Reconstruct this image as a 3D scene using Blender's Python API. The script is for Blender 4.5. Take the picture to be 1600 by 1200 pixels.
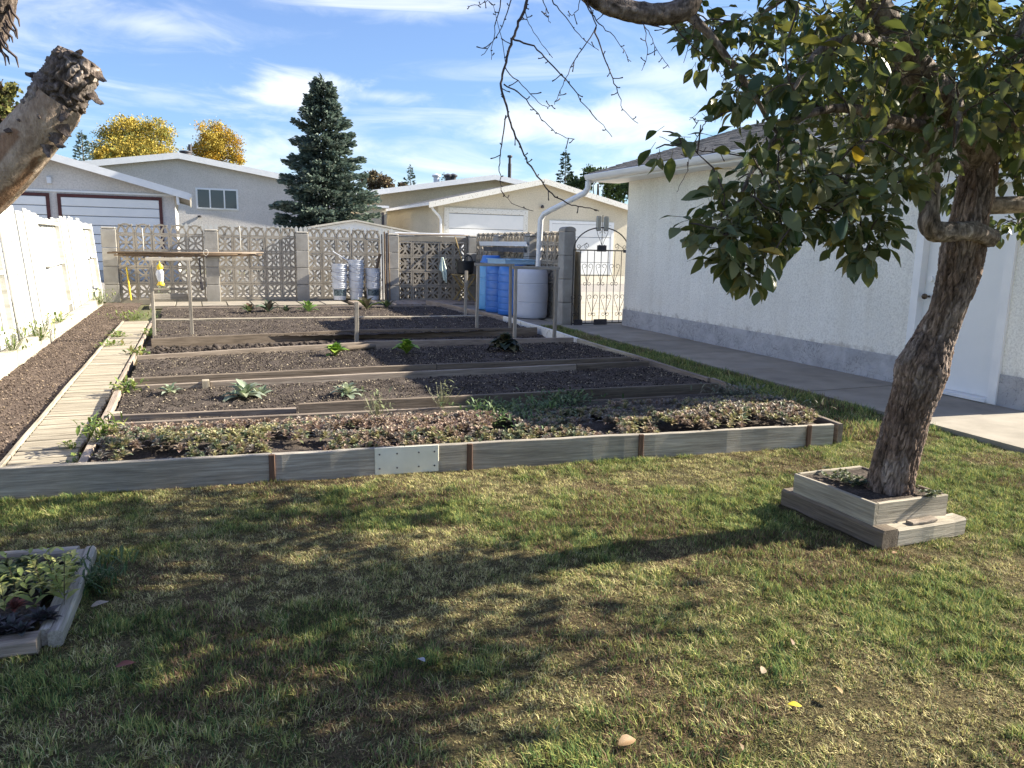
import bpy, math, random
import numpy as np
from mathutils import Vector, Matrix, noise as mnoise

random.seed(7)
rng = np.random.default_rng(11)
S = bpy.context.scene
COL = S.collection
PI = math.pi
for o_ in list(bpy.data.objects):
    bpy.data.objects.remove(o_)

# ------------------------------------------------------------------ camera
FPX, CAMH = 1200.0, 1.4
_Y = np.array([-500, 225, 1200.]); _Y /= np.linalg.norm(_Y)
_Z = np.cross(np.array([500, 205, 1200.]), _Y); _Z /= np.linalg.norm(_Z)
if _Z[1] < 0: _Z = -_Z
_X = np.cross(_Z, _Y)      # (right, up, forward) is left-handed
RW = np.stack([_X, _Y, _Z])          # world = RW @ (right, up, forward)
CP = np.array([0, 0, CAMH])
cam = bpy.data.objects.new('camera', bpy.data.cameras.new('camera'))
COL.objects.link(cam)
mw = Matrix.Identity(4)
for i in range(3):
    mw[i][0] = RW[i, 0]; mw[i][1] = RW[i, 1]; mw[i][2] = -RW[i, 2]; mw[i][3] = CP[i]
cam.matrix_world = mw
cam.data.sensor_width = 36; cam.data.lens = 27.0
cam.data.clip_start = 0.05; cam.data.clip_end = 900
S.camera = cam

# ------------------------------------------------------------------ sky and sun
SUN_E, SUN_A = math.radians(28.8), math.radians(6.0)     # the sun stands beyond the garage, over +x
sunvec = Vector((math.cos(SUN_A) * math.cos(SUN_E), -math.sin(SUN_A) * math.cos(SUN_E), math.sin(SUN_E)))
W = bpy.data.worlds.new('World'); S.world = W; W.use_nodes = True
nt = W.node_tree; N = nt.nodes; Lk = nt.links
N.clear()
out = N.new('ShaderNodeOutputWorld'); bg = N.new('ShaderNodeBackground'); bg.inputs['Strength'].default_value = 0.11
sky = N.new('ShaderNodeTexSky'); sky.sky_type = 'NISHITA'; sky.sun_disc = False
sky.sun_elevation = SUN_E; sky.sun_rotation = PI / 2 + SUN_A
sky.air_density = 1.0; sky.dust_density = 0.3; sky.ozone_density = 2.6
tc = N.new('ShaderNodeTexCoord')
def wnoise(scale, rot, loc, detail, dist=0.0, rough=0.6):
    mp = N.new('ShaderNodeMapping'); mp.inputs['Scale'].default_value = scale
    mp.inputs['Rotation'].default_value = rot; mp.inputs['Location'].default_value = loc
    n = N.new('ShaderNodeTexNoise'); n.inputs['Scale'].default_value = 1; n.inputs['Detail'].default_value = detail
    n.inputs['Roughness'].default_value = rough; n.inputs['Distortion'].default_value = dist
    Lk.new(tc.outputs['Generated'], mp.inputs['Vector']); Lk.new(mp.outputs['Vector'], n.inputs['Vector'])
    return n.outputs['Fac']
def wmath(op, a, b=None, clamp=False):
    m = N.new('ShaderNodeMath'); m.operation = op; m.use_clamp = clamp
    for i, v in enumerate((a, b)):
        if v is None: continue
        if isinstance(v, (int, float)): m.inputs[i].default_value = v
        else: Lk.new(v, m.inputs[i])
    return m.outputs[0]
def wramp(v, a, b):
    m = N.new('ShaderNodeMapRange'); m.interpolation_type = 'SMOOTHSTEP'
    m.inputs['From Min'].default_value = a; m.inputs['From Max'].default_value = b
    Lk.new(v, m.inputs['Value']); return m.outputs['Result']
c1 = wramp(wnoise((2.2, 2.2, 15), (0.10, 0.22, 0.2), (3.1, 1.7, 0.4), 9, 1.1), 0.41, 0.76)
c2 = wramp(wnoise((1.1, 1.1, 4.0), (0.0, 0.1, 0.6), (0.4, 5.2, 2.2), 4), 0.28, 0.60)
cl = wmath('MULTIPLY', c1, c2)
def puff(u, v, rad_az, rad_el, lo, hi, amp):
    d = np.array([u - 800, 600 - v, FPX]); d = RW @ d; d /= np.linalg.norm(d)
    az = math.atan2(d[0], d[1]); el = math.asin(d[2])
    mp = N.new('ShaderNodeMapping'); mp.vector_type = 'POINT'
    vm = N.new('ShaderNodeVectorMath'); vm.operation = 'SUBTRACT'; Lk.new(tc.outputs['Generated'], vm.inputs[0]); vm.inputs[1].default_value = tuple(d)
    ca, sa = math.cos(az), math.sin(az)
    def dot(vec):
        q = N.new('ShaderNodeVectorMath'); q.operation = 'DOT_PRODUCT'; Lk.new(vm.outputs[0], q.inputs[0]); q.inputs[1].default_value = vec
        return q.outputs['Value']
    a = wmath('DIVIDE', dot((ca, -sa, 0.0)), rad_az); b = wmath('DIVIDE', dot((0.0, 0.0, 1.0)), rad_el)
    f = wmath('DIVIDE', dot(tuple(d)), 0.5)
    r = wmath('SQRT', wmath('ADD', wmath('ADD', wmath('MULTIPLY', a, a), wmath('MULTIPLY', b, b)), wmath('MULTIPLY', f, f)))
    n = wnoise((9, 9, 26), (0, 0.12, 0.3), (u * 0.01, v * 0.02, 0.3), 8, 0.6)
    v_ = wmath('ADD', wmath('SUBTRACT', 1.0, r), wmath('MULTIPLY', wmath('SUBTRACT', n, 0.5), 1.9))
    return wmath('MULTIPLY', wramp(v_, lo, hi), amp)
for args in ((455, 140, 0.105, 0.040, 0.12, 0.85, 1.0), (590, 150, 0.10, 0.016, 0.15, 1.1, 0.6), (240, 40, 0.17, 0.030, 0.2, 1.2, 0.6),
             (930, 190, 0.24, 0.045, 0.05, 1.0, 0.85), (230, 150, 0.10, 0.02, 0.25, 1.2, 0.45), (1050, 120, 0.16, 0.05, 0.2, 1.2, 0.6),
             (760, 205, 0.12, 0.012, 0.2, 1.1, 0.5), (640, 20, 0.3, 0.02, 0.3, 1.3, 0.4)):
    cl = wmath('MAXIMUM', cl, puff(*args))
mix = N.new('ShaderNodeMix'); mix.data_type = 'RGBA'
Lk.new(wmath('MULTIPLY', cl, 0.9, True), mix.inputs['Factor']); 
sp = N.new('ShaderNodeSeparateColor'); cb = N.new('ShaderNodeCombineColor'); Lk.new(sky.outputs['Color'], sp.inputs['Color'])
for ch, g_, k_ in (('Red', 0.66, 0.56), ('Green', 0.80, 0.60), ('Blue', 0.60, 1.06)):      # the phone's flatter, bluer rendering of the clear sky
    Lk.new(wmath('MULTIPLY', wmath('POWER', sp.outputs[ch], g_), k_), cb.inputs[ch])
Lk.new(cb.outputs['Color'], mix.inputs['A']); mix.inputs['B'].default_value = (3.4, 3.55, 3.75, 1)
Lk.new(mix.outputs['Result'], bg.inputs['Color']); Lk.new(bg.outputs[0], out.inputs['Surface'])

sl = bpy.data.lights.new('sun', 'SUN'); sl.energy = 4.9; sl.angle = math.radians(0.53); sl.color = (1.0, 0.92, 0.77)
so = bpy.data.objects.new('sun', sl); COL.objects.link(so)
so.rotation_euler = (-sunvec).to_track_quat('-Z', 'Y').to_euler(); so.location = sunvec * 60
S.view_settings.view_transform = 'Standard'; S.view_settings.look = 'None'
S.view_settings.exposure = 1.75; S.view_settings.gamma = 1.0
S.view_settings.use_curve_mapping = False
S.render.engine = 'CYCLES'
S.cycles.max_bounces = 6; S.cycles.transparent_max_bounces = 8

# ------------------------------------------------------------------ geometry helpers
def _ray(u, v): return RW @ np.array([u - 800, 600 - v, FPX])
def G(u, v, z=0.0):
    d = _ray(u, v); return Vector(CP + d * ((z - CAMH) / d[2]))
def onY(u, v, y):
    d = _ray(u, v); return Vector(CP + d * (y / d[1]))
def onX(u, v, x):
    d = _ray(u, v); return Vector(CP + d * (x / d[0]))
def P(u, v, d): return Vector(CP + RW @ (np.array([u - 800, 600 - v, FPX]) / FPX * d))
def proj_np(p):
    c = (p - CP) @ RW
    return 800 + FPX * c[:, 0] / c[:, 2], 600 - FPX * c[:, 1] / c[:, 2], c[:, 2]

WM = {}
def place(o, parent, M):
    if parent is not None:
        o.parent = parent
        o.matrix_basis = WM[parent.name].inverted() @ M
    else:
        o.matrix_basis = M
    WM[o.name] = M.copy()
def tag(o, label=None, cat=None, group=None, kind=None):
    if label: o['label'] = label
    if cat: o['category'] = cat
    if group: o['group'] = group
    if kind: o['kind'] = kind
    return o
def thing(name, label, cat, loc=(0, 0, 0), group=None):
    o = bpy.data.objects.new(name, None); COL.objects.link(o)
    o.empty_display_size = 0.1
    place(o, None, Matrix.Translation(Vector(loc)))
    return tag(o, label, cat, group)
def link(name, me, parent=None, M=None):
    o = bpy.data.objects.new(name, me); COL.objects.link(o)
    place(o, parent, M if M is not None else Matrix.Identity(4))
    return o
def dup(o, parent=None, M=None):
    c = o.copy(); COL.objects.link(c)
    c.parent = None
    if M is None: M = WM[o.name]
    place(c, parent, M)
    return c

class MB:
    def __init__(s): s.v = []; s.f = []; s.mi = []; s.cur = 0
    def add(s, vs, fs):
        b = len(s.v); s.v.extend([tuple(x) for x in vs])
        for f in fs: s.f.append(tuple(b + i for i in f)); s.mi.append(s.cur)
    def box(s, lo, hi, M=None):
        x0, y0, z0 = lo; x1, y1, z1 = hi
        vs = [(x0, y0, z0), (x1, y0, z0), (x1, y1, z0), (x0, y1, z0), (x0, y0, z1), (x1, y0, z1), (x1, y1, z1), (x0, y1, z1)]
        if M is not None: vs = [M @ Vector(q) for q in vs]
        s.add(vs, [(3, 2, 1, 0), (4, 5, 6, 7), (0, 1, 5, 4), (1, 2, 6, 5), (2, 3, 7, 6), (3, 0, 4, 7)])
    def cbox(s, lo, hi, c=0.004, M=None):
        lo = Vector(lo); hi = Vector(hi); vs = []; ix = {}
        for i, sx in enumerate((0, 1)):
            for j, sy in enumerate((0, 1)):
                for k, sz in enumerate((0, 1)):
                    q = Vector((hi.x if sx else lo.x, hi.y if sy else lo.y, hi.z if sz else lo.z))
                    d = Vector((-1 if sx else 1, -1 if sy else 1, -1 if sz else 1)) * c
                    for a in range(3):
                        w = q.copy()
                        for b in range(3):
                            if b != a: w[b] += d[b]
                        ix[(sx, sy, sz, a)] = len(vs); vs.append(w)
        if M is not None: vs = [M @ w for w in vs]
        fs = []
        def quad(a, b, c_, d): fs.append((a, b, c_, d))
        for a in range(3):
            o1, o2 = [(1, 2), (2, 0), (0, 1)][a]
            for sgn in (0, 1):
                loop = []
                for (p, q) in ((0, 0), (1, 0), (1, 1), (0, 1)):
                    k = [0, 0, 0]; k[a] = sgn; k[o1] = p; k[o2] = q
                    loop.append(ix[(k[0], k[1], k[2], a)])
                fs.append(tuple(loop if sgn else loop[::-1]))
        for a in range(3):            # edges running along axis a
            o1, o2 = [(1, 2), (2, 0), (0, 1)][a]
            for p in (0, 1):
                for q in (0, 1):
                    k0 = [0, 0, 0]; k0[o1] = p; k0[o2] = q; k1 = list(k0); k1[a] = 1
                    A = ix[(*k0, o1)]; B = ix[(*k1, o1)]; C = ix[(*k1, o2)]; D = ix[(*k0, o2)]
                    fs.append((A, B, C, D) if (p ^ q) else (D, C, B, A))
        for key in [(i, j, k) for i in (0, 1) for j in (0, 1) for k in (0, 1)]:
            t = (ix[(*key, 0)], ix[(*key, 1)], ix[(*key, 2)])
            fs.append(t if sum(key) % 2 else t[::-1])
        s.add(vs, fs)
    def tube(s, path, rad, seg=8, cap=True, wob=0.0):
        path = [Vector(p) for p in path]; n = len(path)
        if not hasattr(rad, '__len__'): rad = [rad] * n
        ref = None; rings = []
        for i, p in enumerate(path):
            t = (path[min(i + 1, n - 1)] - path[max(i - 1, 0)])
            if t.length < 1e-9: t = Vector((0, 0, 1))
            t.normalize()
            if ref is None:
                ref = Vector((1, 0, 0)) if abs(t.x) < 0.8 else Vector((0, 1, 0))
            ref = (ref - t * ref.dot(t)).normalized(); b = t.cross(ref)
            rings.append([p + (ref * math.cos(2 * PI * k / seg) + b * math.sin(2 * PI * k / seg)) * rad[i] * (1 + (random.uniform(-wob, wob) if wob else 0)) for k in range(seg)])
        vs = [q for r in rings for q in r]; fs = []
        for i in range(n - 1):
            for k in range(seg):
                a = i * seg + k; b_ = i * seg + (k + 1) % seg
                fs.append((a, b_, b_ + seg, a + seg))
        if cap:
            fs.append(tuple(range(seg))[::-1]); fs.append(tuple((n - 1) * seg + k for k in range(seg)))
        s.add(vs, fs)
    def lathe(s, prof, seg=24, c=(0, 0, 0), cap=True):
        vs = []; fs = []; n = len(prof); c = Vector(c)
        for r, z in prof:
            for k in range(seg):
                a = 2 * PI * k / seg; vs.append(c + Vector((r * math.cos(a), r * math.sin(a), z)))
        for i in range(n - 1):
            for k in range(seg):
                a = i * seg + k; b = i * seg + (k + 1) % seg; fs.append((a, b, b + seg, a + seg))
        if cap:
            fs.append(tuple(range(seg))[::-1]); fs.append(tuple((n - 1) * seg + k for k in range(seg)))
        s.add(vs, fs)
    def prism(s, poly, d, M=None):           # polygon in local XZ, thickness d along +Y
        n = len(poly)
        vs = [Vector((x, 0, z)) for x, z in poly] + [Vector((x, d, z)) for x, z in poly]
        if M is not None: vs = [M @ q for q in vs]
        fs = [tuple(range(n)), tuple(range(n, 2 * n))[::-1]]
        for i in range(n):
            j = (i + 1) % n; fs.append((j, i, n + i, n + j))
        s.add(vs, fs)
    def mesh(s, name, mats, smooth=False, ang=None):
        me = bpy.data.meshes.new(name); me.from_pydata(s.v, [], s.f); me.update()
        for m in (mats if isinstance(mats, (list, tuple)) else [mats]): me.materials.append(m)
        if max(s.mi, default=0) > 0: me.polygons.foreach_set('material_index', s.mi)
        if smooth:
            me.polygons.foreach_set('use_smooth', [True] * len(me.polygons))
            if ang: me.set_sharp_from_angle(angle=math.radians(ang))
        return me
    def build(s, name, mats, parent=None, smooth=False, ang=None, M=None):
        # geometry in world coordinates; M gives the object's own frame
        if M is None: M = WM[parent.name] if parent is not None else Matrix.Identity(4)
        Mi = M.inverted()
        s.v = [tuple(Mi @ Vector(q)) for q in s.v]
        return link(name, s.mesh(name, mats, smooth, ang), parent, M)

def np_mesh(name, V, F, mat, cols=None, smooth=False, colname='Col'):
    """V (n,3); F (m,3) or (m,4) index arrays (one or a list of both)"""
    Fs = F if isinstance(F, list) else [F]
    me = bpy.data.meshes.new(name)
    nl = sum(f.size for f in Fs); npoly = sum(len(f) for f in Fs)
    me.vertices.add(len(V)); me.vertices.foreach_set('co', np.ascontiguousarray(V, np.float32).ravel())
    me.loops.add(nl); me.polygons.add(npoly)
    me.loops.foreach_set('vertex_index', np.concatenate([f.ravel() for f in Fs]).astype(np.int32))
    st = []; p = 0
    for f in Fs:
        k = f.shape[1]; st.append(p + np.arange(len(f)) * k); p += f.size
    me.polygons.foreach_set('loop_start', np.concatenate(st).astype(np.int32))
    me.update(calc_edges=True)
    if cols is not None:
        a = me.attributes.new(colname, 'FLOAT_COLOR', 'POINT')
        c4 = np.ones((len(V), 4), np.float32); c4[:, :cols.shape[1]] = cols
        a.data.foreach_set('color', c4.ravel())
    if smooth: me.polygons.foreach_set('use_smooth', [True] * npoly)
    me.materials.append(mat); me.validate()
    return me

def frame(p0, p1, up=(0, 0, 1), at='mid'):
    p0 = Vector(p0); p1 = Vector(p1); x = (p1 - p0).normalized(); up = Vector(up)
    y = up.cross(x).normalized(); z = x.cross(y)
    o = (p0 + p1) / 2 if at == 'mid' else p0
    M = Matrix.Identity(4)
    for i in range(3): M[i][0] = x[i]; M[i][1] = y[i]; M[i][2] = z[i]; M[i][3] = o[i]
    return M
def beam(name, p0, p1, w, h, mat, parent, up=(0, 0, 1), c=0.004, nseg=1, wob=0.0):
    """plank of width w (sideways) and height h, centred on p0-p1, its own frame along the grain"""
    L = (Vector(p1) - Vector(p0)).length; M = frame(p0, p1, up); mb = MB()
    if nseg <= 1:
        mb.cbox((-L / 2, -w / 2, -h / 2), (L / 2, w / 2, h / 2), min(c, w * 0.3, h * 0.3))
    else:
        c = min(c, w * 0.3, h * 0.3)
        prof = [(-w/2 + c, -h/2), (w/2 - c, -h/2), (w/2, -h/2 + c), (w/2, h/2 - c), (w/2 - c, h/2), (-w/2 + c, h/2), (-w/2, h/2 - c), (-w/2, -h/2 + c)]
        vs = []; n = len(prof)
        oy = oz = 0.0
        for i in range(nseg + 1):
            x = -L / 2 + L * i / nseg
            for (a, b) in prof:
                vs.append((x, a + oy + random.uniform(-wob, wob) * 0.4, b + oz + random.uniform(-wob, wob) * 0.4))
            oy = oy * 0.6 + random.uniform(-wob, wob); oz = oz * 0.6 + random.uniform(-wob, wob)
        fs = []
        for i in range(nseg):
            for k in range(n):
                a = i * n + k; b = i * n + (k + 1) % n; fs.append((a, a + n, b + n, b))
        fs.append(tuple(range(n))); fs.append(tuple(nseg * n + k for k in range(n))[::-1])
        mb.add(vs, [f[::-1] for f in fs])
    return link(name, mb.mesh(name, mat), parent, M)

def vnoise(x, y, seed=0):
    r = np.random.default_rng(seed).random((64, 64))
    xi = np.floor(x).astype(int); yi = np.floor(y).astype(int); fx = x - xi; fy = y - yi
    fx = fx * fx * (3 - 2 * fx); fy = fy * fy * (3 - 2 * fy)
    g = lambda a, b: r[a % 64, b % 64]
    return (g(xi, yi) * (1 - fx) + g(xi + 1, yi) * fx) * (1 - fy) + (g(xi, yi + 1) * (1 - fx) + g(xi + 1, yi + 1) * fx) * fy
def fbm(x, y, seed=0, o=4):
    v = 0; a = 1; t = 0
    for i in range(o):
        v = v + a * vnoise(x * 2 ** i + 7.3 * i, y * 2 ** i + 3.1 * i, seed + i); t += a; a *= 0.55
    return v / t

# ------------------------------------------------------------------ materials
def new_mat(name):
    m = bpy.data.materials.new(name); m.use_nodes = True
    return m, m.node_tree, m.node_tree.nodes['Principled BSDF']
def nd(t, typ, **kw):
    n = t.nodes.new(typ)
    for k, v in kw.items(): setattr(n, k, v)
    return n
def ramp(t, fac, stops):
    r = t.nodes.new('ShaderNodeValToRGB')
    while len(r.color_ramp.elements) < len(stops): r.color_ramp.elements.new(0.5)
    for e, (p, c) in zip(r.color_ramp.elements, stops): e.position = p; e.color = (*c, 1)
    t.links.new(fac, r.inputs['Fac']); return r.outputs['Color']
def noise_tex(t, scale, detail=5, rough=0.6, mapscale=(1, 1, 1), dist=0.0, coord='Object', rnd=True):
    tc = t.nodes.new('ShaderNodeTexCoord'); mp = t.nodes.new('ShaderNodeMapping')
    mp.inputs['Scale'].default_value = mapscale
    t.links.new(tc.outputs[coord], mp.inputs['Vector'])
    n = t.nodes.new('ShaderNodeTexNoise')
    n.inputs['Scale'].default_value = scale; n.inputs['Detail'].default_value = detail
    n.inputs['Roughness'].default_value = rough; n.inputs['Distortion'].default_value = dist
    if rnd:
        oi = t.nodes.new('ShaderNodeObjectInfo'); a = t.nodes.new('ShaderNodeVectorMath'); a.operation = 'ADD'
        mm = t.nodes.new('ShaderNodeVectorMath'); mm.operation = 'SCALE'; mm.inputs[0].default_value = (13.1, 7.7, 5.3)
        t.links.new(oi.outputs['Random'], mm.inputs['Scale'])
        t.links.new(mp.outputs['Vector'], a.inputs[0]); t.links.new(mm.outputs[0], a.inputs[1]); t.links.new(a.outputs[0], n.inputs['Vector'])
    else:
        t.links.new(mp.outputs['Vector'], n.inputs['Vector'])
    return n.outputs['Fac']
def mul_rand(t, col, amt):
    """per-object brightness variation"""
    oi = t.nodes.new('ShaderNodeObjectInfo'); mr = t.nodes.new('ShaderNodeMapRange')
    mr.inputs['To Min'].default_value = 1 - amt; mr.inputs['To Max'].default_value = 1 + amt
    t.links.new(oi.outputs['Random'], mr.inputs['Value'])
    vm = t.nodes.new('ShaderNodeVectorMath'); vm.operation = 'SCALE'
    t.links.new(col, vm.inputs[0]); t.links.new(mr.outputs['Result'], vm.inputs['Scale']); return vm.outputs[0]
def mixc(t, fac, a, b, mode='MIX'):
    m = t.nodes.new('ShaderNodeMix'); m.data_type = 'RGBA'; m.blend_type = mode
    for k, v in (('Factor', fac), ('A', a), ('B', b)):
        s = m.inputs[k]
        if isinstance(v, (int, float)): s.default_value = v
        elif isinstance(v, tuple): s.default_value = (*v, 1)
        else: t.links.new(v, s)
    return m.outputs['Result']
def bump(t, b, h, strength=0.4, dist=0.01):
    n = t.nodes.new('ShaderNodeBump'); n.inputs['Strength'].default_value = strength; n.inputs['Distance'].default_value = dist
    t.links.new(h, n.inputs['Height']); t.links.new(n.outputs['Normal'], b.inputs['Normal'])
def m_noise(name, stops, scale=8, rough=0.8, bs=0.3, bd=0.01, bscale=None, mapscale=(1, 1, 1), rnd=0.08, detail=6, spec=0.3, metal=0.0, dist=0.0, stain=None):
    m, t, b = new_mat(name)
    f = noise_tex(t, scale, detail, 0.62, mapscale, dist)
    col = ramp(t, f, stops)
    if stain:
        c_, sc, lo, hi = stain
        f2 = noise_tex(t, sc, 4, 0.6)
        mr = nd(t, 'ShaderNodeMapRange'); mr.inputs['From Min'].default_value = lo; mr.inputs['From Max'].default_value = hi
        t.links.new(f2, mr.inputs['Value']); col = mixc(t, mr.outputs['Result'], col, c_)
    if rnd: col = mul_rand(t, col, rnd)
    t.links.new(col, b.inputs['Base Color'])
    b.inputs['Roughness'].default_value = rough; b.inputs['Specular IOR Level'].default_value = spec; b.inputs['Metallic'].default_value = metal
    if bs: bump(t, b, noise_tex(t, bscale or scale * 4, 5, 0.65, mapscale) if (bscale or True) else f, bs, bd)
    return m
def m_wood(name, dark, light, rnd=0.15, scale=1.0, stain=None, rough=0.85):
    m, t, b = new_mat(name)
    g = noise_tex(t, 3.0 * scale, 8, 0.7, (0.55, 9, 9), 0.6)
    fine = noise_tex(t, 14 * scale, 4, 0.6, (0.35, 9, 9))
    blot = noise_tex(t, 1.6, 4, 0.6, (1, 2, 2))
    c = ramp(t, g, [(0.25, dark), (0.5, tuple((a + b_) / 2 for a, b_ in zip(dark, light))), (0.72, light)])
    c = mixc(t, 0.55, c, ramp(t, fine, [(0.3, (0.45, 0.42, 0.38)), (0.62, (1.15, 1.13, 1.1))]), 'MULTIPLY')
    c = mixc(t, 0.5, c, ramp(t, blot, [(0.3, (0.62, 0.6, 0.57)), (0.65, (1.15, 1.15, 1.15))]), 'MULTIPLY')
    c = mul_rand(t, c, rnd)
    t.links.new(c, b.inputs['Base Color']); b.inputs['Roughness'].default_value = rough; b.inputs['Specular IOR Level'].default_value = 0.2
    ad = nd(t, 'ShaderNodeMath', operation='ADD'); t.links.new(g, ad.inputs[0]); t.links.new(fine, ad.inputs[1])
    bump(t, b, ad.outputs[0], 0.5, 0.006)
    return m
def m_attr(name, rough=0.7, trans=0.0, spec=0.3, sc=None, var=0.0):
    m, t, b = new_mat(name)
    a = nd(t, 'ShaderNodeAttribute', attribute_name='Col'); c = a.outputs['Color']
    if sc:
        f = noise_tex(t, sc, 4); c = mixc(t, 0.6, c, ramp(t, f, [(0.3, (0.55, 0.55, 0.55)), (0.7, (1.3, 1.3, 1.3))]), 'MULTIPLY')
    if var: c = mul_rand(t, c, var)
    t.links.new(c, b.inputs['Base Color']); b.inputs['Roughness'].default_value = rough; b.inputs['Specular IOR Level'].default_value = spec
    if trans:
        o = t.nodes['Material Output']; tr = nd(t, 'ShaderNodeBsdfTranslucent'); t.links.new(c, tr.inputs['Color'])
        mx = nd(t, 'ShaderNodeMixShader'); mx.inputs[0].default_value = trans
        t.links.new(b.outputs[0], mx.inputs[1]); t.links.new(tr.outputs[0], mx.inputs[2]); t.links.new(mx.outputs[0], o.inputs['Surface'])
    return m

WOOD_GREY = m_wood('weathered_wood', (0.165, 0.13, 0.105), (0.44, 0.375, 0.315), 0.16)
WOOD_DARK = m_wood('damp_wood', (0.085, 0.066, 0.052), (0.27, 0.222, 0.175), 0.15)
WOOD_BLEACH = m_wood('bleached_grey_wood', (0.22, 0.195, 0.155), (0.52, 0.47, 0.39), 0.08)
WOOD_BLACK = m_wood('dark_backing_wood', (0.012, 0.010, 0.009), (0.05, 0.042, 0.036), 0.15)
WOOD_PALE = m_wood('sunbleached_wood', (0.235, 0.205, 0.155), (0.50, 0.45, 0.36), 0.12)
WOOD_STAKE = m_wood('grey_stake_wood', (0.22, 0.20, 0.17), (0.50, 0.46, 0.40), 0.15)
WOOD_POLE = m_wood('brown_pole_wood', (0.07, 0.045, 0.03), (0.30, 0.22, 0.15), 0.35)
WOOD_BROWN = m_wood('brown_batten_wood', (0.07, 0.04, 0.03), (0.20, 0.12, 0.085), 0.1)
WOOD_YEL = m_wood('yellow_wood', (0.30, 0.21, 0.09), (0.52, 0.40, 0.20), 0.1)
WHITE_WOOD = m_noise('white_painted_wood', [(0.30, (0.40, 0.39, 0.34)), (0.45, (0.54, 0.53, 0.49)), (0.7, (0.62, 0.61, 0.58))], 3, 0.6, 0.35, 0.004, 30, (6, 6, 0.6), 0.05,
                     stain=((0.38, 0.35, 0.26), 2.2, 0.55, 0.85))
WHITE_OLD = m_noise('flaked_white_paint', [(0.36, (0.42, 0.38, 0.31)), (0.42, (0.74, 0.72, 0.66)), (0.8, (0.82, 0.8, 0.75))], 14, 0.7, 0.5, 0.004, 40, (1, 1, 1), 0.0)
WHITE_TRIM = m_noise('white_trim_paint', [(0.3, (0.74, 0.75, 0.76)), (0.7, (0.83, 0.83, 0.83))], 4, 0.4, 0.05, 0.003, 12, rnd=0.02, spec=0.5)
def m_stucco(name, a, b_, sc=55, bs=0.8, splash=False):
    m, t, b = new_mat(name)
    f = noise_tex(t, sc, 3, 0.7); big = noise_tex(t, 0.7, 5, 0.6)
    c = ramp(t, f, [(0.34, a), (0.55, b_), (0.75, tuple(min(1, q * 1.08) for q in b_))])
    c = mixc(t, 0.6, c, ramp(t, big, [(0.3, (0.84, 0.83, 0.80)), (0.65, (1.05, 1.05, 1.05))]), 'MULTIPLY')
    if splash:      # soil splashed up the foot of the wall, chips of paint missing there, rain streaks
        tcx = nd(t, 'ShaderNodeTexCoord'); sx = nd(t, 'ShaderNodeSeparateXYZ'); t.links.new(tcx.outputs['Object'], sx.inputs[0])
        n3 = noise_tex(t, 9, 6, 0.7); mz = nd(t, 'ShaderNodeMapRange'); t.links.new(sx.outputs['Z'], mz.inputs['Value'])
        for k_, v_ in (('From Min', 0.33), ('From Max', 0.50), ('To Min', 0.24), ('To Max', -0.15)): mz.inputs[k_].default_value = v_
        ad = nd(t, 'ShaderNodeMath', operation='ADD'); t.links.new(n3, ad.inputs[0]); t.links.new(mz.outputs['Result'], ad.inputs[1])
        c = mixc(t, ramp(t, ad.outputs[0], [(0.66, (0, 0, 0)), (0.84, (0.6, 0.6, 0.6))]), c, (0.34, 0.30, 0.25))
        st_ = noise_tex(t, 1.0, 5, 0.6, (5, 5, 0.35)); c = mixc(t, 0.35, c, ramp(t, st_, [(0.35, (0.86, 0.84, 0.80)), (0.6, (1.03, 1.03, 1.03))]), 'MULTIPLY')
    t.links.new(c, b.inputs['Base Color']); b.inputs['Roughness'].default_value = 0.95; b.inputs['Specular IOR Level'].default_value = 0.15
    bump(t, b, f, bs, 0.012)
    return m
STUCCO = m_stucco('cream_stucco', (0.70, 0.68, 0.63), (0.88, 0.86, 0.80), 48, 0.8, True)
STUCCO_L = m_stucco('grey_stucco', (0.52, 0.495, 0.47), (0.64, 0.605, 0.575), 18)
STUCCO_B = m_stucco('beige_stucco', (0.58, 0.52, 0.41), (0.70, 0.63, 0.50), 18)
def m_parge():
    m, t, b = new_mat('grey_parging')
    f = noise_tex(t, 3.2, 7, 0.65, dist=1.2); c = ramp(t, f, [(0.25, (0.33, 0.33, 0.345)), (0.5, (0.44, 0.44, 0.455)), (0.75, (0.53, 0.53, 0.545))])
    def lines(scale, msc, dist, wid, dark):
        n = noise_tex(t, scale, 4, 0.6, msc, dist)
        a = nd(t, 'ShaderNodeMath', operation='SUBTRACT'); t.links.new(n, a.inputs[0]); a.inputs[1].default_value = 0.5
        q = nd(t, 'ShaderNodeMath', operation='ABSOLUTE'); t.links.new(a.outputs[0], q.inputs[0])
        return ramp(t, q.outputs[0], [(0.0, (dark, dark, dark)), (wid, (1, 1, 1))])
    gate = ramp(t, noise_tex(t, 2.6, 3), [(0.44, (1, 1, 1)), (0.56, (0, 0, 0))])
    c = mixc(t, gate, mixc(t, 1.0, c, lines(5, (1, 1.3, 1.0), 2.2, 0.022, 0.45), 'MULTIPLY'), c)
    c = mixc(t, 1.0, c, lines(2.1, (1, 1, 1.6), 1.5, 0.006, 0.5), 'MULTIPLY')
    t.links.new(c, b.inputs['Base Color']); b.inputs['Roughness'].default_value = 0.9; b.inputs['Specular IOR Level'].default_value = 0.2
    bump(t, b, noise_tex(t, 9, 6, 0.7, dist=1.4), 0.9, 0.03)
    return m
PARGE = m_parge()
CONC = m_noise('concrete', [(0.25, (0.195, 0.172, 0.138)), (0.5, (0.275, 0.244, 0.198)), (0.75, (0.345, 0.308, 0.252))], 2.5, 0.9, 0.35, 0.004, 60, rnd=0.07, stain=((0.22, 0.21, 0.19), 1.1, 0.55, 0.85))
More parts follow.
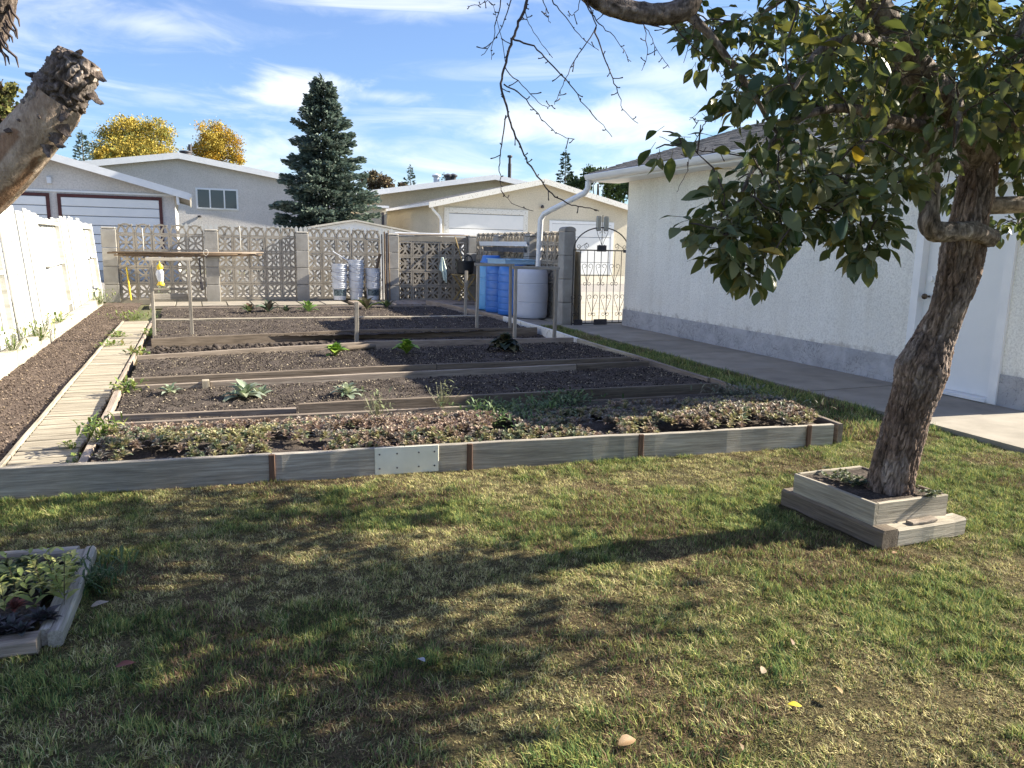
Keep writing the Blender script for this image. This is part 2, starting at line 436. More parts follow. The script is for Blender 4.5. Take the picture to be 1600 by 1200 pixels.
CONC_W = m_noise('pale_concrete', [(0.3, (0.30, 0.27, 0.21)), (0.5, (0.38, 0.35, 0.285)), (0.75, (0.46, 0.43, 0.36))], 3, 0.9, 0.4, 0.006, 50, rnd=0.06)
BLOCK = m_noise('breeze_block_concrete', [(0.3, (0.25, 0.222, 0.18)), (0.55, (0.34, 0.30, 0.245)), (0.75, (0.41, 0.37, 0.305))], 6, 0.95, 0.4, 0.004, 90, rnd=0.09)
PILLAR = m_noise('pillar_concrete', [(0.3, (0.27, 0.25, 0.22)), (0.55, (0.35, 0.33, 0.295)), (0.75, (0.42, 0.395, 0.355))], 4, 0.95, 0.4, 0.004, 80, rnd=0.06)
SHINGLE = m_noise('asphalt_shingle', [(0.3, (0.08, 0.08, 0.085)), (0.55, (0.15, 0.145, 0.145)), (0.75, (0.22, 0.215, 0.21))], 9, 0.95, 0.4, 0.004, 200, rnd=0.0)
ROOF_D = m_noise('dark_roofing', [(0.3, (0.05, 0.05, 0.055)), (0.7, (0.12, 0.12, 0.125))], 5, 0.9, 0.3, 0.01, 40)
IRON = m_noise('black_iron', [(0.3, (0.010, 0.010, 0.012)), (0.7, (0.03, 0.028, 0.028))], 12, 0.55, 0.2, 0.002, 50, spec=0.5)
DARKMETAL = m_noise('dark_metal', [(0.3, (0.03, 0.03, 0.035)), (0.7, (0.09, 0.08, 0.085))], 8, 0.5, 0.1, 0.002, 40, rnd=0.3)
BRASS = m_noise('dark_brass', [(0.3, (0.05, 0.035, 0.03)), (0.7, (0.12, 0.09, 0.06))], 10, 0.3, 0.0, metal=0.8, spec=0.5)
def m_plastic(name, c, rough=0.4, dirt=(0.35, 0.3, 0.24), amt=0.85):
    return m_noise(name, [(0.3, tuple(q * 0.86 for q in c)), (0.7, c)], 2.5, rough, 0.06, 0.004, 8, rnd=0.05, spec=0.5, stain=(tuple(q * 0.6 + 0.4 * d for q, d in zip(c, dirt)), 4.0, 0.60, amt))
P_WHITE = m_plastic('white_plastic', (0.72, 0.74, 0.78), 0.4)
P_BARREL = m_plastic('cloudy_white_plastic', (0.60, 0.62, 0.68), 0.5, (0.3, 0.26, 0.22), 0.8)
P_BLUE = m_plastic('mid_blue_plastic', (0.05, 0.21, 0.62), 0.38, (0.2, 0.25, 0.35))
P_LBLUE = m_plastic('light_blue_plastic', (0.16, 0.45, 0.78), 0.42, (0.3, 0.3, 0.35))
P_PBLUE = m_plastic('pale_blue_plastic', (0.36, 0.58, 0.78), 0.42)
P_BLACK = m_plastic('black_plastic', (0.02, 0.022, 0.026), 0.45, (0.1, 0.09, 0.08))
P_LABEL = m_noise('printed_label', [(0.40, (0.045, 0.075, 0.085)), (0.50, (0.20, 0.26, 0.29)), (0.60, (0.05, 0.08, 0.09))], 16, 0.4, 0.0, spec=0.4)
P_YELLOW = m_plastic('yellow_plastic', (0.80, 0.56, 0.03), 0.45)
CLOTH_G = m_noise('pale_green_cloth', [(0.3, (0.55, 0.66, 0.58)), (0.7, (0.68, 0.76, 0.69))], 8, 0.95, 0.2, 0.003, 120)
REDTRIM = m_noise('maroon_trim', [(0.3, (0.07, 0.025, 0.025)), (0.7, (0.11, 0.04, 0.038))], 6, 0.6, 0.1)
DOORW = m_noise('white_door_paint', [(0.3, (0.76, 0.77, 0.77)), (0.7, (0.83, 0.83, 0.82))], 2, 0.45, 0.05, 0.002, 10, rnd=0.03, spec=0.45)
def m_glass(name, c):
    m, t, b = new_mat(name); b.inputs['Base Color'].default_value = (*c, 1); b.inputs['Roughness'].default_value = 0.08; b.inputs['Specular IOR Level'].default_value = 0.8
    return m
GLASS = m_glass('dark_window_glass', (0.05, 0.06, 0.065))
ROPE = m_noise('white_string', [(0.3, (0.6, 0.58, 0.52)), (0.7, (0.75, 0.73, 0.68))], 30, 0.9, 0.1)
def m_soil(name, dark, light):
    m, t, b = new_mat(name)
    f = noise_tex(t, 7, 8, 0.72, rnd=False); fine = noise_tex(t, 75, 4, 0.75, rnd=False); big = noise_tex(t, 0.9, 4, 0.6, rnd=False)
    c = ramp(t, f, [(0.3, dark), (0.68, light)])
    c = mixc(t, 0.8, c, ramp(t, fine, [(0.36, (0.35, 0.35, 0.36)), (0.52, (1, 1, 1)), (0.66, (1.9, 1.8, 1.65))]), 'MULTIPLY')
    c = mixc(t, 0.5, c, ramp(t, big, [(0.3, (0.75, 0.75, 0.76)), (0.7, (1.2, 1.18, 1.15))]), 'MULTIPLY')
    t.links.new(c, b.inputs['Base Color']); b.inputs['Roughness'].default_value = 1.0; b.inputs['Specular IOR Level'].default_value = 0.1
    ad = nd(t, 'ShaderNodeMath', operation='ADD'); t.links.new(f, ad.inputs[0]); t.links.new(fine, ad.inputs[1])
    bump(t, b, ad.outputs[0], 0.65, 0.015)
    return m
SOIL = m_soil('garden_soil', (0.045, 0.037, 0.033), (0.115, 0.096, 0.082))
SOIL_B = m_soil('brown_soil', (0.065, 0.05, 0.042), (0.165, 0.128, 0.105))
TURF = m_soil('turf_base', (0.05, 0.043, 0.022), (0.13, 0.105, 0.055))
GRAVEL = m_noise('alley_gravel', [(0.3, (0.24, 0.22, 0.19)), (0.7, (0.40, 0.37, 0.33))], 12, 1.0, 0.5, 0.02, 60)
GRASS_M = m_attr('grass_blades', 0.75, 0.25, 0.15)
PLANT_M = m_attr('plant_leaves', 0.55, 0.22, 0.35, var=0.12)
FAR_M = m_attr('far_foliage', 0.8, 0.2, 0.1)
CRUMB_M = m_attr('soil_crumbs', 1.0, 0, 0.1)
# apple leaf: dark glossy face, pale matt back
def m_leaf(name):
    m, t, b = new_mat(name); L = t.links
    a = nd(t, 'ShaderNodeAttribute', attribute_name='Col'); oi = nd(t, 'ShaderNodeObjectInfo')
    sm = nd(t, 'ShaderNodeMath', operation='ADD'); L.new(a.outputs['Fac'], sm.inputs[0]); L.new(oi.outputs['Random'], sm.inputs[1])
    fr = nd(t, 'ShaderNodeMath', operation='FRACT'); L.new(sm.outputs[0], fr.inputs[0])
    top = ramp(t, fr.outputs[0], [(0.0, (0.024, 0.058, 0.028)), (0.45, (0.052, 0.092, 0.030)), (0.80, (0.098, 0.125, 0.036)), (0.990, (0.13, 0.13, 0.035)), (0.997, (0.42, 0.27, 0.03))])
    und = ramp(t, fr.outputs[0], [(0.0, (0.10, 0.135, 0.075)), (0.6, (0.16, 0.18, 0.085)), (0.990, (0.24, 0.22, 0.10)), (0.997, (0.5, 0.34, 0.06))])
    f = noise_tex(t, 60, 3); 
    top = mixc(t, 0.5, top, ramp(t, f, [(0.3, (0.6, 0.6, 0.6)), (0.7, (1.3, 1.3, 1.2))]), 'MULTIPLY')
    ge = nd(t, 'ShaderNodeNewGeometry')
    c = mixc(t, ge.outputs['Backfacing'], top, und)
    L.new(c, b.inputs['Base Color'])
    mr = nd(t, 'ShaderNodeMapRange'); mr.inputs['To Min'].default_value = 0.33; mr.inputs['To Max'].default_value = 0.8
    L.new(ge.outputs['Backfacing'], mr.inputs['Value']); L.new(mr.outputs['Result'], b.inputs['Roughness']); b.inputs['Specular IOR Level'].default_value = 0.4
    tr = nd(t, 'ShaderNodeBsdfTranslucent'); L.new(mixc(t, 1.0, und, (0.95, 0.95, 0.45), 'MULTIPLY'), tr.inputs['Color'])
    mx = nd(t, 'ShaderNodeMixShader'); mx.inputs[0].default_value = 0.26; o = t.nodes['Material Output']
    L.new(b.outputs[0], mx.inputs[1]); L.new(tr.outputs[0], mx.inputs[2]); L.new(mx.outputs[0], o.inputs['Surface'])
    return m
APPLE = m_leaf('apple_leaf')
def m_bark(name, deep, mid, lite):
    m, t, b = new_mat(name)
    a = nd(t, 'ShaderNodeAttribute', attribute_name='Col')
    f = noise_tex(t, 26, 6, 0.7, (1, 1, 0.28), 1.0); g = noise_tex(t, 5, 4, 0.6, (1, 1, 0.6)); h = noise_tex(t, 110, 4, 0.7, (1, 1, 0.4))
    c = ramp(t, f, [(0.32, deep), (0.5, mid), (0.68, lite)])
    c = mixc(t, 0.55, c, ramp(t, h, [(0.3, (0.5, 0.47, 0.45)), (0.65, (1.25, 1.22, 1.2))]), 'MULTIPLY')
    c = mixc(t, 0.7, c, ramp(t, g, [(0.32, (0.62, 0.52, 0.46)), (0.6, (1.1, 1.1, 1.12))]), 'MULTIPLY')
    c = mixc(t, 1.0, c, a.outputs['Color'], 'MULTIPLY')
    t.links.new(c, b.inputs['Base Color']); b.inputs['Roughness'].default_value = 0.92; b.inputs['Specular IOR Level'].default_value = 0.2
    ad = nd(t, 'ShaderNodeMath', operation='ADD'); t.links.new(f, ad.inputs[0]); t.links.new(h, ad.inputs[1])
    bump(t, b, ad.outputs[0], 0.9, 0.012)
    return m
BARK = m_bark('apple_bark', (0.06, 0.05, 0.043), (0.22, 0.185, 0.16), (0.42, 0.375, 0.335))
BARK_S = m_bark('smooth_grey_bark', (0.28, 0.225, 0.18), (0.46, 0.39, 0.32), (0.60, 0.53, 0.45))
TWIG = m_noise('twig_bark', [(0.3, (0.035, 0.025, 0.024)), (0.7, (0.10, 0.075, 0.066))], 30, 0.8, 0.2)
FARBARK = m_noise('far_bark', [(0.3, (0.05, 0.04, 0.03)), (0.7, (0.12, 0.10, 0.08))], 6, 0.9, 0.3)

# ------------------------------------------------------------------ ground, paths
def sheet(name, x0, x1, y0, y1, z, mat, kind='structure'):
    mb = MB(); mb.add([(x0, y0, z), (x1, y0, z), (x1, y1, z), (x0, y1, z)], [(0, 1, 2, 3)])
    return tag(mb.build(name, mat), kind=kind)
def grid_mesh(x0, x1, y0, y1, step, zf):
    nx = max(2, int((x1 - x0) / step) + 1); ny = max(2, int((y1 - y0) / step) + 1)
    X, Y = np.meshgrid(np.linspace(x0, x1, nx), np.linspace(y0, y1, ny)); Zz = zf(X, Y)
    V = np.stack([X.ravel(), Y.ravel(), Zz.ravel()], 1)
    i = np.arange(nx * ny).reshape(ny, nx)
    F = np.stack([i[:-1, :-1].ravel(), i[:-1, 1:].ravel(), i[1:, 1:].ravel(), i[1:, :-1].ravel()], 1)
    return V, F
sheet('ground', -400, 400, -60, 700, -0.06, m_noise('far_ground', [(0.3, (0.08, 0.085, 0.04)), (0.7, (0.16, 0.15, 0.08))], 0.6, 1.0, 0.2))
lawn_z = lambda X, Y: 0.02 * (fbm(X * 1.3, Y * 1.3, 5) - 0.5) - 0.004
V, F = grid_mesh(-8, 9, -4, 12.6, 0.09, lawn_z)
lawn = tag(link('lawn', np_mesh('lawn', V, F, TURF, smooth=True)), kind='structure')
sheet('alley', -60, 60, 19.6, 34.9, -0.012, GRAVEL)

# wall line of the garage: x = GX(y)
GX = lambda y: 7.17 - 0.040 * (12.2 - y)
SWX = lambda y: 5.93 - 0.056 * (11.4 - y)
sw = thing('sidewalk', None, None); sw['kind'] = 'structure'
ys = [0.2, 1.6, 3.0, 4.42, 5.85, 7.2, 8.55, 9.9, 11.25, 12.34]
for a, b in zip(ys[:-1], ys[1:]):
    mb = MB(); z1 = 0.035 + random.uniform(-0.004, 0.004); g = 0.006
    if b < 4.5: xa0, xa1, xb0, xb1 = SWX(a), 9.6, SWX(b), 9.6
    else: xa0, xa1, xb0, xb1 = SWX(a), GX(a) - 0.004, SWX(b), GX(b) - 0.004
    lo = [(xa0, a + g, -0.08), (xa1, a + g, -0.08), (xb1, b - g, -0.08), (xb0, b - g, -0.08)]
    hi = [(x, y, z1) for x, y, z in lo]
    mb.add(lo + hi, [(3, 2, 1, 0), (4, 5, 6, 7), (0, 1, 5, 4), (1, 2, 6, 5), (2, 3, 7, 6), (3, 0, 4, 7)])
    mb.build('concrete_slab', CONC, sw)
drv = thing('driveway', None, None); drv['kind'] = 'structure'
yy = 12.36
while yy < 19.5:
    for (xa, xb) in ((6.3, 9.4), (9.42, 12.6), (12.62, 16)):
        mb = MB(); mb.box((xa, yy, -0.08), (xb, yy + 2.36, 0.02)); mb.build('concrete_slab', CONC_W, drv)
    yy += 2.38
# path of slabs behind the beds and beside the barrels
bp = thing('garden_path', None, None); bp['kind'] = 'structure'
for k in range(14):
    x0 = -0.9 + k * 0.52
    if 3.0 < x0 < 5.0: continue
    if x0 > 4.9: break
    mb = MB(); mb.cbox((x0, 17.75, -0.04), (x0 + 0.5, 18.6 + 0.3, 0.03 + random.uniform(-0.006, 0.006)), 0.006); mb.build('paving_slab', CONC, bp)
for k in range(14):
    mb = MB(); y0 = 12.45 + k * 0.45
    mb.cbox((5.28, y0, -0.04), (6.15, y0 + 0.435, 0.02 + random.uniform(-0.006, 0.006)), 0.006); mb.build('paving_slab', CONC, bp)
for k in range(12):
    mb = MB(); x0 = 3.35 + k * 0.25
    mb.cbox((x0, 17.3, -0.04), (x0 + 0.235, 18.5, 0.04 + random.uniform(-0.006, 0.006)), 0.006)
    beam('path_plank', (x0 + .12, 17.2, 0.03), (x0 + .12, 18.45, 0.03), 0.225, 0.05, WOOD_GREY, bp)

# soil
def soil(name, x0, x1, y0, y1, z, mat, step=0.04, amp=0.035, seed=1, poly=None):
    zf = lambda X, Y: z + amp * (fbm(X * 5, Y * 5, seed) - 0.5) * 1.6 + amp * 0.9 * (fbm(X * 17, Y * 17, seed + 9, 2) - 0.5)
    V, F = grid_mesh(x0, x1, y0, y1, step, zf)
    return tag(link(name, np_mesh(name, V, F, mat, smooth=False)), kind='structure')
XL, XR = -0.62, 4.86
soil('soil_strip', -1.80, -1.06, 4.7, 18.6, 0.03, SOIL_B, 0.03, 0.026, 3)
soil('garden_soil', XL, 5.2, 5.2, 17.6, 0.015, SOIL, 0.05, 0.03, 21)
BEDS = [(-0.6, 4.72, 4.42, 5.72, 0.125, 31), (-0.6, 4.7, 5.93, 7.26, 0.10, 41), (-0.6, 4.86, 7.62, 9.5, 0.10, 51), (-0.55, 5.0, 11.12, 13.55, 0.10, 61), (-0.55, 4.9, 13.68, 16.0, 0.085, 71)]
x0, x1, y0, y1, z, sd = BEDS[0]
V, F = grid_mesh(x0, x1, 0, 1, 0.035, lambda X, Y: z + 0.055 * (fbm(X * 5, Y * 6, sd) - 0.5))
tq = V[:, 1].copy(); V[:, 0] = -0.6 + (V[:, 0] + 0.6) / (x1 + 0.6) * (4.87 + 0.27 * tq); V[:, 1] = (4.665 - 0.1035 * V[:, 0]) * (1 - V[:, 1]) + (5.78 - 0.045 * V[:, 0]) * V[:, 1]
tag(link('bed_soil', np_mesh('bed_soil', V, F, SOIL)), kind='structure')
for (x0, x1, y0, y1, z, sd) in BEDS[1:]:
    soil('bed_soil', x0, x1, y0, y1, z, SOIL, 0.04, 0.035, sd)

# crumbs, chips and clods lying on the soil (nobody could count them)
def crumbs(name, areas, mat):
    oc = np.array([[1, 0, 0], [-1, 0, 0], [0, 1, 0], [0, -1, 0], [0, 0, 1], [0, 0, -1]], float)
    of = np.array([[0, 2, 4], [2, 1, 4], [1, 3, 4], [3, 0, 4], [2, 0, 5], [1, 2, 5], [3, 1, 5], [0, 3, 5]])
    VV = []; CC = []
    for (x0, x1, y0, y1, z, n, smin, smax, pal) in areas:
        p = np.stack([rng.uniform(x0, x1, n), rng.uniform(y0, y1, n), np.full(n, z)], 1)
        s = smin + (smax - smin) * rng.random(n) ** 3
        sc = s[:, None, None] * (0.6 + 0.7 * rng.random((n, 6, 3)))
        a = rng.uniform(0, 2 * PI, n); v = oc[None] * sc; v[:, :, 2] *= 0.75
        ca, sa = np.cos(a)[:, None], np.sin(a)[:, None]
        x = v[:, :, 0] * ca - v[:, :, 1] * sa; y = v[:, :, 0] * sa + v[:, :, 1] * ca
        v = np.stack([x, y, v[:, :, 2]], 2) + p[:, None]
        pal = np.array(pal); c = pal[rng.integers(0, len(pal), n)] * (0.7 + 0.6 * rng.random((n, 1)))
        VV.append(v.reshape(-1, 3)); CC.append(np.repeat(c, 6, 0))
    V = np.concatenate(VV); k = len(V) // 6
    F = (of[None] + (np.arange(k) * 6)[:, None, None]).reshape(-1, 3)
    return tag(link(name, np_mesh(name, V, F, mat, np.concatenate(CC))), kind='stuff')
palS = [(0.06, 0.05, 0.044)] * 5 + [(0.12, 0.10, 0.084)] * 3 + [(0.028, 0.024, 0.022)] * 5 + [(0.38, 0.32, 0.23), (0.26, 0.22, 0.16)]
palD = [(0.055, 0.045, 0.039)] * 3 + [(0.085, 0.07, 0.06), (0.035, 0.03, 0.027)]
palB = [(0.11, 0.085, 0.07)] * 5 + [(0.19, 0.15, 0.12)] * 4 + [(0.05, 0.037, 0.03)] * 2 + [(0.26, 0.2, 0.14)]
ar = []
for (x0, x1, y0, y1, z, sd) in BEDS[1:]:
    n = int((x1 - x0) * (y1 - y0) * (2600 if y0 < 8 else 1000)); ar.append((x0, x1, y0, y1, z + 0.010, n, 0.002, 0.012, palS))
ar.append((-0.55, 2.2, 9.95, 10.8, 0.035, 1500, 0.006, 0.05, palD))
ar.append((2.2, 4.9, 9.95, 10.9, 0.035, 700, 0.006, 0.035, palD))
ar.append((-1.76, -1.1, 4.9, 17.5, 0.05, 15000, 0.002, 0.014, palB))
crumbs('soil_crumbs', ar, CRUMB_M)

# ------------------------------------------------------------------ lawn grass
def grass(name, n, x0, x1, y0, y1, keep, h0, h1, w, seed, bias=0.0):
    r = np.random.default_rng(seed)
    x = r.uniform(x0, x1, n); y = y0 + (y1 - y0) * (r.random(n) ** 1.0)
    k = keep(x, y); x = x[k]; y = y[k]; n = len(x)
    g = fbm(x * 1.15 + 3, y * 1.5 + 1, 77, 4); g2 = fbm(x * 6, y * 6, 99, 2)
    green = np.clip((g - 0.47) * 4.2 + 0.44 + bias + (g2 - 0.5) * 1.5, 0, 1)
    isg = r.random(n) < green * 0.78 + 0.14
    h = (h0 + (h1 - h0) * r.random(n)) * (0.75 + 0.55 * green) * (0.85 + 0.4 * g2)
    g3 = fbm(x * 21, y * 21, 44, 2); g4 = fbm(x * 9 + 5, y * 9, 45, 2); dead = fbm(x * 2.3 + 9, y * 2.9, 46, 3)
    tuft = np.clip((g3 - 0.30) * 3.2, 0.0, 1.0); h = h * (0.55 + 0.58 * tuft)
    a = 2 * PI * (2.2 * fbm(x * 8, y * 8, 47, 2)) + r.normal(0, 1.7, n); lean = r.uniform(0.15, 1.25, n) * np.where(isg, 0.8, 1.15)
    dx, dy = np.cos(a), np.sin(a); px, py = -dy, dx
    wd = w * (0.6 + 0.8 * r.random(n)); z0 = lawn_z(x, y) - 0.004
    V = np.zeros((n, 5, 3))
    def at(s): return x + dx * h * lean * s * s, y + dy * h * lean * s * s, z0 + h * s * (1 - 0.30 * lean * s)
    for j, (s, ws) in enumerate(((0, 1), (0, -1), (0.55, 0.8), (0.55, -0.8), (1, 0))):
        X, Y, Z = at(s); V[:, j, 0] = X + px * wd * ws * 0.5; V[:, j, 1] = Y + py * wd * ws * 0.5; V[:, j, 2] = Z
    base = np.arange(n)[:, None] * 5
    Q = base + np.array([0, 1, 3, 2]); T = base + np.array([2, 3, 4])
    gc = np.array([[0.085, 0.15, 0.055], [0.14, 0.205, 0.06], [0.25, 0.275, 0.085], [0.35, 0.34, 0.11]])
    dc = np.array([[0.50, 0.44, 0.21], [0.52, 0.46, 0.25], [0.28, 0.23, 0.115], [0.20, 0.14, 0.08], [0.40, 0.38, 0.15]])
    c = np.where(isg[:, None], gc[r.integers(0, 4, n)], dc[r.integers(0, 5, n)]) * (0.6 + 0.8 * r.random((n, 1))) * (0.55 + 0.65 * tuft[:, None])
    br = ((dead > 0.57) & (r.random(n) < 0.40))[:, None]; c = np.where(br, np.array([[0.20, 0.13, 0.085]]) * (0.6 + 0.9 * r.random((n, 1))), c)
    me = np_mesh(name, V.reshape(-1, 3), [Q, T], GRASS_M, np.repeat(c, 5, 0))
    return tag(link(name, me), kind='stuff')
FRONT = lambda x: 4.625 - 0.1035 * x                # foot of the front bed board
def keep_lawn(x, y):
    k = (y < FRONT(x) - 0.012) | ((x > 4.33) & (y < 4.8))
    k &= x < SWX(y) - 0.01
    k &= ~((x > 2.93) & (x < 3.56) & (y > 2.56) & (y < 3.24))
    k &= ~((x > -1.6) & (x < -0.5) & (y > 2.93) & (y < 3.85))
    return k
def inview(x, y):
    p = np.stack([x, y, np.zeros_like(x)], 1); u, v, d = proj_np(p)
    return (u > -60) & (u < 1660) & (v < 1260) & (d > 0.3)
grass('lawn_grass', 820000, -1.6, 5.7, 1.1, 4.75, lambda x, y: keep_lawn(x, y) & inview(x, y), 0.014, 0.031, 0.0029, 5)
grass('lawn_grass', 60000, -3.2, 6.2, -0.6, 5.0, lambda x, y: keep_lawn(x, y) & ~inview(x, y), 0.025, 0.055, 0.008, 6)
BORD = [(4.30, 4.2), (4.70, 6.2), (4.93, 9.2), (5.16, 11.4), (5.18, 12.6)]
bx = lambda y: np.interp(y, [b[1] for b in BORD], [b[0] for b in BORD])
grass('lawn_grass', 90000, 4.4, 6.1, 4.25, 12.3, lambda x, y: (x > bx(y) + 0.06) & (x < SWX(y) - 0.01), 0.03, 0.065, 0.006, 8, 0.5)

# ------------------------------------------------------------------ plants as leafy meshes
def leaf_cloud(n, org, dirs, L, Wd, cols, curl=0.3, nrm=None):
    """n leaves of 6 verts (rhomb with fold); returns V,F,C"""
    d = dirs / np.linalg.norm(dirs, axis=1, keepdims=True)
    up = np.tile([0, 0, 1.0], (n, 1)) if nrm is None else nrm
    s = np.cross(d, up); s /= np.linalg.norm(s, axis=1, keepdims=True) + 1e-9; nn = np.cross(s, d)
    L = L[:, None]; Wd = Wd[:, None]
    b = org; m1 = org + d * L * 0.35 + nn * L * curl * 0.22; m2 = org + d * L * 0.72 + nn * L * curl * 0.2; t = org + d * L - nn * L * curl * 0.25
    fold = nn * Wd * 0.16
    V = np.stack([b, m1 - s * Wd * 0.5 + fold, m1, m1 + s * Wd * 0.5 + fold, m2 - s * Wd * 0.42 + fold, m2, m2 + s * Wd * 0.42 + fold, t], 1)
    T = np.array([[0, 2, 1], [0, 3, 2], [4, 5, 7], [5, 6, 7]]); Q = np.array([[1, 2, 5, 4], [2, 3, 6, 5]])
    base = (np.arange(n) * 8)[:, None, None]
    return V.reshape(-1, 3), (T[None] + base).reshape(-1, 3), (Q[None] + base).reshape(-1, 4), np.repeat(cols, 8, 0)
def join(parts):
    V = []; T = []; Q = []; C = []; o = 0
    for v, t, q, c in parts:
        V.append(v); T.append(t + o); Q.append(q + o); C.append(c); o += len(v)
    return np.concatenate(V), [np.concatenate(T), np.concatenate(Q)], np.concatenate(C)
def rosette(c, rad, nl, pal, el0=0.2, el1=1.3, wid=0.5, curl=0.3, r=rng, lift=0.0, stalk=0.0):
    k = np.arange(nl); a = k * 2.399963 + r.uniform(0, 6.28); f = k / max(1, nl - 1)
    el = el0 + (el1 - el0) * f + r.normal(0, 0.12, nl)
    d = np.stack([np.cos(a) * np.cos(el), np.sin(a) * np.cos(el), np.sin(el)], 1)
    L = rad * (1.0 - 0.45 * f) * r.uniform(0.8, 1.2, nl)
    pal = np.array(pal); cc = pal[r.integers(0, len(pal), nl)] * r.uniform(0.75, 1.25, (nl, 1))
    o = np.tile(np.array(c, float), (nl, 1)); o[:, 2] += f * lift
    if stalk:
        o = o + d * stalk
    return leaf_cloud(nl, o, d, L, L * wid * r.uniform(0.8, 1.2, nl), cc, curl)
def plant(name, label, cat, pos, parts, group=None, kind=None):
    V, F, C = join(parts); pos = np.array(pos, float)
    me = np_mesh(name, V - pos, F, PLANT_M, C)
    return tag(link(name, me, None, Matrix.Translation(Vector(pos))), label, cat, group, kind)
GR_L = [(0.24, 0.40, 0.05), (0.34, 0.48, 0.07), (0.16, 0.30, 0.04)]
GR_G = [(0.27, 0.33, 0.23), (0.36, 0.41, 0.30), (0.19, 0.26, 0.16), (0.40, 0.43, 0.26)]
GR_D = [(0.045, 0.07, 0.03), (0.08, 0.07, 0.045), (0.03, 0.05, 0.03), (0.11, 0.10, 0.045)]
GR_W = [(0.16, 0.22, 0.05), (0.22, 0.28, 0.07), (0.10, 0.16, 0.04), (0.30, 0.28, 0.10)]

def at3(u, v, z): p = G(u, v, z); return (p.x, p.y, z)
def lettuce(u, v, z, rad, pal, nl, label, el=(0.45, 1.45), wid=0.75, curl=0.5, h=0.06):
    c = at3(u, v, z); plant('lettuce', label, 'lettuce', c, [rosette(c, rad, nl, pal, el[0], el[1], wid, curl, lift=h)])

# ------------------------------------------------------------------ raised beds
fb = thing('raised_bed', 'front raised timber bed full of reddish stonecrop, white patch panel on its face', 'raised bed', (1.2, 4.6, 0))
def fpt(u):       # point on the foot line of the front board below pixel column u
    lo, hi = -4.0, 5.0
    for _ in range(50):
        m = (lo + hi) / 2; pu = proj_np(np.array([[m, FRONT(m), 0.08]]))[0][0]
        if pu < u: lo = m
        else: hi = m
    return lo
xs = [-3.2, fpt(425), fpt(634), fpt(1000), 4.30]
for a, b in zip(xs[:-1], xs[1:]):
    z1 = 0.165 + random.uniform(-0.003, 0.003)
    beam('front_plank', (a + 0.003, FRONT(a) + 0.02, (z1 - 0.05) / 2), (b - 0.003, FRONT(b) + 0.02, (z1 - 0.05) / 2), 0.04, z1 + 0.05, WOOD_STAKE, fb, nseg=14, wob=0.002)
fd = Vector((1, -0.1035, 0)).normalized()
for u in (425, 733, 1000, 1262):
    x = fpt(u); 
    beam('batten', (x, FRONT(x) - 0.011, -0.04), (x, FRONT(x) - 0.011, 0.168), 0.018, 0.035, WOOD_BROWN, fb, up=fd)
# white patch panel with nails
xa, xb = fpt(585), fpt(685); pm = Vector(((xa + xb) / 2, FRONT((xa + xb) / 2) - 0.006, 0.085)); pw = (xb - xa)
pp = beam('patch_panel', pm - fd * pw / 2, pm + fd * pw / 2, 0.008, 0.172, m_noise('off_white_board', [(0.3, (0.62, 0.60, 0.50)), (0.7, (0.76, 0.74, 0.64))], 5, 0.6, 0.1, stain=((0.30, 0.29, 0.2), 6, 0.6, 0.9)), fb)
for i, fx in enumerate((-0.43, -0.16, 0.18, 0.43)):
    for fz in (-0.045, 0.045):
        mb = MB(); c = pm + fd * (pw * fx) + Vector((0, -0.006, fz)); mb.tube([c, c - Vector((0, 0.004, 0))], 0.0055, 8); mb.build('nail', DARKMETAL, pp)
beam('end_plank', (4.375, FRONT(4.36) + 0.02, 0.062), (4.72, 6.2, 0.062), 0.04, 0.19, WOOD_GREY, fb, nseg=6, wob=0.002)
beam('back_plank', (-0.62, 5.83, 0.06), (2.1, 5.66, 0.06), 0.035, 0.165, WOOD_GREY, fb, nseg=6, wob=0.003)
beam('back_plank', (2.11, 5.655, 0.055), (4.60, 5.58, 0.055), 0.035, 0.16, WOOD_DARK, fb, nseg=6, wob=0.003)
beam('side_plank', (-0.645, FRONT(-.645) + 0.05, 0.05), (-0.645, 7.4, 0.05), 0.05, 0.16, WOOD_GREY, fb, nseg=6, wob=0.004)

b2 = thing('garden_bed', 'second plank bed from the front, grey-green cabbages in its soil', 'garden bed', (2, 6.6, 0), 'stepped plank beds')
beam('front_plank', (-0.6, 6.08, 0.065), (0.675, 5.95, 0.065), 0.035, 0.17, WOOD_GREY, b2, nseg=5, wob=0.003)
beam('front_plank', (0.685, 5.86, 0.095), (2.9, 5.80, 0.095), 0.035, 0.21, WOOD_DARK, b2, nseg=6, wob=0.003)
beam('front_plank', (2.91, 5.80, 0.095), (4.42, 5.72, 0.095), 0.035, 0.21, WOOD_DARK, b2, nseg=6, wob=0.003)
beam('back_plank', (-0.6, 7.28, 0.07), (0.02, 7.30, 0.07), 0.035, 0.165, WOOD_GREY, b2, nseg=3, wob=0.003)
beam('corner_block', (0.05, 7.30, -0.02), (0.05, 7.30, 0.17), 0.06, 0.09, WOOD_PALE, b2, up=(0, 1, 0))
beam('back_plank', (0.09, 7.31, 0.07), (3.81, 7.40, 0.07), 0.035, 0.165, WOOD_GREY, b2, nseg=8, wob=0.004)
beam('back_plank', (3.82, 7.40, 0.07), (4.75, 7.42, 0.07), 0.035, 0.16, WOOD_DARK, b2, nseg=3, wob=0.003)
beam('corner_block', (-0.57, 6.12, -0.02), (-0.57, 6.12, 0.16), 0.07, 0.07, WOOD_PALE, b2, up=(0, 1, 0))
b3 = thing('garden_bed', 'third plank bed from the front, with two bright lettuces and one dark one', 'garden bed', (2, 8.6, 0), 'stepped plank beds')
